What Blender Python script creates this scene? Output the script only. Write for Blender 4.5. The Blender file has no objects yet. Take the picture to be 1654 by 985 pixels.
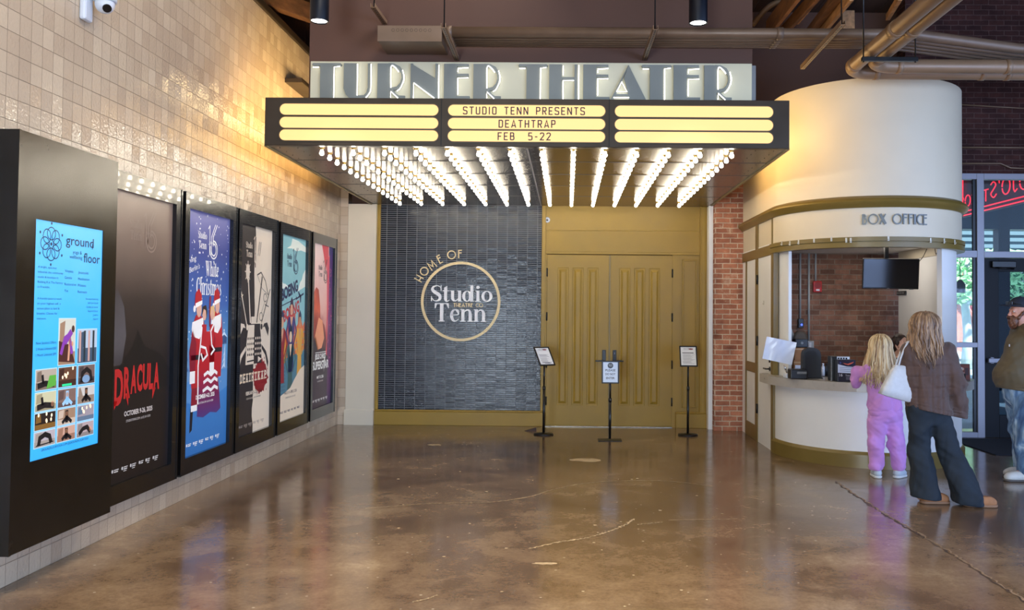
import bpy, bmesh, math, random
import numpy as np
from mathutils import Vector, Matrix
random.seed(7); rng = np.random.default_rng(11)
S = bpy.context.scene
COL = S.collection
PI = math.pi
R = math.radians

# ------------------------------------------------------------------ camera
F, CX, CY, W, H = 1400.0, 898.7, 464.4, 1654.0, 985.0
def cam_axes(yaw, pitch, roll):
    y, p, r = R(yaw), R(pitch), R(roll)
    f = Vector((math.sin(y)*math.cos(p), math.cos(y)*math.cos(p), math.sin(p)))
    x = Vector((math.cos(y), -math.sin(y), 0)); d = f.cross(x)
    return math.cos(r)*x + math.sin(r)*d, -math.sin(r)*x + math.cos(r)*d, f
ax, ad, af = cam_axes(-.725, 1.63, -.522)
cd = bpy.data.cameras.new('camera'); cam = bpy.data.objects.new('camera', cd); COL.objects.link(cam)
cd.sensor_width = 36; cd.lens = F/W*36
cd.shift_x = (W/2-CX)/W; cd.shift_y = (CY-H/2)/W
cd.clip_start = .05; cd.clip_end = 300
m3 = Matrix((ax, -ad, -af)).transposed()
cam.matrix_world = Matrix.Translation((0, 0, 1.62)) @ m3.to_4x4()
S.camera = cam
# ------------------------------------------------------------------ exposure, world, sun, large lights
S.view_settings.view_transform = 'Standard'; S.view_settings.look = 'None'
S.view_settings.exposure = 0.34; S.view_settings.gamma = 1.0; S.view_settings.use_curve_mapping = False
S.cycles.max_bounces = 8; S.cycles.diffuse_bounces = 4; S.cycles.glossy_bounces = 4
S.cycles.transparent_max_bounces = 12
S.cycles.caustics_reflective = False; S.cycles.caustics_refractive = False
S.cycles.sample_clamp_indirect = 4.0
wd = bpy.data.worlds.new('world'); S.world = wd; wd.use_nodes = True
bg = wd.node_tree.nodes['Background']; bg.inputs[0].default_value = (.55, .75, 1.0, 1); bg.inputs[1].default_value = 1.1
def light(name, typ, loc, rot, energy, color, **kw):
    l = bpy.data.lights.new(name, typ); l.energy = energy; l.color = color
    for k, v in kw.items(): setattr(l, k, v)
    o = bpy.data.objects.new(name, l); COL.objects.link(o); o.location = loc; o.rotation_euler = rot
    return o
light('sun', 'SUN', (0, 0, 20), (R(48), 0, R(20)), 9.0, (1, .95, .88), angle=R(1.5))
# daylight from the lobby's glazing behind the viewer and on the right
light('daylight_behind', 'AREA', (8.0, -3.2, 1.3), (R(80), 0, R(34)), 720, (.38, .56, 1.0), shape='RECTANGLE', size=9, size_y=2.2)
light('daylight_window', 'AREA', (-2.2, -5.4, 1.15), (R(92), 0, R(-12)), 480, (.70, .85, 1.0), shape='RECTANGLE', size=1.7, size_y=1.9)
light('daylight_right', 'AREA', (8.6, 4.0, 2.9), (R(86), 0, R(90)), 170, (.34, .50, 1.0), shape='RECTANGLE', size=8, size_y=4.5)

light('lobby_fill', 'AREA', (-.2, 2.2, 5.85), (0, 0, 0), 110, (1, .90, .76), shape='RECTANGLE', size=5.5, size_y=7)  # added overhead fill for general brightness, not a known fixture
light('wall_fill', 'AREA', (-.6, 4.2, 5.8), (0, R(62), 0), 135, (1, .90, .76), shape='RECTANGLE', size=1.2, size_y=9)  # added area light to brighten the left wall, no real washers
light('booth_fill', 'AREA', (3.7, 10.9, 2.46), (0, 0, 0), 7.5, (1, .90, .78), shape='RECTANGLE', size=1.2, size_y=.8)  # added fill to brighten the booth interior, no fixture known there

# ------------------------------------------------------------------ materials
def lin(c):
    c = c/255.0
    return c/12.92 if c <= .04045 else ((c+.055)/1.055)**2.4
def rgb(r, g, b): return (lin(r), lin(g), lin(b), 1)
def nd(nt, typ, ins=None, **props):
    n = nt.nodes.new(typ)
    for k, v in props.items(): setattr(n, k, v)
    for k, v in (ins or {}).items():
        if hasattr(v, 'links') or isinstance(v, bpy.types.NodeSocket): nt.links.new(v, n.inputs[k])
        else: n.inputs[k].default_value = v
    return n
def math_(nt, op, a, b=None, c=None):
    ins = {0: a}
    if b is not None: ins[1] = b
    if c is not None: ins[2] = c
    return nd(nt, 'ShaderNodeMath', ins, operation=op).outputs[0]
def mixc(nt, fac, a, b, blend='MIX'):
    n = nt.nodes.new('ShaderNodeMix'); n.data_type = 'RGBA'; n.blend_type = blend
    for i, v in ((0, fac), (6, a), (7, b)):
        if isinstance(v, bpy.types.NodeSocket): nt.links.new(v, n.inputs[i])
        else: n.inputs[i].default_value = v
    return n.outputs[2]
def ramp(nt, fac, *stops):
    n = nt.nodes.new('ShaderNodeValToRGB'); e = n.color_ramp.elements
    while len(e) < len(stops): e.new(.5)
    for k, (p, c) in enumerate(stops): e[k].position = p; e[k].color = c if len(c) == 4 else (*c, 1)
    nt.links.new(fac, n.inputs[0]); return n.outputs[0]
def newmat(name):
    m = bpy.data.materials.new(name); m.use_nodes = True
    return m, m.node_tree, m.node_tree.nodes['Principled BSDF']
def M(name, c, rough=.5, metal=0., spec=.5, var=0., vs=6., bump=0., bs=60., emis=0., coat=0., sheen=0., stretch=None, ec=None):
    m, nt, b = newmat(name)
    col = rgb(*c)
    b.inputs['Base Color'].default_value = col; b.inputs['Roughness'].default_value = rough
    b.inputs['Metallic'].default_value = metal; b.inputs['Specular IOR Level'].default_value = spec
    b.inputs['Coat Weight'].default_value = coat; b.inputs['Sheen Weight'].default_value = sheen
    if emis:
        b.inputs['Emission Color'].default_value = rgb(*ec) if ec else col; b.inputs['Emission Strength'].default_value = emis
    if var or bump:
        tc = nd(nt, 'ShaderNodeTexCoord').outputs['Object']
        if stretch:
            tc = nd(nt, 'ShaderNodeMapping', {0: tc, 3: stretch}).outputs[0]
        if var:
            n = nd(nt, 'ShaderNodeTexNoise', {'Vector': tc, 'Scale': vs, 'Detail': 4.0})
            lo = tuple(max(0, x*(1-var)) for x in col[:3])+(1,); hi = tuple(min(1, x*(1+var)) for x in col[:3])+(1,)
            nt.links.new(ramp(nt, n.outputs[0], (.3, lo), (.7, hi)), b.inputs['Base Color'])
            rr = nd(nt, 'ShaderNodeMapRange', {0: n.outputs[0], 3: max(0, rough-.08), 4: min(1, rough+.08)})
            nt.links.new(rr.outputs[0], b.inputs['Roughness'])
        if bump:
            n = nd(nt, 'ShaderNodeTexNoise', {'Vector': tc, 'Scale': bs, 'Detail': 3.0})
            bp = nd(nt, 'ShaderNodeBump', {'Strength': bump, 'Distance': .01, 'Height': n.outputs[0]})
            nt.links.new(bp.outputs[0], b.inputs['Normal'])
    return m
def tile_mat(name, ax0, w, h, ca, cb, cg, gw, tilt, rough, wob, wobs, coatv=0., stag=0.):
    """glazed tiles w x h on a wall, laid out along world axis ax0 and z"""
    m, nt, b = newmat(name)
    pos = nd(nt, 'ShaderNodeNewGeometry').outputs['Position']
    sp = nd(nt, 'ShaderNodeSeparateXYZ', {0: pos})
    u = math_(nt, 'DIVIDE', sp.outputs[ax0], w); v = math_(nt, 'DIVIDE', sp.outputs[2], h)
    row = math_(nt, 'FLOOR', v)
    if stag:
        wn = nd(nt, 'ShaderNodeTexWhiteNoise', {'W': row}, noise_dimensions='1D').outputs['Value']
        u = math_(nt, 'ADD', u, math_(nt, 'MULTIPLY', wn, stag))
    cu = math_(nt, 'FLOOR', u); fu = math_(nt, 'FRACT', u); fv = math_(nt, 'FRACT', v)
    eu = math_(nt, 'MULTIPLY', math_(nt, 'MINIMUM', fu, math_(nt, 'SUBTRACT', 1.0, fu)), w)
    ev = math_(nt, 'MULTIPLY', math_(nt, 'MINIMUM', fv, math_(nt, 'SUBTRACT', 1.0, fv)), h)
    d = math_(nt, 'MINIMUM', eu, ev)
    g = nd(nt, 'ShaderNodeMapRange', {0: d, 1: gw*.5, 2: gw}).outputs[0]
    cell = nd(nt, 'ShaderNodeCombineXYZ', {0: cu, 1: row, 2: 3.7}).outputs[0]
    wn = nd(nt, 'ShaderNodeTexWhiteNoise', {'Vector': cell}, noise_dimensions='3D')
    big = nd(nt, 'ShaderNodeTexNoise', {'Vector': pos, 'Scale': 1.3, 'Detail': 2.0}).outputs[0]
    f = math_(nt, 'ADD', math_(nt, 'MULTIPLY', wn.outputs['Value'], .75), math_(nt, 'MULTIPLY', math_(nt, 'SUBTRACT', big, .4), .8))
    col = ramp(nt, f, (0., ca), (.95, cb))
    nt.links.new(mixc(nt, g, cg, col), b.inputs['Base Color'])
    nt.links.new(nd(nt, 'ShaderNodeMapRange', {0: g, 3: .7, 4: rough}).outputs[0], b.inputs['Roughness'])
    nrm = nd(nt, 'ShaderNodeNewGeometry').outputs['Normal']
    t = nd(nt, 'ShaderNodeVectorMath', {0: wn.outputs['Color'], 1: (.5, .5, .5)}, operation='SUBTRACT').outputs[0]
    t = nd(nt, 'ShaderNodeVectorMath', {0: t, 1: tilt}, operation='MULTIPLY').outputs[0]
    n2 = nd(nt, 'ShaderNodeVectorMath', {0: nrm, 1: t}, operation='ADD').outputs[0]
    n2 = nd(nt, 'ShaderNodeVectorMath', {0: n2}, operation='NORMALIZE').outputs[0]
    wv = nd(nt, 'ShaderNodeTexNoise', {'Vector': pos, 'Scale': wobs, 'Detail': 2.0}).outputs[0]
    hh = math_(nt, 'ADD', math_(nt, 'MULTIPLY', wv, 1.0), math_(nt, 'MULTIPLY', g, .5))
    bp = nd(nt, 'ShaderNodeBump', {'Strength': wob, 'Distance': .004, 'Height': hh, 'Normal': n2})
    nt.links.new(bp.outputs[0], b.inputs['Normal'])
    b.inputs['Coat Weight'].default_value = coatv
    if ax0 == 0 and h < .05: b.inputs['Specular IOR Level'].default_value = .2
    return m
def brick_mat(name, c1, c2, mortar, dirt=.5):
    m, nt, b = newmat(name)
    pos = nd(nt, 'ShaderNodeNewGeometry').outputs['Position']
    sp = nd(nt, 'ShaderNodeSeparateXYZ', {0: pos})
    wob = nd(nt, 'ShaderNodeTexNoise', {'Vector': pos, 'Scale': 9.0, 'Detail': 3.0})
    u = math_(nt, 'ADD', math_(nt, 'ADD', sp.outputs[0], sp.outputs[1]), math_(nt, 'MULTIPLY', wob.outputs[0], .014))
    v = math_(nt, 'ADD', sp.outputs[2], math_(nt, 'MULTIPLY', wob.outputs[0], .012))
    vec = nd(nt, 'ShaderNodeCombineXYZ', {0: u, 1: v}).outputs[0]
    br = nd(nt, 'ShaderNodeTexBrick', {'Vector': vec, 'Color1': c1, 'Color2': c2, 'Mortar': mortar, 'Scale': 1.0, 'Mortar Size': .008,
                                      'Mortar Smooth': .35, 'Bias': -.1, 'Brick Width': .205, 'Row Height': .0705})
    n = nd(nt, 'ShaderNodeTexNoise', {'Vector': pos, 'Scale': 4.5, 'Detail': 6.0, 'Roughness': .7})
    n2 = nd(nt, 'ShaderNodeTexNoise', {'Vector': pos, 'Scale': 45.0, 'Detail': 4.0})
    col = mixc(nt, 1.0, br.outputs[0], ramp(nt, n.outputs[0], (.3, (.55, .5, .5)), (.55, (1, 1, 1)), (.75, (1.25, 1.2, 1.15))), 'MULTIPLY')
    pt = ramp(nt, n.outputs[0], (.59, (0, 0, 0)), (.68, (dirt, dirt, dirt)))
    col = mixc(nt, pt, col, mortar)
    nt.links.new(col, b.inputs['Base Color']); b.inputs['Roughness'].default_value = .85; b.inputs['Specular IOR Level'].default_value = .25
    hgt = math_(nt, 'ADD', math_(nt, 'MULTIPLY', br.outputs[1], -1.0), math_(nt, 'MULTIPLY', n2.outputs[0], .5))
    nt.links.new(nd(nt, 'ShaderNodeBump', {'Strength': .8, 'Distance': .012, 'Height': hgt}).outputs[0], b.inputs['Normal'])
    return m
def floor_mat():
    m, nt, b = newmat('polished_concrete')
    pos = nd(nt, 'ShaderNodeNewGeometry').outputs['Position']
    n1 = nd(nt, 'ShaderNodeTexNoise', {'Vector': pos, 'Scale': .55, 'Detail': 5.0, 'Roughness': .6, 'Distortion': .8}).outputs[0]
    n2 = nd(nt, 'ShaderNodeTexNoise', {'Vector': pos, 'Scale': 3.2, 'Detail': 8.0, 'Roughness': .72, 'Distortion': .4}).outputs[0]
    n3 = nd(nt, 'ShaderNodeTexNoise', {'Vector': pos, 'Scale': 38.0, 'Detail': 5.0, 'Roughness': .7}).outputs[0]
    f = math_(nt, 'ADD', math_(nt, 'MULTIPLY', n1, .6), math_(nt, 'ADD', math_(nt, 'MULTIPLY', n2, .45), math_(nt, 'MULTIPLY', math_(nt, 'SUBTRACT', n3, .5), .22)))
    col = ramp(nt, f, (.36, rgb(86, 66, 50)), (.5, rgb(114, 91, 69)), (.62, rgb(142, 117, 90)), (.74, rgb(170, 147, 116)))
    vo = nd(nt, 'ShaderNodeTexVoronoi', {'Vector': pos, 'Scale': 7.0, 'Randomness': 1.0}).outputs['Distance']
    sp = ramp(nt, math_(nt, 'SUBTRACT', vo, math_(nt, 'MULTIPLY', n2, .09)), (.0, (1, 1, 1)), (.02, (0, 0, 0)))
    col = mixc(nt, math_(nt, 'MULTIPLY', sp, .6), col, rgb(205, 190, 165))
    nt.links.new(col, b.inputs['Base Color'])
    nt.links.new(nd(nt, 'ShaderNodeMapRange', {0: n2, 1: .3, 2: .7, 3: .10, 4: .22}).outputs[0], b.inputs['Roughness'])
    b.inputs['Specular IOR Level'].default_value = .8
    hb = math_(nt, 'ADD', math_(nt, 'MULTIPLY', n2, .5), math_(nt, 'MULTIPLY', n3, .12))
    nt.links.new(nd(nt, 'ShaderNodeBump', {'Strength': .12, 'Distance': .01, 'Height': hb}).outputs[0], b.inputs['Normal'])
    return m
def emit(name, c, k, k2=None):
    m, nt, b = newmat(name)
    b.inputs['Base Color'].default_value = rgb(*c); b.inputs['Roughness'].default_value = .4
    b.inputs['Emission Color'].default_value = k2 if k2 else rgb(*c); b.inputs['Emission Strength'].default_value = k
    return m
def glass_mat(name='clear_glass', tint=(.93, .97, 1.0)):
    m = bpy.data.materials.new(name); m.use_nodes = True; nt = m.node_tree; nt.nodes.clear()
    fr = nd(nt, 'ShaderNodeFresnel', {'IOR': 1.2}).outputs[0]
    t = nd(nt, 'ShaderNodeBsdfTransparent', {0: (*tint, 1)}).outputs[0]
    g = nd(nt, 'ShaderNodeBsdfGlossy', {'Color': (1, 1, 1, 1), 'Roughness': .02}).outputs[0]
    mx = nd(nt, 'ShaderNodeMixShader', {0: fr, 1: t, 2: g}).outputs[0]
    nd(nt, 'ShaderNodeOutputMaterial', {0: mx}); return m

MT = dict(
    tile=tile_mat('cream_glazed_tile', 1, .112, .129, rgb(188, 167, 142), rgb(208, 189, 162), rgb(142, 124, 102), .0024, (0, .13, .13), .12, .95, 48.),
    tile_x=tile_mat('cream_glazed_tile_pier', 0, .112, .129, rgb(188, 167, 142), rgb(208, 189, 162), rgb(142, 124, 102), .0024, (.13, 0, .13), .13, .8, 30.),
    navy=tile_mat('dark_finger_tile', 0, .1445, .0305, rgb(13, 15, 20), rgb(32, 36, 44), rgb(124, 124, 126), .0046, (.015, 0, .06), .19, .4, 34., 0.),
    brick=brick_mat('red_brick', rgb(198, 132, 104), rgb(154, 98, 78), rgb(214, 194, 172)),
    brick_in=brick_mat('brown_brick', rgb(150, 108, 90), rgb(108, 78, 66), rgb(146, 126, 112), .3),
    brick_dk=brick_mat('dark_brick', rgb(70, 40, 36), rgb(52, 30, 30), rgb(86, 64, 60), .1),
    brick_out=brick_mat('street_brick', rgb(186, 120, 100), rgb(165, 100, 84), rgb(200, 170, 150), .1),
    floor=floor_mat(),
    gold=M('antique_gold_paint', (154, 121, 40), .42, spec=.35, var=.06, vs=3),
    gold_shaded=M('shaded_gold_paint', (120, 100, 48), .34, var=.06, vs=3),  # same paint as gold, darkened to stand for dimmer light on the booth
    cream=M('cream_paint', (218, 205, 180), .45, var=.03, vs=2),
    white=M('white_paint', (240, 239, 236), .5, var=.03, vs=2),
    brown=M('brown_wall_paint', (90, 60, 46), .7, var=.1, vs=1.5),
    bronze=M('dark_bronze_metal', (62, 52, 41), .34, .4, var=.08, vs=4),
    steel=None,
    black=M('black_satin_metal', (16, 16, 17), .34, .2),
    blackgl=M('black_gloss_frame', (14, 14, 15), .2, .0, var=.1, vs=3, bump=.05, bs=9, coat=.4),
    blackpl=M('black_plastic', (22, 22, 24), .42),
    grey=M('grey_plastic', (120, 122, 124), .5),
    galv=M('painted_conduit', (116, 94, 76), .42, .2, var=.1, vs=5),
    pipe=M('tan_pipe_paint', (140, 112, 86), .4, .15, var=.1, vs=3),
    conduit=M('galvanised_conduit', (168, 170, 172), .4, .1),
    wood=M('rough_timber', (122, 82, 52), .75, var=.35, vs=3, stretch=(6, .6, 6), bump=.3, bs=20),
    wood2=M('pale_timber', (190, 142, 98), .75, var=.3, vs=3, stretch=(6, .6, 6)),
    alu=M('grey_aluminium_frame', (138, 136, 144), .4, .3),
    counter=M('stone_grey_counter', (176, 170, 162), .3, var=.05, vs=12),
    glass=glass_mat(), dglass=glass_mat('tinted_door_glass', (.34, .42, .5)),
    wbulb=emit('lit_bulb_glass', (255, 246, 226), 27, (1, .90, .72, 1)),
    panel=emit('lit_marquee_panel', (150, 132, 92), 1.0, (1.08, .545, .185, 1)),
    panel_end=emit('lit_marquee_end_panel', (255, 236, 160), 1.0, (3.5, 2.15, .76, 1)),
    neonw=emit('white_neon', (255, 250, 240), 2.6, (1, .98, .93, 1)),
    neonr=emit('red_neon', (200, 40, 50), 1.15, (1, .025, .05, 1)),
    lamp=emit('lamp_lens', (255, 250, 240), 6, (1, .97, .9, 1)),
    signpanel=M('sign_panel_paint', (214, 206, 174), .45, var=.04, vs=2),
    letter=M('slate_letter_paint', (122, 126, 120), .4, var=.06, vs=4),
    skin=M('skin', (230, 184, 162), .5, var=.06, vs=12),
    paper=M('white_paper', (226, 230, 240), .55),
)
def brushed():
    m, nt, b = newmat('brushed_soffit_metal')
    pos = nd(nt, 'ShaderNodeNewGeometry').outputs['Position']
    mp = nd(nt, 'ShaderNodeMapping', {0: pos, 3: (.6, 30, 1)}).outputs[0]
    n = nd(nt, 'ShaderNodeTexNoise', {'Vector': mp, 'Scale': 6.0, 'Detail': 4.0}).outputs[0]
    nt.links.new(ramp(nt, n, (.2, rgb(128, 114, 102)), (.8, rgb(142, 128, 114))), b.inputs['Base Color'])
    b.inputs['Metallic'].default_value = 1.0; b.inputs['Roughness'].default_value = .24
    b.inputs['Anisotropic'].default_value = .7; nt.links.new(nd(nt, 'ShaderNodeCombineXYZ', {0: 0., 1: 1., 2: 0.}).outputs[0], b.inputs['Tangent'])
    nt.links.new(nd(nt, 'ShaderNodeBump', {'Strength': .02, 'Distance': .002, 'Height': n}).outputs[0], b.inputs['Normal'])
    return m
MT['steel'] = brushed()

# ------------------------------------------------------------------ object helpers
WL = {}
def empty(name, loc, label=None, cat=None, group=None, rz=0.):
    o = bpy.data.objects.new(name, None); COL.objects.link(o); o.location = loc; o.rotation_euler = (0, 0, rz)
    o.empty_display_size = .1
    WL[o.name] = Vector(loc)
    return tag(o, label, cat, group)
def tag(o, label=None, cat=None, group=None, kind=None):
    if label: o['label'] = label
    if cat: o['category'] = cat
    if group: o['group'] = group
    if kind: o['kind'] = kind
    return o
class MB:
    """collects solids, then links them as ONE mesh object"""
    def __init__(s): s.bm = bmesh.new(); s.mi = 0; s.sm = False
    def mat(s, i): s.mi = i; return s
    def smooth(s, v=True): s.sm = v; return s
    def _fin(s, faces):
        for f in faces: f.material_index = s.mi; f.smooth = s.sm
    def mesh(s, verts, faces):
        vs = [s.bm.verts.new(v) for v in verts]
        out = []
        for f in faces:
            try: out.append(s.bm.faces.new([vs[i] for i in f]))
            except ValueError: pass
        s._fin(out); return vs
    def box(s, x0, x1, y0, y1, z0, z1, bev=0., mtx=None, seg=2):
        c = Matrix.Translation(((x0+x1)/2, (y0+y1)/2, (z0+z1)/2)) @ Matrix.Diagonal((abs(x1-x0), abs(y1-y0), abs(z1-z0), 1))
        if mtx is not None: c = mtx @ c
        r = bmesh.ops.create_cube(s.bm, size=1, matrix=c); vs = r['verts']
        fs = set(f for v in vs for f in v.link_faces)
        if bev:
            es = list(set(e for v in vs for e in v.link_edges))
            b = bmesh.ops.bevel(s.bm, geom=es, offset=bev, segments=seg, affect='EDGES', profile=.5)
            fs = set(f for f in fs if f.is_valid) | set(b['faces'])
        s._fin(fs); return s
    def cyl(s, p0, p1, r0, r1=None, n=20, caps=True):
        p0, p1 = Vector(p0), Vector(p1); r1 = r0 if r1 is None else r1
        d = (p1-p0).normalized(); a = d.orthogonal().normalized(); b = d.cross(a)
        vs = []
        for p, r in ((p0, r0), (p1, r1)):
            vs += [p+r*(math.cos(2*PI*k/n)*a+math.sin(2*PI*k/n)*b) for k in range(n)]
        fs = [(k, (k+1) % n, n+(k+1) % n, n+k) for k in range(n)]
        sm = s.sm; s.sm = True; v = s.mesh(vs, fs); s.sm = sm
        if caps:
            f = [s.bm.faces.new(v[:n][::-1]), s.bm.faces.new(v[n:])]; s._fin(f)
        return s
    def tube(s, pts, r, n=8, closed=False, caps=True, up=None):
        P = [Vector(p) for p in pts]; m = len(P); rr = r if hasattr(r, '__len__') else [r]*m
        rings = []; a = None
        for i in range(m):
            if closed: t = P[(i+1) % m]-P[i-1]
            else: t = P[min(i+1, m-1)]-P[max(i-1, 0)]
            t = t.normalized() if t.length > 1e-9 else Vector((0, 0, 1))
            a = t.orthogonal().normalized() if a is None else (a-t*a.dot(t)).normalized()
            b = t.cross(a)
            rings.append([P[i]+rr[i]*(math.cos(2*PI*k/n)*a+math.sin(2*PI*k/n)*b) for k in range(n)])
        vs = [v for q in rings for v in q]; fs = []
        for i in range(m if closed else m-1):
            j = (i+1) % m
            for k in range(n): fs.append((i*n+k, i*n+(k+1) % n, j*n+(k+1) % n, j*n+k))
        sm = s.sm; s.sm = True; v = s.mesh(vs, fs); s.sm = sm
        if caps and not closed:
            try: s._fin([s.bm.faces.new(v[:n][::-1]), s.bm.faces.new(v[-n:])])
            except ValueError: pass
        return s
    def lathe(s, prof, c=(0, 0, 0), n=24, mtx=None):
        """prof: (r, z) from bottom up, around z at c"""
        vs = []; c = Vector(c)
        for r, z in prof:
            for k in range(n):
                p = Vector((r*math.cos(2*PI*k/n), r*math.sin(2*PI*k/n), z))
                vs.append((mtx @ p if mtx is not None else p)+c)
        fs = [(i*n+k, i*n+(k+1) % n, (i+1)*n+(k+1) % n, (i+1)*n+k) for i in range(len(prof)-1) for k in range(n)]
        sm = s.sm; s.sm = True; v = s.mesh(vs, fs); s.sm = sm
        for ring, rv in ((v[:n], True), (v[-n:], False)):
            if (ring[0].co-ring[n//2].co).length > 1e-5: s._fin([s.bm.faces.new(ring[::-1] if rv else ring)])
        return s
    def ball(s, c, r, mtx=None, u=16, v=10):
        q = Matrix.Translation(c) @ (mtx if mtx is not None else Matrix.Identity(4)) @ Matrix.Diagonal((r, r, r, 1) if not hasattr(r, '__len__') else (*r, 1))
        rr = bmesh.ops.create_uvsphere(s.bm, u_segments=u, v_segments=v, radius=1, matrix=q)
        sm = s.sm; s.sm = True; s._fin(set(f for w in rr['verts'] for f in w.link_faces)); s.sm = sm; return s
    def prism(s, pts, o, u, v, t):
        """flat outline pts in the frame (o, u, v), given thickness t along u x v (front face at +t)"""
        o, u, v = Vector(o), Vector(u), Vector(v); n = u.cross(v).normalized()
        a = sum(pts[i][0]*pts[(i+1) % len(pts)][1]-pts[(i+1) % len(pts)][0]*pts[i][1] for i in range(len(pts)))
        if a < 0: pts = pts[::-1]
        k = len(pts)
        base = [o+u*p[0]+v*p[1] for p in pts]
        if t == 0:
            s.mesh(base, [tuple(range(k))]); return s
        vs = base+[p+n*t for p in base]
        s.mesh(vs, [tuple(range(k))[::-1], tuple(range(k, 2*k))]+[(i, (i+1) % k, k+(i+1) % k, k+i) for i in range(k)])
        return s
    def strip(s, L, Rr, o, u, v, t, closed=False):
        """ribbon between two outlines (for rings and letter strokes)"""
        o, u, v = Vector(o), Vector(u), Vector(v); n = u.cross(v).normalized()
        f = lambda p, h: o+u*p[0]+v*p[1]+n*h
        m = len(L); vs = []
        for h in ((0, t) if t else (0,)): vs += [f(p, h) for p in L]+[f(p, h) for p in Rr]
        fs = []; rg = range(m if closed else m-1)
        T = 2*m if t else 0
        for i in rg:
            j = (i+1) % m
            fs.append((T+i, T+j, T+m+j, T+m+i))
            if t:
                fs += [(i, m+i, m+j, j), (i, j, T+j, T+i), (m+i, T+m+i, T+m+j, m+j)]
        if t and not closed: fs += [(0, T, T+m, m), (m-1, 2*m-1, T+2*m-1, T+m-1)]
        s.mesh(vs, fs); return s
    def build(s, name, mats, parent=None, world=True, autosmooth=None):
        me = bpy.data.meshes.new(name)
        bmesh.ops.recalc_face_normals(s.bm, faces=s.bm.faces)
        s.bm.to_mesh(me); s.bm.free()
        return link(name, me, mats, parent, world)
def link(name, me, mats, parent=None, world=True):
    for m in (mats if isinstance(mats, (list, tuple)) else [mats]): me.materials.append(m)
    o = bpy.data.objects.new(name, me); COL.objects.link(o)
    off = Vector((0, 0, 0))
    if parent is not None:
        o.parent = parent
        q = parent
        while q is not None: off += q.location; q = q.parent
        if world: me.transform(Matrix.Translation(-off))
    return o
def struct(name, mb, m, parent=None):
    o = mb.build(name, m, parent)
    if parent is None: o['kind'] = 'structure'
    return o
def box(*a, **k): return MB().box(*a, **k)
def copy_tree(o, parent=None):
    c = o.copy(); COL.objects.link(c)
    if parent is not None: c.parent = parent
    for ch in list(o.children): copy_tree(ch, c)
    return c
def ray(px, py):
    return (ax*((px-CX)/F)+ad*((py-CY)/F)+af)
def onY(px, py, Y): d = ray(px, py); return Vector((0, 0, 1.62))+d*(Y/d.y)
def onX(px, py, X): d = ray(px, py); return Vector((0, 0, 1.62))+d*(X/d.x)
def onZ(px, py, Z): d = ray(px, py); return Vector((0, 0, 1.62))+d*((Z-1.62)/d.z)
def spline(pts, n=8, closed=False):
    P = [np.array(p, float) for p in pts]; m = len(P); out = []
    for i in range(m if closed else m-1):
        if closed: a, b, c, d = P[i-1], P[i], P[(i+1) % m], P[(i+2) % m]
        else: a, b, c, d = P[max(i-1, 0)], P[i], P[i+1], P[min(i+2, m-1)]
        for k in range(n):
            t = k/n
            out.append(.5*((2*b)+(c-a)*t+(2*a-5*b+4*c-d)*t*t+(3*b-a-3*c+d)*t**3))
    if not closed: out.append(P[-1])
    return out
# ------------------------------------------------------------------ lettering and flat artwork
_tc = {}
def text_geo(body, off=0.):
    """built-in font outlines as (verts, faces, width, height of capitals)"""
    key = (body, off)
    if key in _tc: return _tc[key]
    cu = bpy.data.curves.new('t', 'FONT'); cu.body = body; cu.size = 1; cu.resolution_u = 3; cu.offset = off
    ob = bpy.data.objects.new('t', cu); COL.objects.link(ob)
    dg = bpy.context.evaluated_depsgraph_get()
    me = bpy.data.meshes.new_from_object(ob.evaluated_get(dg))
    vs = [(v.co.x, v.co.y) for v in me.vertices]; fs = [tuple(p.vertices) for p in me.polygons]
    bpy.data.objects.remove(ob); bpy.data.curves.remove(cu); bpy.data.meshes.remove(me)
    x0 = min((v[0] for v in vs), default=0); x1 = max((v[0] for v in vs), default=1)
    _tc[key] = ([(v[0]-x0, v[1]) for v in vs], fs, x1-x0)
    return _tc[key]
def rib(pts, w, closed=False):
    P = [np.array(p, float) for p in pts]; m = len(P); ww = w if hasattr(w, '__len__') else [w]*m
    if len(ww) != m: ww = np.interp(np.linspace(0, 1, m), np.linspace(0, 1, len(ww)), ww)
    L, Q = [], []
    for i in range(m):
        if closed: t0 = P[i]-P[i-1]; t1 = P[(i+1) % m]-P[i]
        else: t0 = P[i]-P[max(i-1, 0)]; t1 = P[min(i+1, m-1)]-P[i]
        if np.linalg.norm(t0) < 1e-9: t0 = t1
        if np.linalg.norm(t1) < 1e-9: t1 = t0
        n0 = np.array((-t0[1], t0[0]))/np.linalg.norm(t0); n1 = np.array((-t1[1], t1[0]))/np.linalg.norm(t1)
        n = n0+n1; l = np.linalg.norm(n); n = n0 if l < 1e-6 else n/l
        k = ww[i]/2/max(.45, abs(n@n0))
        L.append(tuple(P[i]+n*k)); Q.append(tuple(P[i]-n*k))
    return ('s', L, Q, closed)
def poly(*pts): return ('p', list(pts))
def rect(x0, x1, y0, y1): return ('p', [(x0, y0), (x1, y0), (x1, y1), (x0, y1)])
def arc(cx, cy, rx, ry, a0, a1, n=20):
    return [(cx+rx*math.cos(R(a0+(a1-a0)*k/n)), cy+ry*math.sin(R(a0+(a1-a0)*k/n))) for k in range(n+1)]
def disc(cx, cy, rx, ry=None, n=24, rot=0):
    ry = rx if ry is None else ry; c, s = math.cos(R(rot)), math.sin(R(rot))
    return ('p', [(cx+c*a-s*b, cy+s*a+c*b) for a, b in ((rx*math.cos(2*PI*k/n), ry*math.sin(2*PI*k/n)) for k in range(n))])
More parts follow.
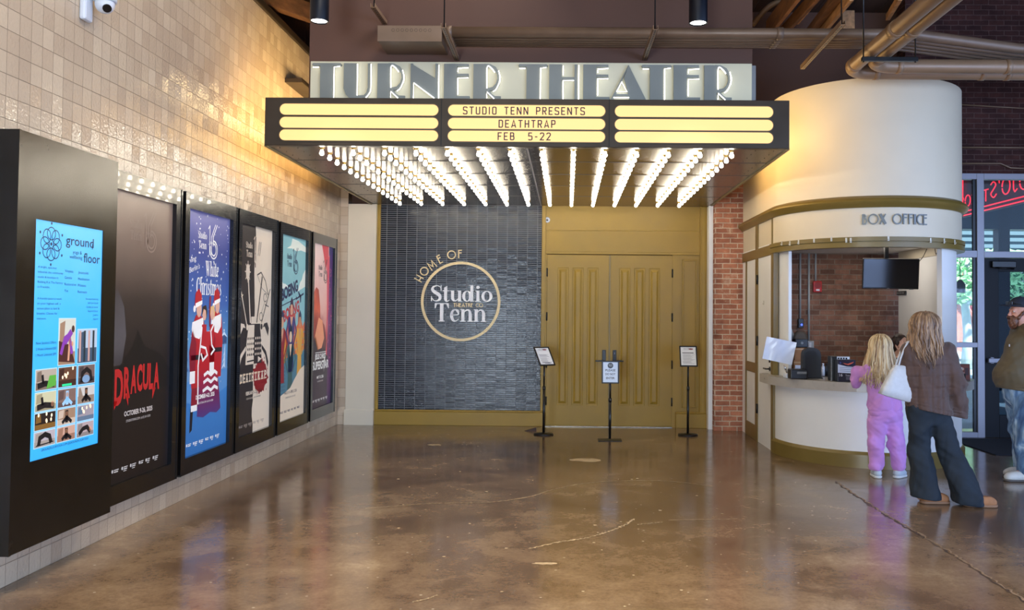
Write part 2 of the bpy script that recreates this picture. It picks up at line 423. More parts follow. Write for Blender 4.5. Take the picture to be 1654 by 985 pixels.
def ring(cx, cy, rx, ry, w, n=32):
    """elliptic ring; w(angle) -> stroke width"""
    L, Q = [], []
    for k in range(n):
        a = 2*PI*k/n; ww = w(a) if callable(w) else w
        d = np.array((math.cos(a), math.sin(a))); L.append((cx+(rx+ww/2)*d[0], cy+(ry+ww/2)*d[1])); Q.append((cx+(rx-ww/2)*d[0], cy+(ry-ww/2)*d[1]))
    return ('s', L, Q, True)
contrast = lambda thick, thin: (lambda a: thin+(thick-thin)*abs(math.cos(a))**1.5)
def _sp(pts, n=6): return [tuple(p) for p in spline(pts, n)]
# a high-contrast serif (cap height 1, x height .68)
def _bowl(cx, cy, rx, ry): return ring(cx, cy, rx, ry, contrast(.18, .05))
def _arch(x0, x1):   # thin join rising out of a stem, thick right leg
    return [rib(_sp([(x0, .46), (x0+.06, .58), ((x0+x1)/2+.02, .645), (x1-.04, .58), (x1, .40), (x1, .2), (x1, 0)]), [.04, .06, .08, .13, .18, .18, .18]),
            rect(x1-.16, x1+.16, 0, .045)]
def _stem(x, y0, y1, w=.18): return rect(x-w/2, x+w/2, y0, y1)
def _foot(x, w=.32): return rect(x-w/2, x+w/2, 0, .045)
def _flag(x, y): return poly((x-.09, y), (x-.20, y-.03), (x-.20, y-.07), (x-.09, y-.07))
SERIF = {
 'S': (.72, [rib(_sp([(.64, .76), (.58, .9), (.40, .965), (.20, .9), (.13, .74), (.24, .6), (.42, .48), (.57, .35), (.58, .16), (.42, .035), (.22, .06), (.08, .24)]), [.03, .05, .05, .1, .17, .2, .21, .2, .17, .08, .05, .03]),
              rect(.62, .67, .66, 1.0), rect(.05, .10, 0, .33)]),
 't': (.42, [_stem(.17, .12, .86), poly((.08, .86), (.26, .86), (.26, .95)), rect(.01, .40, .63, .68), rib(_sp([(.17, .14), (.22, .03), (.32, .03), (.40, .10)]), [.18, .12, .06, .03])]),
 'u': (.70, [rib([(.14, .68), (.14, .3), (.15, .16), (.22, .06), (.32, .04), (.44, .12), (.50, .24)], [.18, .18, .17, .12, .07, .05, .04]), rect(0, .14, .635, .68), _stem(.56, 0, .68), rect(.42, .56, .635, .68), rect(.56, .72, 0, .045)]),
 'd': (.72, [_bowl(.28, .335, .20, .31), _stem(.56, 0, 1.02), rect(.40, .56, .975, 1.02), rect(.56, .72, 0, .045)]),
 'i': (.36, [_stem(.18, 0, .68), _foot(.18), rect(.03, .18, .635, .68), disc(.18, .88, .10)]),
 'o': (.68, [_bowl(.33, .335, .24, .31)]),
 'e': (.60, [rib(_sp([(.10, .36), (.34, .37), (.50, .40), (.46, .58), (.32, .65), (.17, .57), (.11, .34), (.19, .1), (.35, .03), (.52, .15)]), [.045, .045, .06, .16, .05, .12, .18, .15, .06, .03])]),
 'n': (.74, [_stem(.14, 0, .68), _foot(.14), rect(0, .14, .635, .68)]+_arch(.2, .56)),
 'm': (1.1, [_stem(.14, 0, .68), _foot(.14), rect(0, .14, .635, .68)]+_arch(.2, .55)+_arch(.61, .94)),
 'h': (.74, [_stem(.14, 0, 1.02), _foot(.14), rect(0, .14, .975, 1.02)]+_arch(.2, .56)),
 'r': (.54, [_stem(.14, 0, .68), _foot(.14), rect(0, .14, .635, .68), rib(_sp([(.2, .42), (.28, .58), (.4, .63), (.46, .58)]), [.04, .08, .13, .16])]),
 'a': (.64, [_bowl(.23, .2, .13, .17), rib(_sp([(.1, .52), (.16, .62), (.3, .65), (.42, .55), (.43, .3), (.44, .08), (.52, .02), (.6, .06)]), [.14, .08, .06, .14, .18, .18, .1, .04])]),
 's': (.54, [rib(_sp([(.44, .5), (.38, .62), (.26, .65), (.14, .56), (.2, .42), (.36, .3), (.44, .16), (.3, .03), (.14, .05), (.06, .18)]), [.03, .05, .05, .13, .15, .15, .14, .06, .05, .03])]),
 'T': (.86, [_stem(.43, 0, 1, .2), rect(.26, .60, 0, .05), rect(.04, .82, .95, 1), poly((.02, .72), (.06, .72), (.16, .95), (.02, .97)), poly((.84, .72), (.80, .72), (.70, .95), (.84, .97))]),
 'C': (.84, [rib(_sp([(.74, .68), (.68, .86), (.5, .965), (.27, .9), (.14, .7), (.12, .5), (.14, .28), (.28, .09), (.5, .035), (.68, .12), (.76, .3)]), [.03, .05, .05, .12, .19, .2, .19, .12, .05, .05, .03]), rect(.72, .77, .64, 1)]),
 'W': (1.24, [poly((.06, 1), (.28, 1), (.50, .0), (.42, .0)), poly((.56, .9), (.62, .9), (.50, 0), (.42, 0)), poly((.46, 1), (.68, 1), (.92, 0), (.84, 0)), poly((1.10, 1), (1.15, 1), (.92, 0), (.84, 0)), rect(0, .36, .955, 1), rect(.42, .76, .955, 1), rect(.98, 1.26, .955, 1)]),
 'H': (.95, [_stem(.2, 0, 1), _stem(.74, 0, 1), rect(.2, .74, .48, .53), rect(.04, .36, 0, .05), rect(.04, .36, .95, 1), rect(.58, .90, 0, .05), rect(.58, .9, .95, 1)]),
 ' ': (.34, []),
}
# thin geometric deco strokes
def deco(w):
    g = {
     'H': (.62, [rib([(.06, 0), (.06, 1)], w), rib([(.54, 0), (.54, 1)], w), rib([(.06, .34), (.54, .34)], w)]),
     'O': (1.0, [ring(.5, .5, .47, .47, w)]),
     'M': (.86, [rib([(.05, 0), (.12, 1), (.43, .3), (.74, 1), (.81, 0)], w)]),
     'E': (.5, [rib([(.46, .03), (.06, .03), (.06, .97), (.46, .97)], w), rib([(.06, .66), (.42, .66)], w)]),
     'F': (.5, [rib([(.06, 0), (.06, .97), (.46, .97)], w), rib([(.06, .66), (.42, .66)], w)]),
     'B': (.52, [rib([(.06, 0), (.06, 1)], w*1.5), rib([(.06, .97), (.24, .95), (.34, .82), (.24, .66), (.06, .62)], w), rib([(.06, .62), (.32, .58), (.45, .32), (.32, .06), (.06, .03)], w)]),
     'X': (.7, [rib([(.08, 1), (.62, 0)], w*2.2), rib([(.62, 1), (.06, 0)], w)]),
     'I': (.22, [rib([(.1, 0), (.1, 1)], w*2.2)]),
     'C': (.66, [rib(arc(.5, .5, .46, .47, 62, 298), w)]),
     'T': (.6, [rib([(0, .97), (.6, .97)], w), rib([(.3, 0), (.3, 1)], w)]),
     'A': (.7, [rib([(.03, 0), (.35, 1), (.67, 0)], w), rib([(.14, .3), (.56, .3)], w)]),
     'R': (.58, [rib([(.06, 0), (.06, 1)], w), rib([(.06, .97), (.34, .95), (.46, .76), (.34, .56), (.06, .54)], w), rib([(.24, .54), (.54, 0)], w)]),
     'S': (.5, [rib(_sp([(.44, .86), (.26, .97), (.08, .82), (.14, .62), (.36, .46), (.44, .22), (.26, .03), (.04, .14)]), w)]),
     'J': (.5, [rib(_sp([(.4, 1), (.4, .5), (.38, .12), (.22, .02), (.06, .16)]), w)]),
     "'": (.16, [rib([(.08, 1), (.06, .78)], w)]),
     ' ': (.45, [])}
    return g
def put(mb, pieces, xf, o, u, v, t):
    for i, p in enumerate(pieces):
        if t and i: t += .0004
        if p[0] == 'p': mb.prism([xf(*q) for q in p[1]], o, u, v, t)
        else: mb.strip([xf(*q) for q in p[1]], [xf(*q) for q in p[2]], o, u, v, t, p[3])
def word_w(font, s, sx=1, gap=.06): return sum((font[c][0]+gap)*sx for c in s)-gap*sx
def word(mb, font, s, x, y, h, o, u, v, t, sx=1., gap=.06, skew=0., align=0.):
    x -= word_w(font, s, sx*h, gap)*align
    for c in s:
        w, pc = font[c]
        put(mb, pc, lambda a, b, x=x: (x+a*h*sx+skew*b*h, y+b*h), o, u, v, t); x += (w+gap)*h*sx
    return x
class Art(MB):
    """flat printed artwork on a panel: origin o, width axis u, height axis v (metres), layers stacked .5 mm apart"""
    def __init__(s, o, u, v, sx=1., sy=1.):
        super().__init__(); s.o, s.u, s.v = Vector(o), Vector(u), Vector(v); s.n = s.u.cross(s.v).normalized()
        s.mats = []; s.sx, s.sy = sx, sy
    def _m(s, m):
        if m not in s.mats: s.mats.append(m)
        s.mi = s.mats.index(m)
    def _o(s, lay): return s.o+s.n*(.0006*lay)
    def add(s, pieces, m, lay=1):
        s._m(m); put(s, pieces, lambda a, b: (a*s.sx, b*s.sy), s._o(lay), s.u, s.v, 0)
        return s
    def poly(s, pts, m, lay=1): return s.add([('p', list(pts))], m, lay)
    def rect(s, x0, x1, y0, y1, m, lay=1): return s.add([rect(x0, x1, y0, y1)], m, lay)
    def disc(s, cx, cy, rx, ry, m, lay=1, rot=0, n=18): return s.add([disc(cx, cy, rx, ry, n, rot)], m, lay)
    def line(s, pts, w, m, lay=1, closed=False):
        s._m(m); P = [(a*s.sx, b*s.sy) for a, b in pts]
        q = rib(P, w, closed); s.strip(q[1], q[2], s._o(lay), s.u, s.v, 0, closed); return s
    def text(s, body, x, y, h, m, lay=3, align=.5, width=None, skew=0., rot=0., sq=1., b=0.):
        """x, y in art units; h = cap height in metres; width (metres) squeezes the line"""
        s._m(m); vs, fs, w = text_geo(body, b); k = h/.69
        kx = (width/w) if width else k*sq
        X, Y = x*s.sx-align*kx*w, y*s.sy; c, sn = math.cos(R(rot)), math.sin(R(rot)); o = s._o(lay)
        out = []
        for a, e in vs:
            p, q = a*kx+skew*e*k, e*k
            px, py = (p-align*kx*w, q)
            out.append(o+s.u*(x*s.sx+c*px-sn*py)+s.v*(Y+sn*px+c*py))
        s.mesh(out, fs); return s
    def serif(s, body, x, y, h, m, lay=3, align=.5, sx=1., skew=0., gap=.04):
        s._m(m); word(s, SERIF, body, x*s.sx, y*s.sy, h, s._o(lay), s.u, s.v, 0, sx, gap, skew, align); return s
    def done(s, name, parent): return s.build(name, s.mats, parent)
_ink = {}
def ink(r, g, b, glow=.0, rough=.35):
    k = (r, g, b, glow)
    if k not in _ink: _ink[k] = M('print_%02x%02x%02x' % (r, g, b), (r, g, b), rough, emis=glow)
    return _ink[k]
# ================================================================== the setting
TOPZ = 6.0
struct('floor', box(-4.2, 9.2, -6, 12.6, -.12, 0), MT['floor'])
jm = MB()
def ragged(mb, pts, w, seed, z=.0015, n=30):
    r = random.Random(seed); P = [np.array(p, float) for p in spline(pts, n)]
    P = [p+np.array((r.uniform(-1, 1), r.uniform(-1, 1)))*w*.8 for p in P]
    q = rib([tuple(p) for p in P], [w*r.uniform(.35, 1.5) for _ in P])
    mb.strip(q[1], q[2], (0, 0, z), (1, 0, 0), (0, 1, 0), 0)
ragged(jm, [(2.63, 8.45), (2.61, 7.2), (2.645, 6.0), (2.63, 5.0), (2.63, 3.2)], .017, 1)
fl = bpy.data.objects['floor']
MT['filler'] = M('joint_filler', (150, 126, 100), .5, var=.3, vs=30)
MT['joint'] = M('dark_joint', (72, 56, 44), .6, var=.2, vs=20)
jd = MB(); ragged(jd, [(2.615, 8.5), (2.60, 7.2), (2.63, 6.0), (2.615, 5.0), (2.61, 3.2)], .02, 5, .0008)
jd.build('joint_edge', MT['joint'], fl)
jm.build('expansion_joint', MT['filler'], fl)
cm = MB()
for pts, w, sd in (([(590, 821), (700, 813), (790, 811), (855, 802), (900, 789), (960, 779), (1060, 776), (1150, 785)], .007, 2),
                   ([(855, 886), (905, 875), (950, 868), (1000, 852), (1025, 838)], .012, 3), ([(1030, 847), (1070, 843)], .008, 4),
                   ([(667, 972), (690, 967), (706, 961)], .006, 6), ([(1080, 840), (1190, 838)], .005, 7)):
    ragged(cm, [tuple(onZ(x, y, 0))[:2] for x, y in pts], w, sd)
def patch(mb, x0, x1, y0, y1, seed, z=.0012):
    r = random.Random(seed); a, b = onZ(x0, (y0+y1)/2, 0), onZ(x1, (y0+y1)/2, 0); c0, c1 = onZ((x0+x1)/2, y1, 0), onZ((x0+x1)/2, y0, 0)
    mb.prism([((a.x+b.x)/2+(b.x-a.x)/2*math.cos(t)*r.uniform(.7, 1.1), (c0.y+c1.y)/2+(c1.y-c0.y)/2*math.sin(t)*r.uniform(.6, 1.1)) for t in (2*PI*k/18 for k in range(18))], (0, 0, z), (1, 0, 0), (0, 1, 0), 0)
patch(cm, 917, 976, 740, 746, 3); patch(cm, 690, 715, 717, 720, 4); patch(cm, 857, 901, 908, 912, 5)
for k in range(46):
    x = random.uniform(560, 1250); y = random.uniform(760, 980); w = random.uniform(2, 6)
    patch(cm, x, x+w, y, y+w*.28, 20+k)
cm.build('worn_marks', M('worn_floor_marks', (196, 172, 134), .45, var=.25, vs=25), fl)

struct('wall_left', box(-3.5, -3.25, -6, 12.3, 0, 4.79), MT['tile'])
struct('trim_1', MB().box(-3.56, -3.215, -6, 12.3, 4.79, 4.87, .012), MT['bronze'])
struct('wall_left_upper', box(-4.1, -3.85, -6, 12.5, 4.6, TOPZ), MT['brown'])
struct('trim_2', MB().box(-3.85, -3.56, -6, 12.5, 4.87, 5.02), M('tan_beam_paint', (150, 124, 94), .6, var=.1, vs=2))
struct('pillar_tile', box(-3.25, -3.135, 12.3, 12.5, 0, 4.79), MT['tile_x'])
struct('pillar_white', box(-3.135, -2.735, 12.3, 12.5, 0, 3.14), MT['cream'])
struct('baseboard_back', MB().box(-3.15, -2.735, 12.28, 12.301, 0, .2, 0).box(-3.15, -2.735, 12.286, 12.301, .2, .215), MT['cream'])
struct('wall_back', MB().box(-3.9, 5.2, 12.5, 12.7, 0, TOPZ), MT['brown'])
struct('wall_brick', box(2.05, 4.9, 12.08, 12.5, 0, 3.9), MT['brick'])
struct('trim_3', MB().box(1.985, 2.045, 12.19, 12.5, 0, 3.14, .004), MT['white'])
# ceiling: boards running into the depth between timber joists
ce = MB()
for k in range(30): ce.box(-4.1+k*.45, -4.1+k*.45+.44, -6, 12.7, TOPZ, TOPZ+.05)
struct('ceiling', ce, M('brown_ceiling_boards', (62, 42, 32), .75, var=.3, vs=2, stretch=(3, .4, 1)))
struct('wall_rear', MB().box(-4.1, 9.2, -6.2, -6.0, 0, 1.0).box(-4.1, 9.2, -6.2, -6.0, 5.4, TOPZ), MT['brown'])
struct('wall_right', MB().box(9.2, 9.4, -6, 11.8, 0, .6).box(9.2, 9.4, -6, 11.8, 5.2, TOPZ).box(9.2, 9.4, 8.2, 11.8, .6, 5.2), MT['brick_dk'])
# ------------------------------------------------ gold entrance surround (part of the building)
YG = 12.40
g = MB()
g.box(-2.735, -2.688, YG-.03, 12.5, .215, 3.145, .006)               # left stile of the tile panel
g.box(-2.735, -.30, YG-.06, 12.5, 0, .19, .004).box(-2.735, -.33, YG-.045, 12.5, .19, .215, .008)
g.box(-.372, -.315, YG-.03, 12.5, .215, 3.145, .006)
struct('trim_4', g, MT['gold'])
g = MB()
g.box(-.315, 1.886, YG-.005, 12.5, 2.80, 3.145).box(-.315, 1.886, YG-.005, 12.5, 2.475, 2.795)
g.box(-.315, 1.886, YG-.012, YG, 2.79, 2.803, .003)
g.box(-.315, 1.886, YG-.03, YG, 2.452, 2.49, .006)
g.box(-.315, -.295, YG-.018, 12.5, 0, 2.46).box(1.50, 1.605, YG-.018, 12.5, 0, 2.46)
g.box(1.886, 1.985, YG-.045, 12.5, .215, 3.145, .006).box(1.905, 1.965, YG-.055, YG, .215, 3.145, .006)
g.box(1.605, 1.886, YG-.005, 12.5, 0, 2.46)
g.box(1.55, 1.985, YG-.075, 12.5, 0, .2, .004).box(1.55, 1.985, YG-.06, 12.5, .2, .225, .008)
for a, b, c, d in ((1.64, 1.662, .28, 2.39), (1.828, 1.85, .28, 2.39), (1.64, 1.85, .28, .302), (1.64, 1.85, 2.368, 2.39)):
    g.box(a, b, YG-.022, YG, c, d, .005)
struct('trim_5', g, MT['gold'])
struct('wall_tiled_panel', box(-2.69, -.37, YG, 12.5, .21, 3.145), MT['navy'])

# double door
dr = empty('double_door', (.605, YG-.01, 0), 'pair of closed gold painted panelled doors under the marquee', 'door')
for sx in (0, 1):
    x0 = -.293 if sx == 0 else .607; x1 = x0+.893
    lf = MB().box(x0, x1, YG-.012, YG+.03, .012, 2.445, .003).build('door_leaf', MT['gold'], dr)
    for k in range(3):
        px = x0+(.155 if sx == 0 else .135)+k*.212
        pm = MB(); pm.box(px, px+.155, YG-.013, YG, .30, 2.26)
        # raised panel: bevelled field inside a sunk moulding
        z0, z1 = .30, 2.26; a, b = px, px+.155; y = YG-.013
        o_ = [(a, y-.004, z0), (b, y-.004, z0), (b, y-.004, z1), (a, y-.004, z1)]
        i_ = [(a+.014, y+.004, z0+.014), (b-.014, y+.004, z0+.014), (b-.014, y+.004, z1-.014), (a+.014, y+.004, z1-.014)]
        f_ = [(a+.05, y-.014, z0+.06), (b-.05, y-.014, z0+.06), (b-.05, y-.014, z1-.06), (a+.05, y-.014, z1-.06)]
        vs = o_+i_+f_
        pm.mesh(vs, [(q, (q+1) % 4, 4+(q+1) % 4, 4+q) for q in range(4)]+[(4+q, 4+(q+1) % 4, 8+(q+1) % 4, 8+q) for q in range(4)]+[(8, 9, 10, 11)])
        pm.build('door_panel', MT['gold'], lf)
    hx = .605-.075 if sx == 0 else .605+.075
    h = MB().box(hx-.026, hx+.026, YG-.032, YG-.012, .865, 1.09, .004)
    s_ = -1 if sx == 0 else 1
    h.cyl((hx, YG-.03, .935), (hx, YG-.075, .935), .011).box(min(hx, hx+s_*.125), max(hx, hx+s_*.125), YG-.085, YG-.068, .926, .946, .004)
    if sx: h.cyl((hx, YG-.034, 1.045), (hx, YG-.03, 1.045), .013)
    ho = h.build('lever_handle', MT['black'], lf)
    if sx: MB().box(hx-.004, hx+.004, YG-.037, YG-.033, 1.03, 1.055).build('keyhole', MT['alu'], ho)
    ex = x0-.004 if sx == 0 else x1-.008
    for z in (.3, .83, 1.50, 2.13): MB().cyl((ex+.006, YG-.02, z), (ex+.006, YG-.02, z+.12), .011, n=10).build('hinge', MT['black'], lf)
MB().box(.594, .615, YG-.024, YG-.011, .02, 2.44, .003).build('astragal', MT['gold_shaded'], dr)
struct('trim_6', MB().box(-.3, 1.5, YG-.075, 12.5, 0, .012, .004), M('steel_threshold', (190, 182, 166), .25, .8))
# small round sticker on the gold board above the doors
p = onY(884, 355, YG-.01)
st = MB(); st.cyl((p.x, YG-.0065, p.z), (p.x, YG-.0045, p.z), .04, n=28).mat(1); st.strip(*rib(arc(0, 0, .034, .034, 0, 360, 28), .004)[1:3], (p.x, YG-.0072, p.z), (1, 0, 0), (0, 0, 1), 0)
st.prism([(-.014, -.016), (.014, -.016), (.018, .006), (-.018, .006)], (p.x, YG-.0072, p.z), (1, 0, 0), (0, 0, 1), 0)
st.prism([(-.012, .011), (.012, .011), (.012, .017), (-.012, .017)], (p.x, YG-.0072, p.z), (1, 0, 0), (0, 0, 1), 0)
tag(st.build('round_sticker', [MT['paper'], MT['black']]), 'small round white sticker on gold board above the doors', 'sticker')

# dark brick wall over the storefront, right of the box office
YS = 11.73
struct('wall_right_back', box(4.56, 9.2, YS, YS+.3, 3.54, TOPZ), MT['brick_dk'])
# ================================================================== box office booth
BX, BY, BA, BB = 3.5, 10.3, 1.06, 1.10
def plan(off, th0=180, th1=0, yl=None, yr=None, n=40):
    """plan outline pushed out by off: left side, curved front, right side"""
    P = []
    if yl is not None: P.append((BX-BA-off, yl))
    for k in range(n+1):
        t = R(th0+(th1-th0)*k/n); P.append((BX+(BA+off)*math.cos(t), BY-(BB+off)*math.sin(t)))
    if yr is not None: P.append((BX+BA+off, yr))
    return P
def sweep(mb, prof, th0=180, th1=0, yl=None, yr=None, n=40):
    """prof: closed list of (off, z) carried along the plan"""
    rings = [plan(o, th0, th1, yl, yr, n) for o, z in prof]; m = len(rings[0]); k = len(prof)
    vs = [(rings[j][i][0], rings[j][i][1], prof[j][1]) for i in range(m) for j in range(k)]
    fs = [(i*k+j, i*k+(j+1) % k, (i+1)*k+(j+1) % k, (i+1)*k+j) for i in range(m-1) for j in range(k)]
    fs += [tuple(range(k))[::-1], tuple((m-1)*k+j for j in range(k))]
    mb.mesh(vs, fs); return mb
def bar(o0, o1, z0, z1): return [(o1, z0), (o1, z1), (o0, z1), (o0, z0)]
bo = empty('box_office', (BX, 9.6, 0), 'rounded cream box office booth with gold bands and open ticket window', 'ticket booth')
YW = 12.08
def smoothflat(o, ang=35):
    o.data.shade_smooth() if hasattr(o.data, 'shade_smooth') else None
    try: o.data.set_sharp_from_angle(angle=R(ang))
    except Exception: pass
    return o
smoothflat(sweep(MB(), bar(-.06, 0, 2.87, 4.16), yl=YW, yr=YS).build('upper_drum', MT['cream'], bo))
smoothflat(sweep(MB(), bar(-.06, -.004, 2.44, 2.80), yl=YW, yr=YS).build('frieze', MT['cream'], bo))
smoothflat(sweep(MB(), [(-.01, 2.765), (.018, 2.765), (.03, 2.785), (.055, 2.80), (.07, 2.83), (.055, 2.862), (.03, 2.872), (.012, 2.89), (-.01, 2.89)], yl=YW, yr=YS).build('cornice', MT['gold_shaded'], bo), 50)
smoothflat(sweep(MB(), [(-.07, 2.343), (.026, 2.343), (.026, 2.396), (.016, 2.399), (.016, 2.405), (.03, 2.408), (.03, 2.452), (-.07, 2.452)], yl=10.37, yr=YS).build('gold_band', MT['gold_shaded'], bo), 30)
smoothflat(sweep(MB(), bar(-.10, -.071, 2.35, 2.47), yl=10.37, yr=YS).build('inner_header', MT['cream'], bo))
smoothflat(sweep(MB(), bar(-.07, -.012, 0, .81), yl=10.36, yr=YS).build('counter_wall', MT['white'], bo))
smoothflat(sweep(MB(), [(-.02, 0), (.02, 0), (.02, .14), (-.002, .172), (-.02, .172)], yl=10.30, yr=YS).build('base_trim', MT['gold_shaded'], bo), 30)
smoothflat(sweep(MB(), bar(-.10, -.06, .9, 2.345), 180, 163, yl=10.36, n=10).build('jamb', MT['white'], bo))
smoothflat(sweep(MB(), bar(-.10, -.06, .9, 2.345), 56, 0, yr=YS, n=24).build('jamb', MT['white'], bo))
smoothflat(sweep(MB(), bar(-.115, -.055, .9, 2.345), 56.5, 53.5, n=3).build('jamb_edge', MT['white'], bo))
X0 = BX-BA
# straight left side: gold stiles, fixed panel and flush door
def side(y0, y1, z0, z1, d=.02, m='gold_shaded', name='stile', par=bo, off=0.):
    return MB().box(X0-d-off, X0+.05, y0, y1, z0, z1, .003).build(name, MT[m], par)
side(10.25, 10.37, 0, 2.40, .012, name='mullion')
side(11.10, 11.235, 0, 2.78, .012)
side(10.33, 10.37, 2.45, 2.78, .01)
side(11.79, 11.86, 0, 2.44, .010)
side(11.235, 11.79, 0, .19, .010, name='bottom_rail'); side(11.235, 11.79, .86, .99, .010, name='middle_rail')
side(10.37, 12.06, 2.33, 2.452, .014, name='top_rail')
side(11.235, 11.79, .19, .86, -.004, 'cream', 'side_panel'); side(11.235, 11.79, .99, 2.33, -.004, 'cream', 'side_panel')
side(11.86, 12.08, 0, 2.44, -.012, 'gold', 'side_panel')
sd = side(10.375, 11.095, .03, 2.325, -.002, 'cream', 'staff_door')
for z in (.36, 1.22, 2.0): MB().cyl((X0-.016, 11.098, z), (X0-.016, 11.098, z+.12), .013, n=10).build('hinge', MT['black'], sd)
h = MB().cyl((X0-.004, 10.44, .965), (X0-.012, 10.44, .965), .027).cyl((X0-.01, 10.44, .965), (X0-.055, 10.44, .965), .009).box(X0-.064, X0-.046, 10.43, 10.56, .956, .974, .005)
h.build('lever_handle', MT['black'], sd)
MB().cyl((X0-.004, 10.44, 1.06), (X0-.016, 10.44, 1.06), .02).build('deadbolt', MT['black'], sd)
MB().box(X0+.05, BX+BA-.06, 10.3, YW, 2.47, 2.52).build('inner_ceiling', MT['white'], bo)
MB().box(X0+.0, X0+.05, 10.37, YW, 0, 2.47).build('inner_wall', MT['white'], bo)
# curved lettering
lm = MB(); s = "BOX OFFICE"; g = deco(.12); h_ = .108
tw = word_w(g, s, h_, .10) ; a0 = math.atan2(BY-9.27, 3.137-BX)
# arc length along the front, starting at the pixel of the B
x_s = 3.140; th = 180-math.degrees(math.acos(max(-1, min(1, (BX-x_s)/BA)))); th = math.degrees(math.acos((x_s-BX)/BA))
wtot = 0
for c in s:
    w, pc = g[c]; w_ = w*h_*.93
    dth = math.degrees(w_/1.08); tm = R(th-dth/2)
    nx, ny = math.cos(tm), -math.sin(tm)
    o = Vector((BX+(BA+.0)*math.cos(tm), BY-(BB+.0)*math.sin(tm), 2.585)); u = Vector((math.sin(tm), math.cos(tm)*-1, 0)); u = Vector((-ny, nx, 0))
    put(lm, pc, lambda a, b: (a*h_*.93-w_/2, b*h_), o, u, Vector((0, 0, 1)), .014)
    th -= dth+math.degrees(.0105/1.08)
lm.build('lettering', M('brushed_grey_letters', (112, 114, 112), .4, .3), bo)
# office interior brick and floor stay part of the building; the room-side lining
struct('wall_booth_back', box(2.47, 4.62, YW-.012, YW, 0, 2.6), MT['brick_in'])

# ---------------------------------------------------------------- service counter (a slab of its own)
ct = MB()
outer = [(BX-BA-.115, 10.50)]+plan(.115, 180, 0)+[(BX+BA+.115, 10.50), (BX+BA-.02, 10.62), (BX+BA-.13, 10.62)]
inner = [(BX+.62*math.cos(R(t)), BY+.25-.80*math.sin(R(t))) for t in range(0, 181, 10)]
pts = outer+inner+[(BX-BA+.03, 10.6), (BX-BA-.05, 10.57)]
ct.prism([(x, y) for x, y in pts], (0, 0, .81), (1, 0, 0), (0, 1, 0), .097)
o = ct.build('service_counter', MT['counter'])
tag(o, 'curved grey stone counter wrapping around the ticket window', 'counter')

# clear adhesive hooks along the gold band
hk = MB().box(-.010, .010, -.004, 0, -.026, .026, .002).tube([(0, -.004, -.012), (0, -.016, -.018), (0, -.017, -.004)], .003, 6)
hko = None
MT['clearpl'] = M('clear_plastic_hook', (214, 210, 198), .2)
HP = [(1263, 393), (1276, 393), (1290, 391), (1315, 388), (1343, 386), (1367, 388), (1374, 388), (1435, 385), (1503, 388), (1525, 389), (1542, 391)]
def on_band(px, py, off=.032):
    d = ray(px, py); best = None
    for k in range(0, 1801):
        t = R(180-k/10); x, y = BX+(BA+off)*math.cos(t), BY-(BB+off)*math.sin(t)
        e = abs(x/y-d.x/d.y)
        if best is None or e < best[0]-1e-9:
            if y < 10.3 and (best is None or e < best[0]): best = (e, t, x, y)
    e, t, x, y = best
    return Vector((x, y, 1.62+d.z*(y/d.y))), t
for k, (px, py) in enumerate(HP):
    p, t = on_band(px, py)
    if hko is None:
        hko = hk.build('adhesive_hook', MT['clearpl']); o = hko
    else:
        o = hko.copy(); COL.objects.link(o)
    o.location = p; o.rotation_euler = (0, 0, PI/2-t)
    w = ['first', 'second', 'third', 'fourth', 'fifth', 'sixth', 'seventh', 'eighth', 'ninth', 'tenth', 'eleventh'][k]
    tag(o, 'clear adhesive hook on the gold band over the ticket window, %s from the left' % w, 'hook', 'adhesive hooks on the gold band')
o = hko.copy(); COL.objects.link(o); o.location = onX(1234, 489, X0-.001)+Vector((0, 0, 0)); o.rotation_euler = (0, 0, -PI/2)
tag(o, 'clear adhesive hook on the cream side door of the box office', 'hook'); o.pop('group', None)

# ================================================================== storefront glazing and street
st = empty('window_1', (5.05, YS, 0)); st['kind'] = 'structure'
al = MB()
for a, b in ((4.56, 4.66), (5.495, 5.59)): al.box(a, b, YS-.05, YS+.05, 0, 3.54, .004)
for a, b in ((0, .07), (1.2, 1.268), (2.405, 2.5), (3.46, 3.54)): al.box(4.66, 5.495, YS-.05, YS+.05, a, b, .004)
al.build('window_frame', MT['alu'], st)
for a, b in ((.07, 1.2), (1.268, 2.405), (2.5, 3.46)):
    MB().box(4.66, 5.495, YS-.008, YS+.008, a, b).build('pane', MT['glass'], st)
gk = MB()
for a, b in ((.07, 1.2), (1.268, 2.405), (2.5, 3.46)):
    gk.box(5.455, 5.495, YS-.02, YS+.02, a, b)
gk.build('gasket', MT['black'], st)
st = empty('window_2', (6.3, YS, 2.4)); st['kind'] = 'structure'
al = MB(); al.box(5.59, 9.2, YS-.05, YS+.05, 3.46, 3.54, .004).box(5.59, 9.2, YS-.05, YS+.05, 2.405, 2.49, .004)
for a in (7.35, 9.1): al.box(a, a+.1, YS-.05, YS+.05, 0, 3.54, .004)
al.build('window_frame', MT['alu'], st)
MB().box(5.59, 9.2, YS-.008, YS+.008, 2.49, 3.46).build('pane', MT['glass'], st)
MB().box(7.45, 9.1, YS-.008, YS+.008, 0, 2.405).build('pane', MT['glass'], st)
dd = empty('door_1', (6.2, YS, 0)); dd['kind'] = 'structure'
dm = MB()
dm.box(5.59, 5.79, YS-.03, YS+.03, 0, 2.4, .004).box(7.12, 7.35, YS-.03, YS+.03, 0, 2.4, .004).box(6.36, 6.52, YS-.03, YS+.03, 0, 2.4, .004)
dm.box(5.79, 7.12, YS-.03, YS+.03, 2.22, 2.4, .004).box(5.79, 7.12, YS-.03, YS+.03, 0, .30, .004)
dm.build('door_frame', M('black_door_frame', (14, 16, 22), .5, spec=.2), dd)
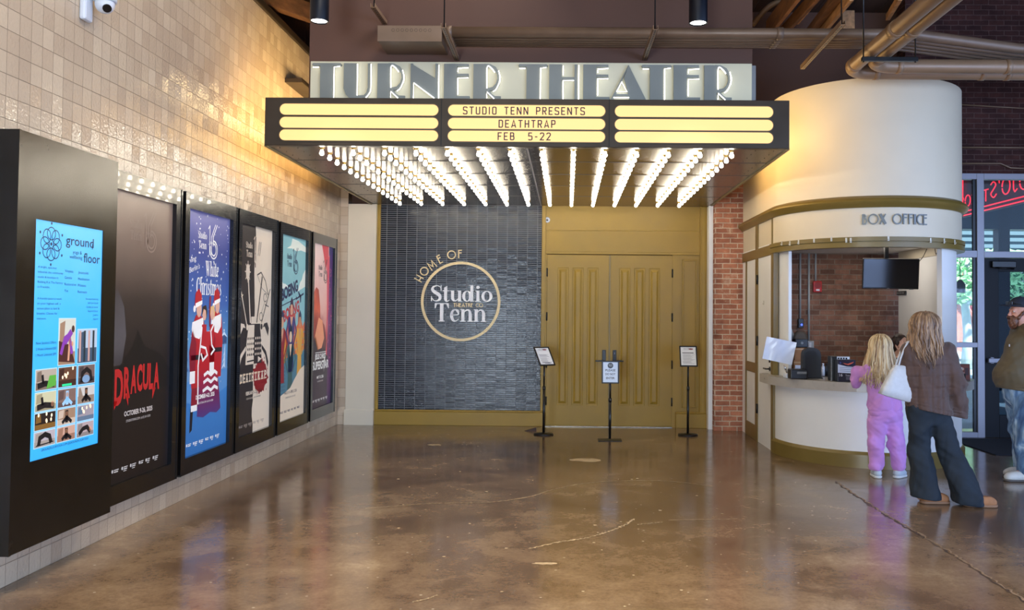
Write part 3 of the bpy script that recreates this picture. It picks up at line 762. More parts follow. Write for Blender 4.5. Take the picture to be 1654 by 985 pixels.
MB().box(5.79, 6.36, YS-.008, YS+.008, .3, 2.22).box(6.52, 7.12, YS-.008, YS+.008, .3, 2.22).build('pane', MT['dglass'], dd)
MB().box(5.62, 6.34, YS-.10, YS-.06, 1.0, 1.06, .006).box(5.66, 5.70, YS-.07, YS-.03, .99, 1.07).box(6.28, 6.32, YS-.07, YS-.03, .99, 1.07).build('push_bar', MT['alu'], dd)
MB().box(5.68, 6.0, YS-.09, YS-.03, 2.27, 2.36, .01).tube([(5.74, YS-.06, 2.27), (5.74, YS-.2, 2.26), (5.98, YS-.05, 2.255)], .011, 8).build('door_closer', MT['black'], dd)
# dark entrance mat by the doors
mt = MB().box(5.0, 7.4, 10.2, 11.55, 0, .012, .004)
tag(mt.build('entrance_mat', M('dark_mat_pile', (22, 24, 34), .95, var=.3, vs=60)), 'dark entrance mat on the floor before the street door', 'mat')

# street
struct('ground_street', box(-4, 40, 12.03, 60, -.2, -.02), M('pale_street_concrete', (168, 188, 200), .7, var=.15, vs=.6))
bd = empty('brick_building', (16, 40, 0), 'sunlit red brick building across the street, with ribs above imitating window reflections', 'building')
MB().box(4, 40, 40, 41, -.02, 4.4).build('brick_wall', MT['street_b'] if 'street_b' in MT else MT['brick_out'], bd)
sm = MB(); sm.box(4, 40, 40.05, 41, 4.4, 11)
for k in range(22): sm.box(4, 40, 39.9, 40.05, 4.45+k*.3, 4.62+k*.3)
sm.build('reflection_ribs', M('reflection_rib_grey', (84, 112, 122), .5), bd)  # ribs stand in for striped reflections in the upper panes
MB().box(4, 40, 39.8, 40, 4.3, 4.45).build('ledge', MT['alu'], bd)
MT['shopgl'] = M('dark_shop_glass', (40, 52, 64), .1)
for x in (13.3, 22.5, 26): MB().box(x, x+1.6, 39.95, 40, 1.2, 3.3).build('shop_window', MT['shopgl'], bd)
MB().tube([(17.6, 39.6, 3.2), (19.6, 39.6, .4)], .14, 8).build('red_brace', M('red_paint', (170, 60, 56), .5), bd)
def tree(loc, hgt, rad, label, seed, z0_=2.0, z1_=3.6):
    r = random.Random(seed); t = empty('street_tree', loc, label, 'tree', 'street trees outside the glass')
    x, y, z = loc
    tb = MB(); tb.tube([(x, y, z), (x+.05, y, z+hgt*.25), (x-.04, y, z+hgt*.5), (x+.06, y, z+hgt*.85)], [rad*1.25, rad, rad*.9, rad*.5], 10)
    for k in range(7):
        a = r.uniform(0, 2*PI); z0 = z+hgt*r.uniform(.42, .7)
        tb.tube([(x, y, z0), (x+.5*math.cos(a), y+.5*math.sin(a), z0+.35), (x+1.1*math.cos(a), y+1.1*math.sin(a), z0+.5+r.uniform(0, .5))], [rad*.5, rad*.3, .02], 6)
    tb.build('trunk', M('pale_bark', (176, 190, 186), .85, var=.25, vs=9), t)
    lv = MB()
    for k in range(900):
        a = r.uniform(0, 2*PI); q = r.uniform(.2, 1.9); zz = r.uniform(z0_, z1_)
        c = Vector((x+q*math.cos(a), y+q*math.sin(a), zz)); u = Vector((r.uniform(-1, 1), r.uniform(-1, 1), r.uniform(-.6, .6))).normalized(); v = u.orthogonal().normalized(); s_ = r.uniform(.10, .20)
        lv.mesh([c-u*s_, c-v*s_*.55, c+u*s_, c+v*s_*.55], [(0, 1, 2, 3)])
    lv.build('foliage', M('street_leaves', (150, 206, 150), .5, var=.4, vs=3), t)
tree((12.35, 27, -.02), 4.2, .135, 'slim street tree with pale trunk seen through the tall left pane', 4)
tree((15.6, 30, -.02), 4.6, .16, 'street tree with leaves showing through the glass of the door', 8)
cn = empty('street_canopy', (9, 14, 3.5), 'dark ribbed canopy roof with small lights over the pavement outside', 'canopy')
cm = MB(); cm.box(3.2, 30, 12.06, 19.5, 4.30, 4.4)
for k in range(24): cm.box(3.2, 30, 12.1+k*.31, 12.1+k*.31+.1, 4.24, 4.30)
cm.build('canopy_roof', M('dark_ribbed_metal', (44, 44, 58), .5, .3), cn)
MB().box(3.2, 30, 19.3, 19.6, 3.55, 4.45).build('fascia_beam', M('teal_steel', (38, 58, 72), .5, .2), cn)
for x in (6.9, 9.55, 10.35, 15.0): MB().box(x, x+.25, 19.3, 19.55, -.02, 4.3).build('post', M('teal_steel_post', (36, 52, 66), .5, .2), cn)
for x, y in ((6.0, 14), (7.8, 15.5), (8.5, 18), (10.4, 17.0)): MB().cyl((x, y, 4.215), (x, y, 4.24), .14).build('downlight_lens', MT['lamp'], cn)
# pendant lamp outside
p = onY(1551, 465, 13.5)
pl = empty('pendant_lamp', p, 'small black pendant lamp hanging outside the left pane', 'lamp')
MB().cyl((p.x, p.y, p.z+.13), (p.x, p.y, 4.24), .006, n=6).build('rod', MT['black'], pl)
MB().lathe([(.072, -.075), (.076, -.07), (.076, .05), (.045, .10), (.02, .13)], p).build('shade', MT['black'], pl)
# neon sign seen from behind through the glass
NX = 7.25
ns = empty('neon_sign', (NX, 14.4, 3.5), 'red neon taco restaurant sign seen reversed through the upper panes', 'neon sign')
MB().box(NX+.03, NX+.09, 12.4, 16.1, 3.44, 4.215).build('sign_board', M('dark_sign_backing', (46, 26, 36), .6), ns)
nm = MB()
zb = 3.46
for dz in (0, .07): nm.tube([(NX, 16.0-dz*.6, 4.19), (NX, 16.0-dz*.6, zb+dz), (NX, 12.4, zb+dz)], .011, 6)
nm.build('neon_border', MT['neonr'], ns)
def neon_text(s, y_end, z, h, sx):
    """mirrored: the text's own right is the viewer's left (far end)"""
    mb = MB(); font = {
     'M': (.9, [[(0, 0), (.06, 1), (.42, .25), (.78, 1), (.84, 0)]]), 'O': (.9, [arc(.4, .5, .4, .5, 0, 350, 18)]),
     'J': (.6, [[(.1, 1), (.5, 1)], [(.38, 1), (.38, .2), (.25, 0), (.02, .15)]]), "'": (.25, [[(.1, 1.05), (.06, .8)]]),
     'S': (.7, [[tuple(p) for p in spline([(.6, .85), (.32, 1), (.06, .78), (.3, .52), (.6, .25), (.3, 0), (.0, .18)], 4)]]),
     'T': (.75, [[(0, 1), (.7, 1)], [(.35, 1), (.35, 0)]]), 'A': (.8, [[(0, 0), (.36, 1), (.72, 0)], [(.16, .38), (.56, .38)]]), 'C': (.75, [arc(.4, .5, .38, .5, 50, 310, 14)])}
    y = y_end
    for c in s:
        w, st_ = font[c]
        for q in st_: mb.tube([(NX-.01, y+a*h*sx, z+b*h) for a, b in q], .010, 6)
        y += (w+.12)*h*sx
    return mb.build('neon_lettering', MT['neonr'], ns)
neon_text("MOJO'S", 13.35, 3.64, .27, 1.2)
neon_text("TACOS", 14.98, 3.61, .20, 1.25)
# ================================================================== bulkhead, sign, marquee
struct('wall_bulkhead', box(-2.512, 1.757, 8.28, 8.6, 3.6, TOPZ), MT['brown'])
sg = empty('theater_sign', (-.36, 8.24, 3.6), 'long cream sign panel with tall slate deco letters outlined in white neon, above the marquee', 'sign')
MB().box(-2.476, 1.737, 8.2, 8.28, 3.586, 4.0, .004).build('sign_panel', MT['signpanel'], sg)
MB().box(1.737, 1.78, 8.23, 8.28, 3.586, 3.99).build('sign_return', MT['grey'], sg)
def neon_(pts): return pts
hv = lambda x0, x1: rect(x0, x1, 0, 1)
# glyphs: unit box (0..1 wide, 0..1 high); solids and neon runs
tb = .075
DG = {
 'T': ([hv(.28, .72), poly((.04, .925), (.0, .96), (.04, 1), (.96, 1), (1, .96), (.96, .925))], [[(.04, .87), (.24, .87)], [(.96, .90), (.76, .88), (.76, 0)]]),
 'U': ([('p', [(0, 1), (.45, 1), (.45, .07), (.42, 0), (.2, 0), (.08, .1), (.0, .28)]), rib([(.89, 1), (.89, .3), (.84, .14), (.74, .05), (.4, .035)], [.085, .085, .085, .08, .075])], [[(.49, .97), (.49, .07)], [(.97, .97), (.97, .3), (.92, .13), (.80, .01)]]),
 'R': ([hv(0, .46), rib([(.4, .965), (.6, .955), (.78, .88), (.90, .72), (.92, .58), (.86, .42), (.72, .30), (.46, .255)], .085), rib([(.48, .27), (.66, .10), (.78, .04), (1.0, .035)], .085)], [[(.96, .45), (.98, .62), (.92, .8)], [(.78, .75), (.64, .88), (.5, .89), (.5, .3)], [(.50, .02), (.50, .19), (.76, 0)], [(.96, .66), (.96, .5), (.84, .28), (.72, .20)]]),
 'N': ([rect(0, .075, 0, 1), poly((0, 1), (.04, .99), (.92, .56), (.92, 0), (.88, 0), (.075, .47), (0, .6)), rect(.88, .97, 0, 1)], [[(.12, 0), (.12, .44), (.86, .0)], [(1.01, .95), (1.01, .0)]]),
 'E': ([hv(0, .5), rect(.5, .95, .925, 1), rect(.5, .95, .64, .715), rect(.5, 1, 0, .075)], [[(.95, .88), (.55, .86), (.55, .76)], [(.95, .59), (.55, .58), (.55, .11)]]),
 'H': ([hv(0, .45), rect(.45, .9, .56, .635), rect(.9, 1, 0, 1)], [[(.5, .95), (.5, .68)], [(.5, .0), (.5, .53), (.88, .53)], [(1.05, .97), (1.05, 0)]]),
 'A': ([poly((.5, 1), (1, 0), (.54, 0), (.38, .62)), poly((.5, 1), (.42, .78), (.08, 0), (0, 0)), rect(.1, .56, .10, .16)], [[(.17, .22), (.31, .5), (.46, .22), (.17, .22)], [(.08, .05), (.52, .05)]]),
}
SL = [('T', 503.5, 551.5), ('U', 555, 601), ('R', 609.5, 654), ('N', 663, 708.5), ('E', 717, 758.5), ('R', 764.5, 809), ('T', 837, 884.5), ('H', 887, 932.5), ('E', 942, 984.5), ('A', 986.5, 1043.5), ('T', 1036, 1085), ('E', 1088, 1131), ('R', 1137.5, 1182)]
zl, hl = 3.640, .334
for c, p0, p1 in SL:
    a, b = onY(p0, 130, 8.17).x, onY(p1, 130, 8.17).x
    so, ne = DG[c]; lm = MB()
    put(lm, so, lambda x, y: (a+x*(b-a), y*hl), (0, 8.2, zl), (1, 0, 0), (0, 0, 1), .03)
    lo = lm.build('letter', MT['letter'], sg)
    nm = MB()
    for q in ne: nm.tube([(a+x*(b-a), 8.160, zl+y*hl) for x, y in (spline(q, 4) if len(q) > 3 and c in 'UR' else q)], .0052, 6)
    nm.build('neon_tube', MT['neonw'], lo)

mq = empty('marquee', (-.39, 10.1, 3.14), 'dark bronze theatre marquee with yellow message panels and rows of lit bulbs beneath', 'marquee')
MX0, MX1, MY0, MY1, MZ0, MZ1 = -2.815, 2.028, 7.94, 12.49, 3.14, 3.586
MB().box(MX0, MX1, MY0+.004, MY0+.08, MZ0, MZ1, .004).build('fascia', MT['bronze'], mq)
for x0, x1 in ((MX0, MX0+.03), (MX1-.03, MX1)): MB().box(x0, x1, MY0+.08, MY1, MZ0, MZ1).build('side_fascia', MT['bronze'], mq)
MB().box(MX0, MX1, MY0+.08, 12.39, MZ1-.03, MZ1).build('roof_sheet', MT['bronze'], mq)
sf = MB().box(MX0+.03, MX1-.03, MY0+.08, MY1-.1, MZ0+.006, MZ0+.02)
sfo = sf.build('soffit', MT['steel'], mq)
sm = MB()
for y in (8.75, 9.55, 10.42, 11.35): sm.box(MX0+.03, MX1-.03, y, y+.006, MZ0+.003, MZ0+.0065)
sm.build('seam', MT['bronze'], sfo)
sm = MB().box(-.395, -.38, MY0+.08, MY1-.1, MZ0+.002, MZ0+.0065); sm.build('joint_strip', MT['alu'], sfo)
rv = MB()
for x in (-2.72, -2.55, -.52, -.44, -.33, -.25, 1.75, 1.92):
    for k in range(22): rv.cyl((x, 8.1+k*.19, MZ0+.006), (x, 8.1+k*.19, MZ0+.003), .006, n=8)
rv.build('rivets', MT['bronze'], sfo)
for x0, x1 in ((MX0-.006, MX0+.02), (MX1-.02, MX1+.006)): MB().box(x0, x1, MY0+.02, MY1-.1, MZ0-.008, MZ0+.004).build('edge_trim', MT['gold_shaded'], mq)
sm = MB()
for x in (-1.178, .373): sm.box(x-.003, x+.003, MY0-.001, MY0+.006, MZ0, MZ1)
sm.build('fascia_joint', MT['black'], mq)
def pill(x0, x1, z0, z1, n=12):
    r = (z1-z0)/2; c = (z0+z1)/2
    return arc(x1-r, c, r, r, -90, 90, n)+arc(x0+r, c, r, r, 90, 270, n)
cols = ((-2.675, -1.205), (-1.115, .335), (.424, 1.877))
rows = ((3.424, 3.527), (3.303, 3.404), (3.187, 3.287))
def pillframe(mb, P, o, u, v):
    cx = sum(p[0] for p in P)/len(P); cy = sum(p[1] for p in P)/len(P); a0 = min(p[0] for p in P); a1 = max(p[0] for p in P); hh = (max(p[1] for p in P)-min(p[1] for p in P))/2
    out = pill(a0-.008, a1+.008, cy-hh-.008, cy+hh+.008)
    mb.strip(out, P, o, u, v, .008, True)
MT['rim'] = M('bronze_panel_rim', (88, 80, 60), .35, .4)
cent = []
for i, (x0, x1) in enumerate(cols):
    for j, (z0, z1) in enumerate(rows):
        P = pill(x0, x1, z0, z1)
        pb = MB(); pb.prism(P, (0, MY0+.006, 0), (1, 0, 0), (0, 0, 1), .006)
        po = pb.build('message_panel', MT['panel'], mq)
        rb = MB(); pillframe(rb, P, (0, MY0+.005, 0), (1, 0, 0), (0, 0, 1)); rb.build('panel_rim', MT['rim'], po)
        if i == 1: cent.append(po)
# panels on both ends of the marquee
for x, u in ((MX1, (0, 1, 0)), (MX0, (0, -1, 0))):
    for j, (z0, z1) in enumerate(rows):
        for ya, yb in ((8.05, 9.5), (9.6, 11.05)):
            P = pill(ya, yb, z0, z1) if u[1] > 0 else pill(-yb, -ya, z0, z1)
            MB().prism(P, (x-.006 if u[1] > 0 else x+.006, 0, 0), u, (0, 0, 1), .012).build('message_panel', MT['panel_end'], mq)
# condensed changeable letters
w = .135; cw = .5
def rl(*p): return rib(list(p), w)
ml = lambda pts: rib(pts, w)
MQ = {
 'S': (cw, [ml([(.46, .8), (.46, .9), (.4, .95), (.1, .95), (.04, .88), (.04, .62), (.1, .54), (.4, .46), (.46, .38), (.46, .12), (.4, .05), (.1, .05), (.04, .1), (.04, .2)])]),
 'T': (cw, [ml([(0, .95), (.5, .95)]), ml([(.25, .95), (.25, 0)])]), 'U': (cw, [ml([(.05, 1), (.05, .12), (.12, .05), (.38, .05), (.45, .12), (.45, 1)])]),
 'D': (cw, [ml([(.05, 0), (.05, .95), (.36, .95), (.45, .85), (.45, .15), (.36, .05), (.05, .05)])]), 'I': (.16, [ml([(.08, 0), (.08, 1)])]),
 'O': (cw, [rib([(.12, .05), (.05, .12), (.05, .88), (.12, .95), (.38, .95), (.45, .88), (.45, .12), (.38, .05)], w, True)]),
 'E': (.46, [ml([(.46, .05), (.05, .05), (.05, .95), (.46, .95)]), ml([(.05, .5), (.4, .5)])]), 'N': (.54, [ml([(.05, 0), (.05, 1)]), ml([(.06, .97), (.48, .03)]), ml([(.49, 0), (.49, 1)])]),
 'P': (.48, [ml([(.05, 0), (.05, .95), (.36, .95), (.44, .87), (.44, .55), (.36, .47), (.05, .47)])]),
 'R': (.5, [ml([(.05, 0), (.05, .95), (.36, .95), (.44, .87), (.44, .57), (.36, .49), (.05, .49)]), ml([(.24, .49), (.46, 0)])]),
 'A': (.56, [ml([(.04, 0), (.28, .97), (.52, 0)]), ml([(.12, .26), (.44, .26)])]), 'H': (cw, [ml([(.05, 0), (.05, 1)]), ml([(.45, 0), (.45, 1)]), ml([(.05, .5), (.45, .5)])]),
 'F': (.46, [ml([(.05, 0), (.05, .95), (.46, .95)]), ml([(.05, .5), (.4, .5)])]), 'B': (.5, [ml([(.05, .05), (.05, .95), (.34, .95), (.42, .87), (.42, .6), (.34, .52), (.05, .52)]), ml([(.34, .52), (.45, .44), (.45, .14), (.36, .05), (.05, .05)])]),
 '5': (cw, [ml([(.44, .95), (.08, .95), (.06, .55), (.36, .57), (.45, .47), (.45, .15), (.36, .05), (.1, .05), (.04, .14)])]), '-': (.36, [ml([(.04, .45), (.32, .45)])]),
 '2': (cw, [ml([(.05, .78), (.06, .88), (.14, .95), (.36, .95), (.45, .86), (.45, .66), (.05, .06), (.48, .06)])]), ' ': (.42, [])}
MT['sletter'] = M('grey_sign_letter', (44, 40, 50), .5)
def mrow(s, po, row, xa, xb):
    z0, z1 = row; h = .071; sx = (xb-xa)/(word_w(MQ, s, h, .26)); mb = MB()
    word(mb, MQ, s, xa, z0+.014, h, (0, MY0-.0005, 0), (1, 0, 0), (0, 0, 1), .003, sx, .26)
    mb.build('lettering', MT['sletter'], po)
mrow('STUDIO TENN PRESENTS', cent[0], rows[0], onY(748, 181, 7.94).x, onY(944.5, 181, 7.94).x)
mrow('DEATHTRAP', cent[1], rows[1], onY(805.5, 201, 7.94).x, onY(897, 201, 7.94).x)
mrow('FEB  5-22', cent[2], rows[2], onY(804, 222, 7.94).x, onY(889.5, 222, 7.94).x)
# bulbs: 14 rows running back, 15 deep
def bulb_geo(mb, x, y, z):
    mb.mat(0).ball((x, y, z), .0215, u=12, v=8); mb.cyl((x, y, z+.014), (x, y, z+.032), .015, .013, n=10)
    mb.mat(1).cyl((x, y, z+.030), (x, y, z+.052), .015, n=10).cyl((x, y, z+.046), (x, y, z+.052), .030, n=14)
BXs = [-2.32+k*(3.845/13) for k in range(14)]; BYs = [8.085+k*(3.80/14) for k in range(15)]
allb = [(x, y) for y in BYs for x in BXs]
MT['sock'] = M('brass_socket', (206, 176, 110), .25, .9)
mb = MB(); bulb_geo(mb, 0, 0, 0)
b0 = mb.build('bulb', [MT['wbulb'], MT['sock']], None)
for k, (x, y) in enumerate(allb[:98]):
    o = b0 if k == 0 else b0.copy()
    if k: COL.objects.link(o)
    o.parent = mq; o.location = Vector((x, y, 3.095))-mq.location
mb = MB()
for x, y in allb[98:]: bulb_geo(mb, x, y, 3.095)
tag(mb.build('bulbs', [MT['wbulb'], MT['sock']], mq), kind='stuff')

# ================================================================== overhead services
def rod(p0, p1, r=.006): return MB().cyl(p0, p1, r, n=8)
# downlights on stems
for k, (x, lb) in enumerate(((-2.165, 'black cylinder downlight hanging at the left end of the sign'), (1.105, 'black cylinder downlight hanging towards the right end of the sign'))):
    dl = empty('cylinder_downlight', (x, 7.4, 4.11), lb, 'ceiling lamp', 'cylinder downlights')
    MB().lathe([(.066, 4.17), (.070, 4.114), (.078, 4.112), (.080, 4.12), (.080, 4.72), (.076, 4.73), (.02, 4.735)], (x, 7.4, 0), 32).build('housing', M('black_lamp_housing', (20, 24, 34), .3, .4), dl)
    MB().cyl((x, 7.4, 4.122), (x, 7.4, 4.128), .070, n=28).build('lens', MT['lamp'], dl)
    rod((x, 7.4, 4.73), (x, 7.4, TOPZ), .012).build('stem', MT['black'], dl)
    light('downlight_beam', 'SPOT', (x, 7.4, 4.105), (0, 0, 0), 120, (1, .9, .76), spot_size=R(75), spot_blend=.6, shadow_soft_size=.06)
for x, y, e in ((-1.2, 3.4, 110), (.9, 3.4, 110), (-.2, .6, 90)):
    light('ceiling_lamp', 'SPOT', (x, y, 5.4), (0, 0, 0), e*4.5, (1, .86, .68), spot_size=R(80), spot_blend=.8, shadow_soft_size=.1)
# warm lamps lying on the marquee roof behind the sign
for x in (-2.45, 1.7): light('marquee_roof_lamp', 'AREA', (x, 9.7, 3.75), (0, R(-105 if x > 0 else 105), 0), 34 if x < 0 else 15, (1, .70, .33), shape='RECTANGLE', size=.3, size_y=2.6)
# electrical box against the bulkhead
bz = 4.09
e0, e1 = onY(610.5, 63, 7.86), onY(713, 64, 7.86)
eb = empty('junction_box', ((e0.x+e1.x)/2, 8.08, bz), 'tan painted metal junction box on the bulkhead above the sign', 'junction box')
MB().box(e0.x, e1.x, 7.86, 8.28, bz, bz+.14, .004).build('box_body', MT['galv'], eb)
MB().box(e0.x-.004, e1.x+.004, 7.852, 7.861, bz-.003, bz+.143, .002).build('box_cover', MT['galv'], eb)
ko = MB()
for k in range(9): ko.strip(*rib(arc(0, 0, .013, .013, 0, 350, 12), .003)[1:3], (e0.x+.14+k*.042, 7.852, bz+.10), (1, 0, 0), (0, 0, 1), .001)
ko.build('knockouts', MT['bronze'], eb)
# conduit run from the box to the right
cz = bz+.085
rest = []
cy = [7.93, 8.02, 8.09, 8.15, 8.21]; cr = [.05, .027, .027, .022, .018]
for k, (y, r) in enumerate(zip(cy, cr)):
    xe = [7.0, 4.1, 3.9, 3.75, 3.6][k]
    z = bz+.06+r
    pts = [(e1.x+.02, y, z), (xe-.5, y, z)]
    if k == 0: pts = [(e1.x+.02, y, z), (2.9, y, z), (3.2, y+.02, z), (4.3, y+.40, z), (4.7, y+.48, z), (9.0, y+.5, z)]
    else: pts = [(e1.x+.02, y, z), (3.0-.06*k, y, z), (3.3-.06*k, y+.03, z), (4.4-.06*k, y+.42, z), (4.7, y+.5, z), (9.0, y+.52, z)]
    mb = MB().tube(pts, r, 14)
    for x in (e1.x+.03, 1.9): mb.cyl((x, y, z), (x+.06, y, z), r*1.18, n=14)
    nm = ['nearest and thickest', 'second from the front', 'third from the front', 'fourth from the front', 'rearmost and thinnest'][k]
    tag(mb.build('conduit', MT['galv']), 'tan conduit running right from the junction box, %s of the run' % nm, 'conduit', 'conduits along the bulkhead')
# perforated strut hangers
def strut(px0, py0, px1, py1, y1, lb, rodtop=True):
    """from the far end (px1, py1 at depth y1) towards the viewer at the same height"""
    a = onY(px1, py1, y1); b = onZ(px0, py0, a.z)
    so = empty('strut_hanger', (a.x, (a.y+b.y)/2, a.z), lb, 'strut', 'strut hangers')
    d = (b-a); L = d.length; d.normalize(); ang = math.atan2(d.y, d.x)
    mt_ = Matrix.Translation(a) @ Matrix.Rotation(ang, 4, 'Z')
    mb = MB(); mb.box(0, L, -.021, .021, -.0, .004, mtx=mt_).box(0, L, -.021, -.017, 0, .04, mtx=mt_).box(0, L, .017, .021, 0, .04, mtx=mt_)
    mb.mat(1)
    for k in range(int(L/.05)): mb.box(.02+k*.05, .048+k*.05, -.007, .007, -.0012, 0, mtx=mt_)
    mb.build('channel', [MT['pipe'], MT['black']], so)
    rr = MB().cyl(b-d*.05, b-d*.05+Vector((0, 0, TOPZ-b.z)), .006, n=8); rr.build('hanger_rod', MT['black'], so)
strut(602, 12, 622, 40, 8.25, 'short perforated strut left of the junction box')
strut(716, 45, 738, 98, 8.26, 'perforated strut at the right end of the junction box')
strut(1059, 48, 1041, 98, 8.26, 'perforated strut under the conduits right of the sign centre')
strut(1362, 40, 1296, 112, 8.6, 'long perforated strut over the right end of the marquee')
# two big pipes that come from the lobby and turn right above the booth
pz = 4.005
def bigpipe(px, py, yb, lb, dx):
    a = onZ(px, py, pz); x = a.x
    r = .068; q = .24
    pts = [(x+.0, -2, pz), (x, yb-q, pz)]+[(x+q-q*math.cos(R(t)), yb-q+q*math.sin(R(t)), pz) for t in range(9, 91, 9)]+[(9.0, yb, pz)]
    mb = MB().tube(pts, r, 20)
    for y in (yb-q-.02, 7.2): mb.cyl((x, y-.05, pz), (x, y+.05, pz), r*1.08, n=20)
    for xx in (x+q+.03, x+1.3, x+1.55): mb.cyl((xx, yb, pz), (xx+.05, yb, pz), r*1.07, n=20)
    tag(mb.build('overhead_pipe', MT['pipe']), lb, 'pipe', 'big pipes above the booth')
    return x, yb
x1, y1 = bigpipe(1400, 88, 8.50, 'big tan overhead pipe turning right above the booth, left one of the pair', 0)
x2, y2 = bigpipe(1432, 82, 8.28, 'big tan overhead pipe turning right above the booth, right one of the pair', 0)
tp = empty('pipe_trapeze', ((x1+x2)/2, 7.75, pz-.09), 'black strut trapeze holding up the pair of big pipes', 'pipe support')
MB().box(x1-.1, x2+.26, 7.73, 7.77, pz-.11, pz-.072, .003).build('crossbar', MT['black'], tp)
for x in (x1-.085, x2+.24): rod((x, 7.75, pz-.12), (x, 7.75, TOPZ), .007).build('hanger_rod', MT['black'], tp)
# smaller runs on the dark brick and above
for k, (pa, pb, y, r, lb) in enumerate((((1551, 238), (1654, 238.5), 11.7, .012, 'thin conduit along the dark brick wall above the storefront'),
                                       ((1446, 101), (1654, 102), 10.5, .022, 'thin pipe running right above the big pipes'),
                                       ((1551, 169), (1654, 175), 11.7, .010, 'faint thin conduit high on the dark brick wall'))):
    a, b = onY(*pa, y), onY(*pb, y); b = a+(b-a)*1.6
    tag(MB().tube([a, b], r, 8).build('thin_conduit', MT['galv']), lb, 'conduit')
a = [onY(x, y, 11.7) for x, y in ((1551, 264), (1616, 264), (1632, 271), (1654, 272), (1720, 272))]
tag(MB().tube(a, .012, 8).build('thin_conduit', MT['galv']), 'thin conduit with a bend just above the storefront frame', 'conduit')
# slanting brace, timber joists and brackets in the roof space
a, b = onY(1572, 98, 10.0), onY(1700, 68, 8.6)
tag(MB().tube([a, b], .035, 12).build('slanting_brace', MT['pipe']), 'slanting tan steel brace crossing behind the big pipes', 'brace')
def plank(p, q, w, t, name, lb, m='wood', cat='timber', grp=None):
    p, q = Vector(p), Vector(q); d = (q-p); L = d.length; d.normalize(); s = d.cross(Vector((0, 0, 1))).normalized(); u = s.cross(d)
    mt_ = Matrix((( *d, 0), (*s, 0), (*u, 0), (0, 0, 0, 1))).transposed(); mt_ = Matrix.Translation((p+q)/2) @ mt_
    return tag(MB().box(-L/2, L/2, -t/2, t/2, -w/2, w/2, .006, mtx=mt_).build(name, MT[m]), lb, cat, grp)
G = 'roof timbers beyond the bulkhead'
plank(onY(1240, 48, 11.8), onY(1292, -20, 9.4), .24, .05, 'roof_joist', 'broad timber roof joist just right of the bulkhead', 'wood', grp=G)
plank(onY(1262, 54, 12.0), onY(1330, -20, 9.8), .16, .05, 'roof_joist', 'narrow timber roof joist beside the broad joist', 'wood', grp=G)
plank(onY(1287, 30, 11.6), onY(1316, -6, 10.4), .16, .06, 'roof_joist', 'short pale timber block in the roof space', 'wood2', grp=G)
plank(onY(1302, 60, 12.2), onY(1354, -8, 10.2), .10, .10, 'roof_joist', 'square timber joist with a lit edge', 'wood', grp=G)
plank(onY(1320, 50, 12.0), onY(1376, -20, 10.0), .30, .05, 'roof_joist', 'wide pale timber plank behind the long strut', 'wood2', grp=G)
plank(onY(1360, 32, 12.2), onY(1380, 32, 12.2), .26, .04, 'roof_joist', 'pale square board end behind the long strut', 'wood2', grp=G)
plank(onY(1434, 28, 11.0), onY(1454, -5, 9.8), .08, .05, 'roof_joist', 'small timber cleat left of the big pipes', 'wood2', grp=G)
ar = [onY(x, y, 11.4) for x, y in ((1216, 40), (1236, 16), (1254, 4), (1276, 0), (1300, -6))]
tag(MB().tube(spline(ar, 6), .035, 10).build('bent_pipe', MT['pipe']), 'bent tan pipe curving up into the roof right of the bulkhead', 'pipe')
plank((-3.6, 9.0, 5.05), (-2.55, 11.6, 5.3), .2, .12, 'roof_joist', 'timber roof joist above the left tiled wall', 'wood', grp=G)
plank((-3.4, 7.4, 5.5), (-2.6, 11.9, 5.6), .24, .12, 'roof_joist', 'dark timber beam high above the left tiled wall', 'wood', grp=G)
p = onX(486, 150, -3.25)
br = MB().box(-3.25, -3.05, p.y-.6, p.y+.25, p.z-.03, p.z+.02, .004)
tag(br.build('wall_bracket', MT['bronze']), 'dark steel bracket on the tiled wall behind the marquee corner', 'bracket')
# security camera on the tiled wall
p = onX(134, 10, -3.25)
sc = empty('security_camera', (-3.25, p.y, p.z), 'white dome security camera high on the left tiled wall', 'camera')
MT['camw'] = M('white_camera_shell', (206, 212, 220), .4)
MB().box(-3.25, -3.205, p.y-.05, p.y+.05, p.z-.10, p.z+.12, .015).build('back_box', MT['camw'], sc)
mb = MB(); mb.box(-3.205, -3.12, p.y-.02, p.y+.06, p.z+.055, p.z+.09, .012); mb.lathe([(.064, .045), (.074, .05), (.074, .085), (.066, .095), (.02, .097)], (-3.13, p.y+.05, p.z), 28)
mb.build('arm', MT['camw'], sc)
dc = Vector((-3.13, p.y+.05, p.z+.03)); db = MB().ball(dc, .062, u=24, v=16).build('dome', MT['camw'], sc)
d = Vector((.55, -.55, -.62)).normalized()
MB().cyl(dc+d*.052, dc+d*.066, .028, n=24).build('lens', MT['black'], db)
# ================================================================== poster cases and kiosk on the left wall
GL = .22
def gradmat(name, stops, axis=2, a=.36, b=2.47, glow=GL, noise=0., ns=3., c0=None):
    """printed colour blend on a poster"""
    m, nt, bs = newmat(name)
    pos = nd(nt, 'ShaderNodeNewGeometry').outputs['Position']; sp = nd(nt, 'ShaderNodeSeparateXYZ', {0: pos})
    f = nd(nt, 'ShaderNodeMapRange', {0: sp.outputs[axis], 1: a, 2: b}).outputs[0]
    if noise:
        n = nd(nt, 'ShaderNodeTexNoise', {'Vector': pos, 'Scale': ns, 'Detail': 4.0}).outputs[0]
        f = math_(nt, 'ADD', f, math_(nt, 'MULTIPLY', math_(nt, 'SUBTRACT', n, .5), noise))
    c = ramp(nt, f, *stops); nt.links.new(c, bs.inputs['Base Color']); nt.links.new(c, bs.inputs['Emission Color'])
    bs.inputs['Emission Strength'].default_value = glow; bs.inputs['Roughness'].default_value = .35
    return m
def I(r, g, b): return ink(r, g, b, GL)
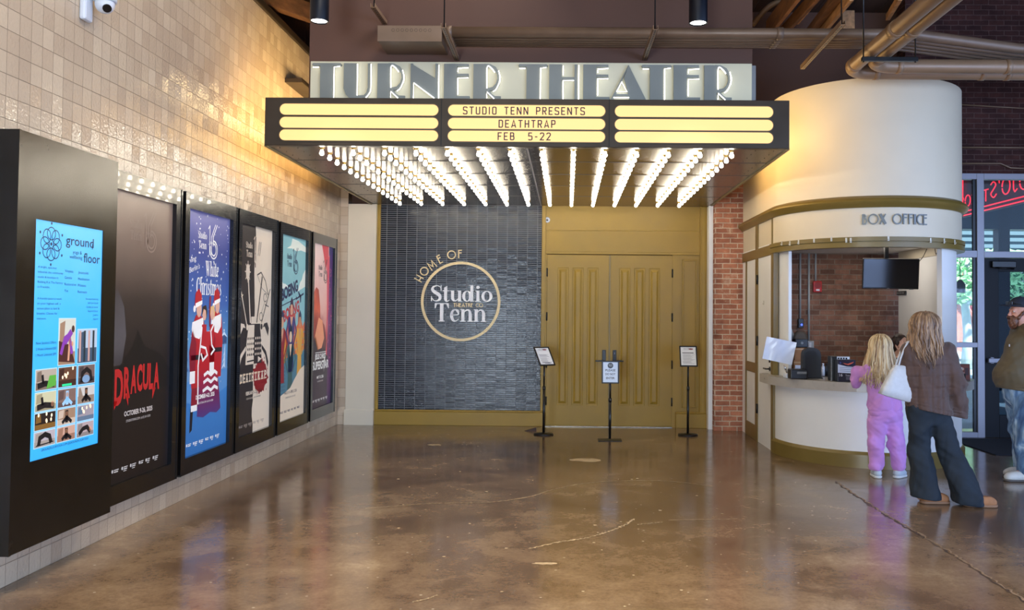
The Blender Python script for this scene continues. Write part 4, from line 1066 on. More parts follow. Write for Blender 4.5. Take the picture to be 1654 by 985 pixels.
PW, PH = .95, 2.115
def case(y0, label):
    """black wall case with a recessed poster; returns (case, artwork collector)"""
    e = empty('poster_case', (-3.25, y0+.57, .225), label, 'poster case', 'poster cases on the tiled wall')
    fm = MB(); a, b, z0, z1 = y0, y0+1.14, .225, 2.605; i0, i1, k0, k1 = y0+.095, y0+1.045, .362, 2.472; X0_, X1_ = -3.25, -3.198
    for q in ((a, i0, z0, z1), (i1, b, z0, z1), (i0, i1, z0, k0), (i0, i1, k1, z1)): fm.box(X0_, X1_, *q)
    fm.box(X1_-.001, X1_+.005, a, a+.012, z0, z1).box(X1_-.001, X1_+.005, b-.012, b, z0, z1)
    fm.build('case_frame', MT['blackgl'], e)
    MB().box(-3.25, -3.232, i0, i1, k0, k1).build('back_panel', MT['black'], e)
    ar = Art((-3.231, i0, k0), (0, 1, 0), (0, 0, 1), PW, PH)
    return e, ar
def season(ar, x, y, m, lay=4, k=1.):
    """two-line serif company name with a tall double-stroke 16 beside it"""
    ar.serif('Studio', x-.015, y+.004, .062*k, m, lay, 1., .78); ar.serif('Tenn', x-.02, y-.038, .068*k, m, lay, 1., .80)
    dy = .1*k/PH*1.0; X = x+.02
    ar.line([(X-.005, y+.05), (X+.03, y+.066)], .011, m, lay)
    ar.line([(X+.03, y+.066), (X+.03, y-.06)], .011, m, lay)
    ar.line([(X+.20, y+.075), (X+.11, y+.02), (X+.11, y-.02)], .013, m, lay); ar.line([(X+.16, y+.075), (X+.07, y+.018), (X+.07, y-.06)], .011, m, lay)
    cx, cy = X+.125, y-.035
    for r in (.085, .055): ar.line([(cx+r*math.cos(R(t)), cy+r*.45*math.sin(R(t))) for t in range(-200, 101, 12)], .012, m, lay)
    ar.text('SEASON', X+.105, y-.012, .022, m, lay+1, .5, .13)
def dates(ar, d, m, y=.222, w=.43, x=.47):
    ar.text(d, x, y, .034, m, 11, .5, w, b=.03); ar.text('STUDIOTENN.COM  (615) 541-8200', x, y-.022, .017, m, 11, .5, w*.86)
def sponsors(ar, m, y=.038):
    r = random.Random(3)
    for x, w in ((.14, .10), (.28, .09), (.41, .09), (.54, .07), (.65, .07), (.78, .09)):
        k = r.choice((0, 1, 2))
        ar.disc(x-w*.42, y+.006, .012, .006, m, 4)
        ar.rect(x-w*.2, x+w*.5, y+.007, y+.010, m, 4); ar.rect(x-w*.2, x+w*.4, y, y+.004, m, 4)
        if k: ar.rect(x-w*.2, x+w*.3, y-.006, y-.0035, m, 4)
WH = I(236, 234, 230); BK = I(28, 24, 26)
# ---- 1 dracula
e, ar = case(5.98, 'tall black wall case beside the blue screen, its dark smoky poster lettered in red')
ar.rect(0, 1, 0, 1, gradmat('print_smoke', [(0, rgb(26, 20, 20)), (.42, rgb(34, 27, 26)), (.62, rgb(52, 42, 38)), (.85, rgb(118, 98, 86)), (1, rgb(150, 128, 112))], noise=.12, ns=1.6), 0)
mist = gradmat('print_mist', [(0, rgb(40, 34, 34)), (.5, rgb(86, 82, 84)), (1, rgb(48, 40, 38))], a=1.0, b=1.9, noise=.5, ns=4)
ar.poly([(.02, .40), (.20, .40), (.26, .5), (.22, .60), (.12, .66), (.02, .64)], mist, 1)
ar.poly([(.0, .36), (.12, .38), (.36, .46), (.44, .52), (.55, .46), (.86, .42), (1, .36), (1, .30), (0, .30)], I(24, 20, 20), 2)
season(ar, .48, .875, I(142, 122, 108))
red = I(188, 40, 40)
for k, (c, w_, dz) in enumerate((('D', .16, -.03), ('R', .12, -.012), ('A', .115, 0), ('C', .11, .004), ('U', .12, .006), ('L', .09, .004), ('A', .125, 0))):
    x = .10+sum((.16, .12, .115, .11, .12, .09)[:k])*.86
    ar.text(c, x, .30+dz, .19-dz*1.6, red, 4, 0, w_*.80*PW, b=.04)
ar.poly([(.26, .30), (.31, .30), (.31, .255)], red, 4); ar.poly([(.70, .302), (.755, .302), (.70, .262)], red, 4); ar.poly([(.1, .28), (.15, .28), (.10, .25)], red, 4)
dates(ar, 'OCTOBER 9-26, 2025', I(200, 190, 184)); sponsors(ar, I(200, 196, 192))
ar.done('poster', e)
# ---- 2 white christmas
e, ar = case(7.185, 'tall black wall case with a blue snowy poster of figures in red coats')
ar.rect(0, 1, 0, 1, gradmat('print_blue_night', [(0, rgb(48, 110, 176)), (.25, rgb(60, 124, 188)), (.45, rgb(92, 150, 196)), (.62, rgb(56, 92, 160)), (.85, rgb(58, 68, 132)), (1, rgb(112, 112, 168))]), 0)
r = random.Random(5)
for k in range(120): ar.disc(r.uniform(.02, .98), r.uniform(.25, .99), *( (q, q*.45) for q in (r.uniform(.004, .012),)).__next__(), WH, 1, 0, 7)
snow = I(196, 214, 232); pine = I(104, 146, 190)
ar.poly([(0, .32), (.1, .34), (.22, .30), (.4, .27), (.7, .29), (1, .34), (1, .25), (.7, .22), (.3, .2), (0, .22)], I(84, 138, 194), 1)
for x, y, s in ((.06, .30, 1.), (.93, .33, .6), (.2, .34, .5)):
    for q in range(4):
        yy = y+q*.042*s; ww = (.14-.03*q)*s
        ar.poly([(x-ww, yy), (x+ww, yy), (x, yy+.07*s)], pine, 2); ar.poly([(x-ww, yy), (x-ww*.3, yy+.012), (x+ww*.1, yy+.004), (x, yy+.07*s)], snow, 3)
ar.poly([(.83, .44), (.97, .44), (.97, .47), (.90, .49), (.83, .47)], I(50, 76, 120), 2); ar.poly([(.81, .468), (.90, .497), (.99, .468), (.90, .482)], snow, 3)
season(ar, .46, .885, WH)
ar.serif('r', .30, .80, .001, WH, 4)
ar.text('Irving', .13, .785, .045, WH, 4, .5, .17, .25, 14); ar.text("Berlin's", .19, .752, .045, WH, 4, .5, .21, .25, 14)
ar.serif('White', .58, .735, .135, WH, 4, .5, .62); ar.serif('Christmas', .52, .655, .150, WH, 4, .5, .60)
rd, rd2, fur, flesh, blk = I(176, 32, 40), I(132, 24, 44), I(236, 234, 232), I(214, 168, 146), I(30, 28, 34)
def santa(x, y, s, face):
    P = lambda *q: [(x+a*s, y+b*s) for a, b in q]
    ar.poly(P((-.13, .0), (.12, .0), (.15, .16), (.12, .27), (.04, .30), (-.06, .30), (-.13, .26), (-.17, .14)), rd, 4)
    ar.poly(P((-.14, .27), (.10, .29), (.10, .23), (.02, .20), (-.10, .21), (-.15, .24)), fur, 5)
    ar.disc(x+.0*s, y+.325*s, .055*s, .035*s, flesh, 6); ar.poly(P((-.07, .335), (.06, .345), (.05, .385), (-.01, .41), (-.08, .39), (-.10, .33)), rd, 6)
    ar.poly(P((-.08, .328), (.065, .345), (.065, .362), (-.08, .348)), fur, 7); ar.disc(x-.10*s, y+.325*s, .025*s, .014*s, fur, 7)
    ar.rect(x-.15*s, x+.13*s, y+.115*s, y+.135*s, blk, 5)
    ar.rect(x-.17*s, x-.06*s, y+.02*s, y+.07*s, fur, 6); ar.poly(P((-.17, .07), (-.06, .07), (-.04, .18), (-.12, .24), (-.19, .15)), rd2, 5)
santa(.30, .27, 1.0, 0); santa(.72, .30, .95, 0)
ar.poly([(.18, .285), (.32, .285), (.33, .19), (.17, .19)], rd2, 3); ar.rect(.17, .30, .175, .20, fur, 4)
ar.poly([(.16, .19), (.22, .19), (.20, .10), (.15, .09)], blk, 3)
gown = gradmat('print_gown', [(0, rgb(60, 60, 130)), (.35, rgb(110, 34, 80)), (.7, rgb(176, 30, 40)), (1, rgb(180, 34, 42))], a=.60, b=1.3)
ar.poly([(.36, .50), (.64, .50), (.70, .40), (.80, .24), (.84, .16), (.74, .145), (.60, .155), (.44, .14), (.30, .15), (.34, .30)], gown, 5)
for yy in (.315, .285, .25): ar.line([(.44-.3*(.33-yy), yy), (.52, yy+.012), (.60, yy-.002), (.68, yy+.012), (.74+.3*(.33-yy), yy)], .03, fur, 6)
for x, hc in ((.42, I(50, 34, 30)), (.60, I(214, 178, 120))):
    ar.poly([(x-.06, .44), (x+.06, .44), (x+.05, .53), (x-.05, .53)], rd, 6); ar.disc(x, .575, .045, .028, flesh, 7); ar.poly([(x-.055, .565), (x-.045, .605), (x+.03, .612), (x+.06, .585), (x+.05, .55), (x+.025, .59), (x-.02, .595)], hc, 8)
ar.line([(.37, .52), (.34, .44), (.30, .36), (.31, .2)], .022, fur, 8); ar.line([(.66, .54), (.57, .50), (.60, .44), (.66, .42), (.58, .40)], .022, fur, 8)
ar.line([(.55, .52), (.54, .60), (.55, .65)], .032, rd2, 6); ar.line([(.34, .44), (.46, .43), (.50, .40), (.40, .38), (.36, .41)], .022, fur, 9)
dates(ar, 'DECEMBER 4-21, 2025', WH, .222, .40); sponsors(ar, WH); ar.done('poster', e)
# ---- 3 deathtrap
e, ar = case(8.37, 'tall black wall case with a half black half cream poster showing a typewriter')
dk, cr = I(46, 40, 40), I(214, 200, 182)
ar.rect(0, 1, 0, 1, cr, 0)
r = random.Random(2); ed = [(.47+r.uniform(-.018, .018), k/26) for k in range(27)]
ar._m(dk); ar.strip([(0, b*PH) for a, b in ed], [(a*PW, b*PH) for a, b in ed], ar._o(1), ar.u, ar.v, 0)
season(ar, .40, .885, cr); ar.rect(.47, .49, .80, .95, dk, 2)
for d in (.55, .6): ar.line([(d, .86), (d+.04, .93)], .01, dk, 5)
P2 = lambda pts, m, l=4: ar.poly(pts, m, l)
# mace, sword, crossbow, spear, cuffs
ar.line([(.36, .53), (.28, .74)], .026, cr, 3); ar.disc(.26, .775, .055, .038, cr, 3)
for k in range(8): a = k*PI/4; ar.line([(.26+.045*math.cos(a), .775+.03*math.sin(a)), (.26+.085*math.cos(a), .775+.052*math.sin(a))], .012, cr, 3)
ar.line([(.26, .52), (.08, .68)], .018, cr, 3); ar.line([(.05, .645), (.14, .665)], .012, cr, 3); ar.line([(.08, .68), (.04, .71)], .02, cr, 3)
ar.line([(.55, .53), (.70, .76)], .026, dk, 3); ar.line([(.54, .765), (.66, .78), (.80, .74), (.90, .67)], .014, dk, 3); ar.line([(.54, .765), (.70, .70), (.90, .67)], .006, dk, 3)
ar.line([(.70, .53), (.96, .70)], .016, dk, 3); ar.line([(.80, .62), (.92, .61)], .012, dk, 3)
ar.line([(.68+.05*math.cos(R(t)), .56+.02*math.sin(R(t))) for t in range(0, 330, 20)], .009, dk, 3); ar.line([(.80+.05*math.cos(R(t)), .655+.02*math.sin(R(t))) for t in range(0, 330, 20)], .009, dk, 3); ar.line([(.69, .58), (.79, .635)], .005, dk, 3)
# typewriter
P2([(.24, .33), (.72, .33), (.70, .44), (.66, .50), (.30, .50), (.26, .44)], cr, 3); P2([(.48, .33), (.72, .33), (.70, .44), (.66, .50), (.48, .50)], dk, 4)
ar.rect(.30, .66, .50, .525, dk, 4); ar.rect(.30, .48, .50, .52, cr, 5); ar.disc(.27, .51, .03, .015, cr, 5); ar.disc(.70, .51, .03, .015, dk, 5)
ar.rect(.38, .60, .525, .56, cr, 3)
for j in range(4):
    for k in range(8): ar.disc(.30+k*.055, .455-j*.026, .016, .007, dk if k < 3.5 else cr, 6, 0, 8)
ar.line([(.28, .345), (.68, .35)], .014, dk, 6); P2([(.60, .335), (.71, .35), (.60, .365)], cr, 7)
for sx, m in ((-1, cr), (1, dk)):
    c = .48
    P2([(c+sx*.46, .50), (c+sx*.40, .53), (c+sx*.30, .525), (c+sx*.26, .505), (c+sx*.32, .51), (c+sx*.38, .485), (c+sx*.44, .46)], m, 4)
    P2([(c+sx*.24, .42), (c+sx*.38, .385), (c+sx*.46, .33), (c+sx*.44, .30), (c+sx*.40, .33), (c+sx*.36, .365), (c+sx*.24, .40)], m, 4)
bl = I(134, 26, 30)
pts = []
for k in range(40):
    a = 2*PI*k/40; q = 1+r.uniform(-.16, .3)*(k % 2); pts.append((.70+.21*q*math.cos(a), .262+.075*q*math.sin(a)))
P2(pts, bl, 3)
for k in range(14): ar.disc(.70+r.uniform(-.25, .25), .27+r.uniform(-.1, .1), .01, .006, bl, 3, 0, 7)
ar.line([(.62, .2), (.60, .175)], .012, bl, 3)
sl = []
def slab(s, x, y, h, m, wd):
    n = len(s); w = wd/n
    for k, c in enumerate(s):
        X = x+k*w
        ar.text(c, X+w*.45, y, h, m, 6, .5, w*PW*.72, b=.04)
        for yy in (y, y+(h-.012)/PH): ar.rect(X+w*.06, X+w*.86, yy, yy+.0058, m, 6) if c not in 'P' or yy == y else None
slab('DEATH', .08, .248, .085, cr, .42); slab('TRAP', .50, .248, .085, cr, .40)
dates(ar, 'FEBRUARY', cr, .185, .20, .36); ar.text('5-22, 2026', .62, .185, .034, dk, 5, .5, .26); ar.rect(.47, .75, .160, .176, cr, 4); ar.text('(615) 541-8200', .60, .163, .017, dk, 6, .5, .2)
sponsors(ar, I(150, 140, 132)); ar.done('poster', e)
# ---- 4 boeing boeing
e, ar = case(9.588, 'tall black wall case with a pale blue and cream poster showing a small plane')
sky, cl, navy, rdd = I(134, 184, 190), I(220, 226, 218), I(44, 44, 78), I(176, 56, 62)
ar.rect(0, 1, 0, 1, sky, 0); 
P2([(.25, .93), (.40, .95), (.45, .99), (.7, .985), (1, .96), (1, .93), (.8, .935), (.62, .925), (.45, .935)], cl, 1)
P2([(0, .70), (.1, .715), (.12, .74), (0, .79)], cl, 1); P2([(0, .70), (.36, .72), (.22, .735), (0, .74)], cl, 1)
P2([(.70, .70), (1, .73), (1, .83), (.9, .80), (.86, .77), (.78, .75)], cl, 1)
season(ar, .46, .87, navy)
ar.text('BOEING', .40, .675, .125, navy, 4, .5, .60, 0, 13, b=.045); ar.text('BOEING', .47, .56, .125, rdd, 4, .5, .60, 0, 13, b=.045)
ar.line([(.02, .61), (.70, .665)], .012, navy, 4)
ar.line([(.62, .655), (.94, .69)], .022, navy, 5); P2([(.76, .67), (.70, .70), (.73, .70), (.82, .676)], navy, 5); P2([(.78, .67), (.80, .635), (.83, .64), (.84, .678)], navy, 5); P2([(.64, .655), (.62, .675), (.66, .665)], navy, 5)
og, ye, gr, pu = I(206, 110, 70), I(212, 158, 62), I(60, 92, 92), I(56, 52, 110)
P2([(0, .30), (0, .48), (.2, .5), (.2, .44), (.4, .46), (.5, .44), (.62, .46), (.66, .50), (.74, .52), (.8, .49), (.86, .54), (.92, .5), (1, .53), (1, .3)], og, 2)
P2([(.70, .45), (.745, .60), (.755, .66), (.765, .60), (.82, .45), (.78, .45), (.755, .50), (.73, .45)], og, 3)
P2([(0, .40), (.24, .44), (.30, .32), (0, .26)], ye, 3); P2([(.3, .56), (.62, .58), (.62, .46), (.3, .44)], I(186, 96, 84), 3)
for k in range(5): ar.line([(.62, .30+k*.035), (1, .33+k*.035)], .012, I(120, 150, 156), 3)
for k in range(9): ar.rect(.02, .26+.01*(k % 2), .275-k*.02, .287-k*.02, I(72, 108, 128), 4)
P2([(0, .32), (.5, .34), (1, .36), (1, .27), (.62, .20), (.5, .17), (0, .12)], I(78, 122, 140), 3)
def steward(x, y, s, c, hair, skin_):
    q = lambda *z: [(x+a*s, y+b*s) for a, b in z]
    P2(q((-.10, -.16), (.10, -.16), (.07, 0), (.12, .08), (.10, .13), (-.10, .13), (-.12, .08), (-.07, 0)), c, 6)
    P2(q((-.05, .13), (.05, .13), (0, .06)), skin_, 7); ar.line(q((-.10, .12), (-.19, .05), (-.08, -.02)), .03*s, c, 7); ar.line(q((.10, .12), (.19, .05), (.08, -.02)), .03*s, c, 7)
    ar.disc(x, y+.17*s, .05*s, .032*s, skin_, 7); P2(q((-.06, .165), (-.05, .21), (.0, .235), (.05, .21), (.06, .165), (.02, .195), (-.03, .195)), hair, 8)
steward(.46, .42, 1.05, pu, I(60, 40, 70), I(206, 160, 130)); steward(.80, .36, 1.0, ye, navy, I(196, 140, 100)); steward(.12, .36, 1.0, I(140, 44, 50), navy, I(206, 160, 130)); steward(.44, .27, 1.05, gr, I(34, 50, 60), I(214, 190, 160))
P2([(0, 0), (1, 0), (1, .275), (.82, .255), (.60, .205), (.45, .165), (0, .125)], I(222, 206, 184), 9)
ar.text('MARCH 19 - APRIL 5, 2026', .46, .135, .034, navy, 12, .5, .46); ar.text('STUDIOTENN.COM  (615) 541-8200', .46, .112, .017, navy, 12, .5, .36)
ar2 = ar; r = random.Random(3)
for x, w_ in ((.14, .10), (.28, .09), (.41, .09), (.54, .07), (.65, .07), (.78, .09)):
    ar.disc(x-w_*.42, .044, .012, .006, navy, 12); ar.rect(x-w_*.2, x+w_*.5, .045, .048, navy, 12); ar.rect(x-w_*.2, x+w_*.4, .038, .042, navy, 12)
ar.done('poster', e)
# ---- 5 superstar
e, ar = case(10.82, 'tall black wall case next to the white pillar, with a pink, red and violet poster')
ar.rect(0, 1, 0, 1, gradmat('print_fire', [(0, rgb(52, 34, 48)), (.33, rgb(58, 36, 48)), (.45, rgb(170, 70, 60)), (.6, rgb(226, 170, 158)), (1, rgb(236, 206, 200))], noise=.25, ns=4), 0)
ar.rect(.80, 1, 0, 1, gradmat('print_violet', [(0, rgb(50, 34, 70)), (.5, rgb(120, 40, 100)), (1, rgb(48, 40, 104))], noise=.4, ns=3), 1)
P2([(.45, 1), (.78, 1), (.80, .85), (.72, .9), (.66, .84), (.55, .93)], I(206, 60, 76), 1)
P2([(.70, .9), (.84, .95), (.82, .6), (.76, .45), (.80, .2), (.70, .3), (.74, .6)], I(204, 66, 90), 2)
rob = gradmat('print_robe', [(0, rgb(44, 26, 34)), (.4, rgb(150, 50, 40)), (.7, rgb(214, 92, 60)), (1, rgb(170, 66, 54))], a=1.1, b=1.9, noise=.5, ns=6)
P2([(.0, .42), (.06, .56), (.10, .70), (.20, .735), (.32, .72), (.40, .62), (.42, .55), (.62, .5), (.74, .40), (.70, .33), (0, .33)], rob, 3)
P2([(.16, .43), (.34, .55), (.52, .53), (.62, .42), (.5, .36), (.3, .35)], I(232, 150, 110), 4)
P2([(0, .33), (.2, .44), (.33, .36), (.40, .30), (.6, .34), (.8, .3), (.8, .18), (0, .18)], I(50, 34, 44), 4)
for k in range(26): ar.disc(r.uniform(.78, .98), r.uniform(.25, .9), .008, .006, I(226, 130, 150), 3, 0, 6)
season(ar, .50, .84, I(70, 50, 54))
ar.text('JESUS CHRIST', .45, .295, .062, WH, 6, .5, .50, b=.035); ar.text('SUPERSTAR', .47, .232, .10, WH, 6, .5, .74, b=.03); P2([(.63, .30), (.68, .30), (.62, .205)], WH, 6)
ar.rect(.2, .72, .332, .336, WH, 6)
dates(ar, 'MAY 7-31, 2026', WH, .175, .30, .44); sponsors(ar, WH); ar.done('poster', e)

# ---- kiosk with the lit yoga screen
ky0, ky1, kz0, kz1, kx = 4.76, 5.83, .25, 2.613, -3.06
ks = empty('display_kiosk', (-3.25, (ky0+ky1)/2, kz0), 'deep black wall kiosk at the near end with a lit blue yoga studio screen', 'digital display')
km = MB(); i0, i1, k0, k1 = 4.938, 5.662, .738, 2.13
for q in ((ky0, i0, kz0, kz1), (i1, ky1, kz0, kz1), (i0, i1, kz0, k0), (i0, i1, k1, kz1)): km.box(kx-.03, kx, *q)
km.box(-3.25, kx-.03, ky0, ky1, kz0, kz1)
km.box(kx-.001, kx+.006, ky0-.002, ky0+.018, kz0, kz1)
km.build('housing', M('black_kiosk_metal', (20, 19, 18), .24, .3, spec=.6, var=.1, vs=5), ks)
SG = .46
ar = Art((kx-.006, i0, k0), (0, 1, 0), (0, 0, 1), i1-i0, k1-k0)
def J(r_, g_, b_): return ink(r_, g_, b_, SG)
bgm = gradmat('screen_sky_blue', [(0, rgb(52, 168, 236)), (.55, rgb(62, 176, 238)), (1, rgb(96, 190, 240))], a=.74, b=2.13, glow=SG, noise=.35, ns=3)
ar.rect(0, 1, 0, 1, bgm, 0)
nv, txt = J(28, 48, 78), J(26, 60, 100)
cx, cy = .22, .905
for k in range(8):
    a = k*PI/4; q = .085; X, Y = cx+q*math.cos(a), cy+q*.52*math.sin(a)
    ar.line([(X+.052*math.cos(t)*(1 if k % 2 else 1.1), Y+.027*math.sin(t)*(1.1 if k % 2 else 1)) for t in (2*PI*j/16 for j in range(16))], .006, nv, 2, True)
ar.disc(cx, cy, .014, .0075, nv, 2)
for k in range(6): a = k*PI/3+PI/6; ar.disc(cx+.175*math.cos(a), cy+.088*math.sin(a), .011, .0065, nv, 2, 0, 8)
ar.text('ground', .64, .912, .058, nv, 3, .5, .31, b=.008); ar.text('floor', .83, .842, .058, nv, 3, .5, .19, b=.008); ar.line([(.835, .905), (.835, .93)], .007, nv, 3)
ar.text('yoga &', .60, .875, .022, nv, 3, .5, .10); ar.text('wellbeing', .58, .853, .022, nv, 3, .5, .14)
def para(lines, x, y, dy, h, w, al=0.):
    for k, s in enumerate(lines): ar.text(s, x, y-k*dy, h, txt, 3, al, min(w, .0105*len(s)*(h/.013)))
para(['A bright, spacious', 'industrial chic community', 'studio & boutique in', 'Building 8 at The Factory', 'in Franklin.'], .05, .800, .021, .0125, .25)
para(['A friendly space to work', 'on your highest self, a', 'serene place to land &', 'breathe. Classes for', 'everyone.'], .05, .668, .021, .0125, .25)
para(['Vinyasa', 'Gentle', 'Restorative', 'Yin'], .42, .790, .029, .016, .125); para(['Jivamukti', 'Meditation', 'Pilates', 'Retreats'], .62, .788, .029, .016, .2)
para(['Boutique featuring', 'Self Care Goods', 'Candles & Incense', 'Apparel & Decor', 'Jewelry', 'Apparel'], .95, .672, .0185, .010, .15, 1.)
para(['New Student Offers:', '2 Weeks Unlimited $50', '1 Month Unlimited $99'], .05, .480, .025, .0150, .20)
ar.text('GROUNDFLOORYOGA.COM @GROUNDFLOORYOGA', .5, .030, .014, nv, 3, .5, .50)
def thumb(x0, x1, y0, y1, cols, seed):
    r = random.Random(seed); c = [J(*q) for q in cols]
    ar.rect(x0-.008, x1+.008, y0-.004, y1+.004, J(176, 208, 224), 1)
    ar.rect(x0, x1, y0, y1, c[0], 2); w_, h_ = x1-x0, y1-y0
    ar.rect(x0, x1, y0, y0+h_*r.uniform(.25, .45), c[1], 3)
    ar.poly([(x0+w_*.06, y0+h_*.9), (x0+w_*r.uniform(.15, .4), y0+h_*.96), (x0+w_*.3, y0+h_*.45), (x0+w_*.04, y0+h_*.4)], c[1], 3)
    return c, w_, h_
def yogi(x0, y0, w_, h_, m, skin_, kind, lay=4):
    Q = lambda pts: [(x0+a*w_, y0+b*h_) for a, b in pts]
    if kind == 0: ar.line(Q([(.12, .2), (.35, .55), (.6, .62), (.8, .2)]), .028, m, lay); ar.disc(x0+.8*w_, y0+.42*h_, .018, .011, skin_, lay)
    elif kind == 1: ar.line(Q([(.5, .1), (.5, .55), (.5, .9)]), .03, m, lay); ar.line(Q([(.25, .12), (.5, .45), (.78, .1)]), .022, m, lay); ar.disc(x0+.5*w_, y0+.68*h_, .018, .011, skin_, lay)
    elif kind == 2: ar.line(Q([(.08, .2), (.45, .3), (.9, .2)]), .034, m, lay); ar.disc(x0+.82*w_, y0+.3*h_, .02, .012, skin_, lay); ar.line(Q([(.35, .3), (.3, .75)]), .022, m, lay)
    elif kind == 3: ar.line(Q([(.2, .12), (.25, .6), (.5, .78), (.72, .6), (.8, .12)]), .03, m, lay); ar.poly(Q([(.05, .06), (.9, .14), (.95, .22), (.1, .16)]), J(40, 36, 40), lay)
    else:
        for k in range(6): ar.disc(x0+w_*random.uniform(.15, .9), y0+h_*random.uniform(.45, .92), .012, .008, J(255, 236, 200), lay)
dkc, tan_, flo, gre, blu = (40, 30, 30), (150, 118, 90), (176, 160, 140), (90, 140, 60), (80, 140, 190)
fl_ = J(206, 150, 120); blk = J(24, 22, 26); pur = J(128, 60, 160)
c, w_, h_ = thumb(.36, .60, .385, .585, [(196, 196, 180), (150, 120, 96)], 1); ar.poly([(.36, .40), (.60, .39), (.52, .47), (.36, .49)], J(70, 36, 34), 4); yogi(.36, .39, w_, h_, pur, fl_, 0, 5); ar.line([(.52, .52), (.50, .40)], .02, fl_, 5); ar.line([(.44, .48), (.54, .53)], .04, pur, 6); ar.disc(.56, .54, .022, .016, J(70, 46, 40), 6)
c, w_, h_ = thumb(.64, .94, .385, .535, [(170, 186, 200), (60, 80, 100)], 2)
for k in range(4): ar.rect(.66+k*.07, .69+k*.07, .39, .53, J(36, 48, 56) if k % 2 else J(190, 150, 140), 4)
gx = ((.06, .34), (.37, .63), (.66, .92)); gy = ((.288, .370), (.210, .278), (.135, .200), (.060, .125)) 
sets = [[(170, 156, 140), (120, 104, 90)], [(92, 60, 44), (60, 36, 30)], [(110, 90, 84), (70, 60, 60)], [(190, 186, 150), (150, 140, 110)], [(120, 96, 86), (90, 70, 66)], [(190, 186, 180), (140, 120, 104)],
        [(36, 26, 24), (120, 86, 40)], [(150, 120, 96), (190, 170, 150)], [(150, 140, 146), (90, 110, 130)], [(170, 160, 164), (150, 140, 130)], [(190, 150, 130), (150, 110, 90)], [(170, 150, 150), (130, 120, 116)]]
kinds = [2, 4, 3, 2, 1, 1, 4, 1, 4, 3, 1, 0]
for k in range(12):
    x0, x1 = gx[k % 3]; a, b = (.288, .372, .200, .276, .122, .190, .050, .112)[(k//3)*2:(k//3)*2+2]
    c, w_, h_ = thumb(x0, x1, a, b, sets[k], 10+k)
    yogi(x0, a, w_, h_, blk if k not in (4,) else J(150, 190, 220), fl_, kinds[k])
ar.poly([(.20, .29), (.33, .30), (.33, .345), (.24, .345)], J(84, 160, 60), 5); ar.rect(.42, .56, .29, .300, J(40, 210, 140), 5); ar.disc(.78, .31, .06, .018, J(120, 150, 180), 5)
ar.done('screen', ks)
# ================================================================== sign stands by the doors
def stand(x, y, label, h, bw, bh, yaw, tilt, round_base, kind):
    t = empty('sign_stand', (x, y, 0), label, 'sign stand', 'sign stands before the gold doors')
    if round_base: MB().lathe([(.128, 0), (.132, .006), (.128, .018), (.05, .024), (.02, .03)], (x, y, 0), 36).build('base', MT['black'], t)
    else: MB().box(x-.15, x+.15, y-.10, y+.10, 0, .008, .003).build('base', MT['black'], t)
    MB().cyl((x, y, .02), (x, y, h*.62), .016, n=16).cyl((x, y, h*.6), (x, y, h-.06), .012, n=16).build('pole', MT['black'], t)
    MB().cyl((x, y, h*.6-.03), (x, y, h*.6+.015), .02, n=16).build('collar', MT['blackpl'], t)
    mt_ = Matrix.Translation((x, y-.02, h)) @ Matrix.Rotation(R(yaw), 4, 'Z') @ Matrix.Rotation(R(-tilt), 4, 'X')
    fm = MB(); fw = .017
    for q in ((-bw/2, bw/2, bh/2-fw, bh/2), (-bw/2, bw/2, -bh/2, -bh/2+fw), (-bw/2, -bw/2+fw, -bh/2, bh/2), (bw/2-fw, bw/2, -bh/2, bh/2)):
        fm.box(q[0], q[1], -.012, .004, q[2], q[3], .003, mtx=mt_)
    fm.box(-bw/2+.01, bw/2-.01, -.002, .006, -bh/2+.01, bh/2-.01, mtx=mt_)
    fm.cyl(mt_ @ Vector((0, .004, -.04)), (x, y, h-.08), .011, n=10)
    fr = fm.build('sign_frame', MT['black'], t)
    w, g_ = bw-2*fw, bh-2*fw; o = mt_ @ Vector((-w/2, -.004, -g_/2)); u = (mt_.to_3x3() @ Vector((1, 0, 0))); v = (mt_.to_3x3() @ Vector((0, 0, 1)))
    ar = Art(o, u, v, w, g_); pp, k = ink(234, 232, 230, .0), ink(58, 54, 58, .0)
    ar.rect(0, 1, 0, 1, pp if kind else ink(222, 230, 240), 0)
    if kind:
        ar.text('DEATHTRAP', .45, .88, .014, k, 3, .5, .10); ar.disc(.68, .895, .16, .035, ink(150, 50, 54), 1); ar.rect(.2, .8, .845, .852, k, 2)
        r = random.Random(kind)
        if kind == 2: ar.rect(.1, .85, .66, .70, k, 2)
        for j in range(13):
            y_ = .60-j*.042
            if kind == 2 or j not in (4,): ar.rect(.10+r.uniform(0, .06), r.uniform(.62, .92), y_, y_+.012, ink(120, 112, 116), 2)
        if kind == 1: ar.rect(.2, .9, .12, .15, k, 2); ar.rect(.35, .8, .06, .085, k, 2)
    else:
        ar.disc(.5, .83, .19, .19*w/g_, ink(44, 50, 60), 1, 0, 28); ar.text('Studio', .5, .845, .012, pp, 3, .5, .045); ar.text('Tenn', .5, .785, .012, pp, 3, .5, .036)
        for s, y_ in (('PLEASE', .545), ('DO NOT', .355), ('ENTER', .155)): ar.text(s, .5, y_, .026, k, 3, .5, .128 if s != 'ENTER' else .11, b=.02)
    ar.done('notice', fr)
p = onZ(878, 702, 0); stand(p.x, p.y, 'black sign stand with a tilted notice, between the dark tiles and the doors', 1.035, .235, .30, 32, 38, True, 1)
p = onZ(985, 711, 0); stand(p.x, p.y, 'black sign stand reading PLEASE DO NOT ENTER on a flat base', .865, .222, .288, 0, 4, False, 0)
p = onZ(1111, 703, 0); stand(p.x, p.y, 'black sign stand with a notice before the narrow gold panel right of the doors', 1.05, .235, .29, 0, 22, True, 2)
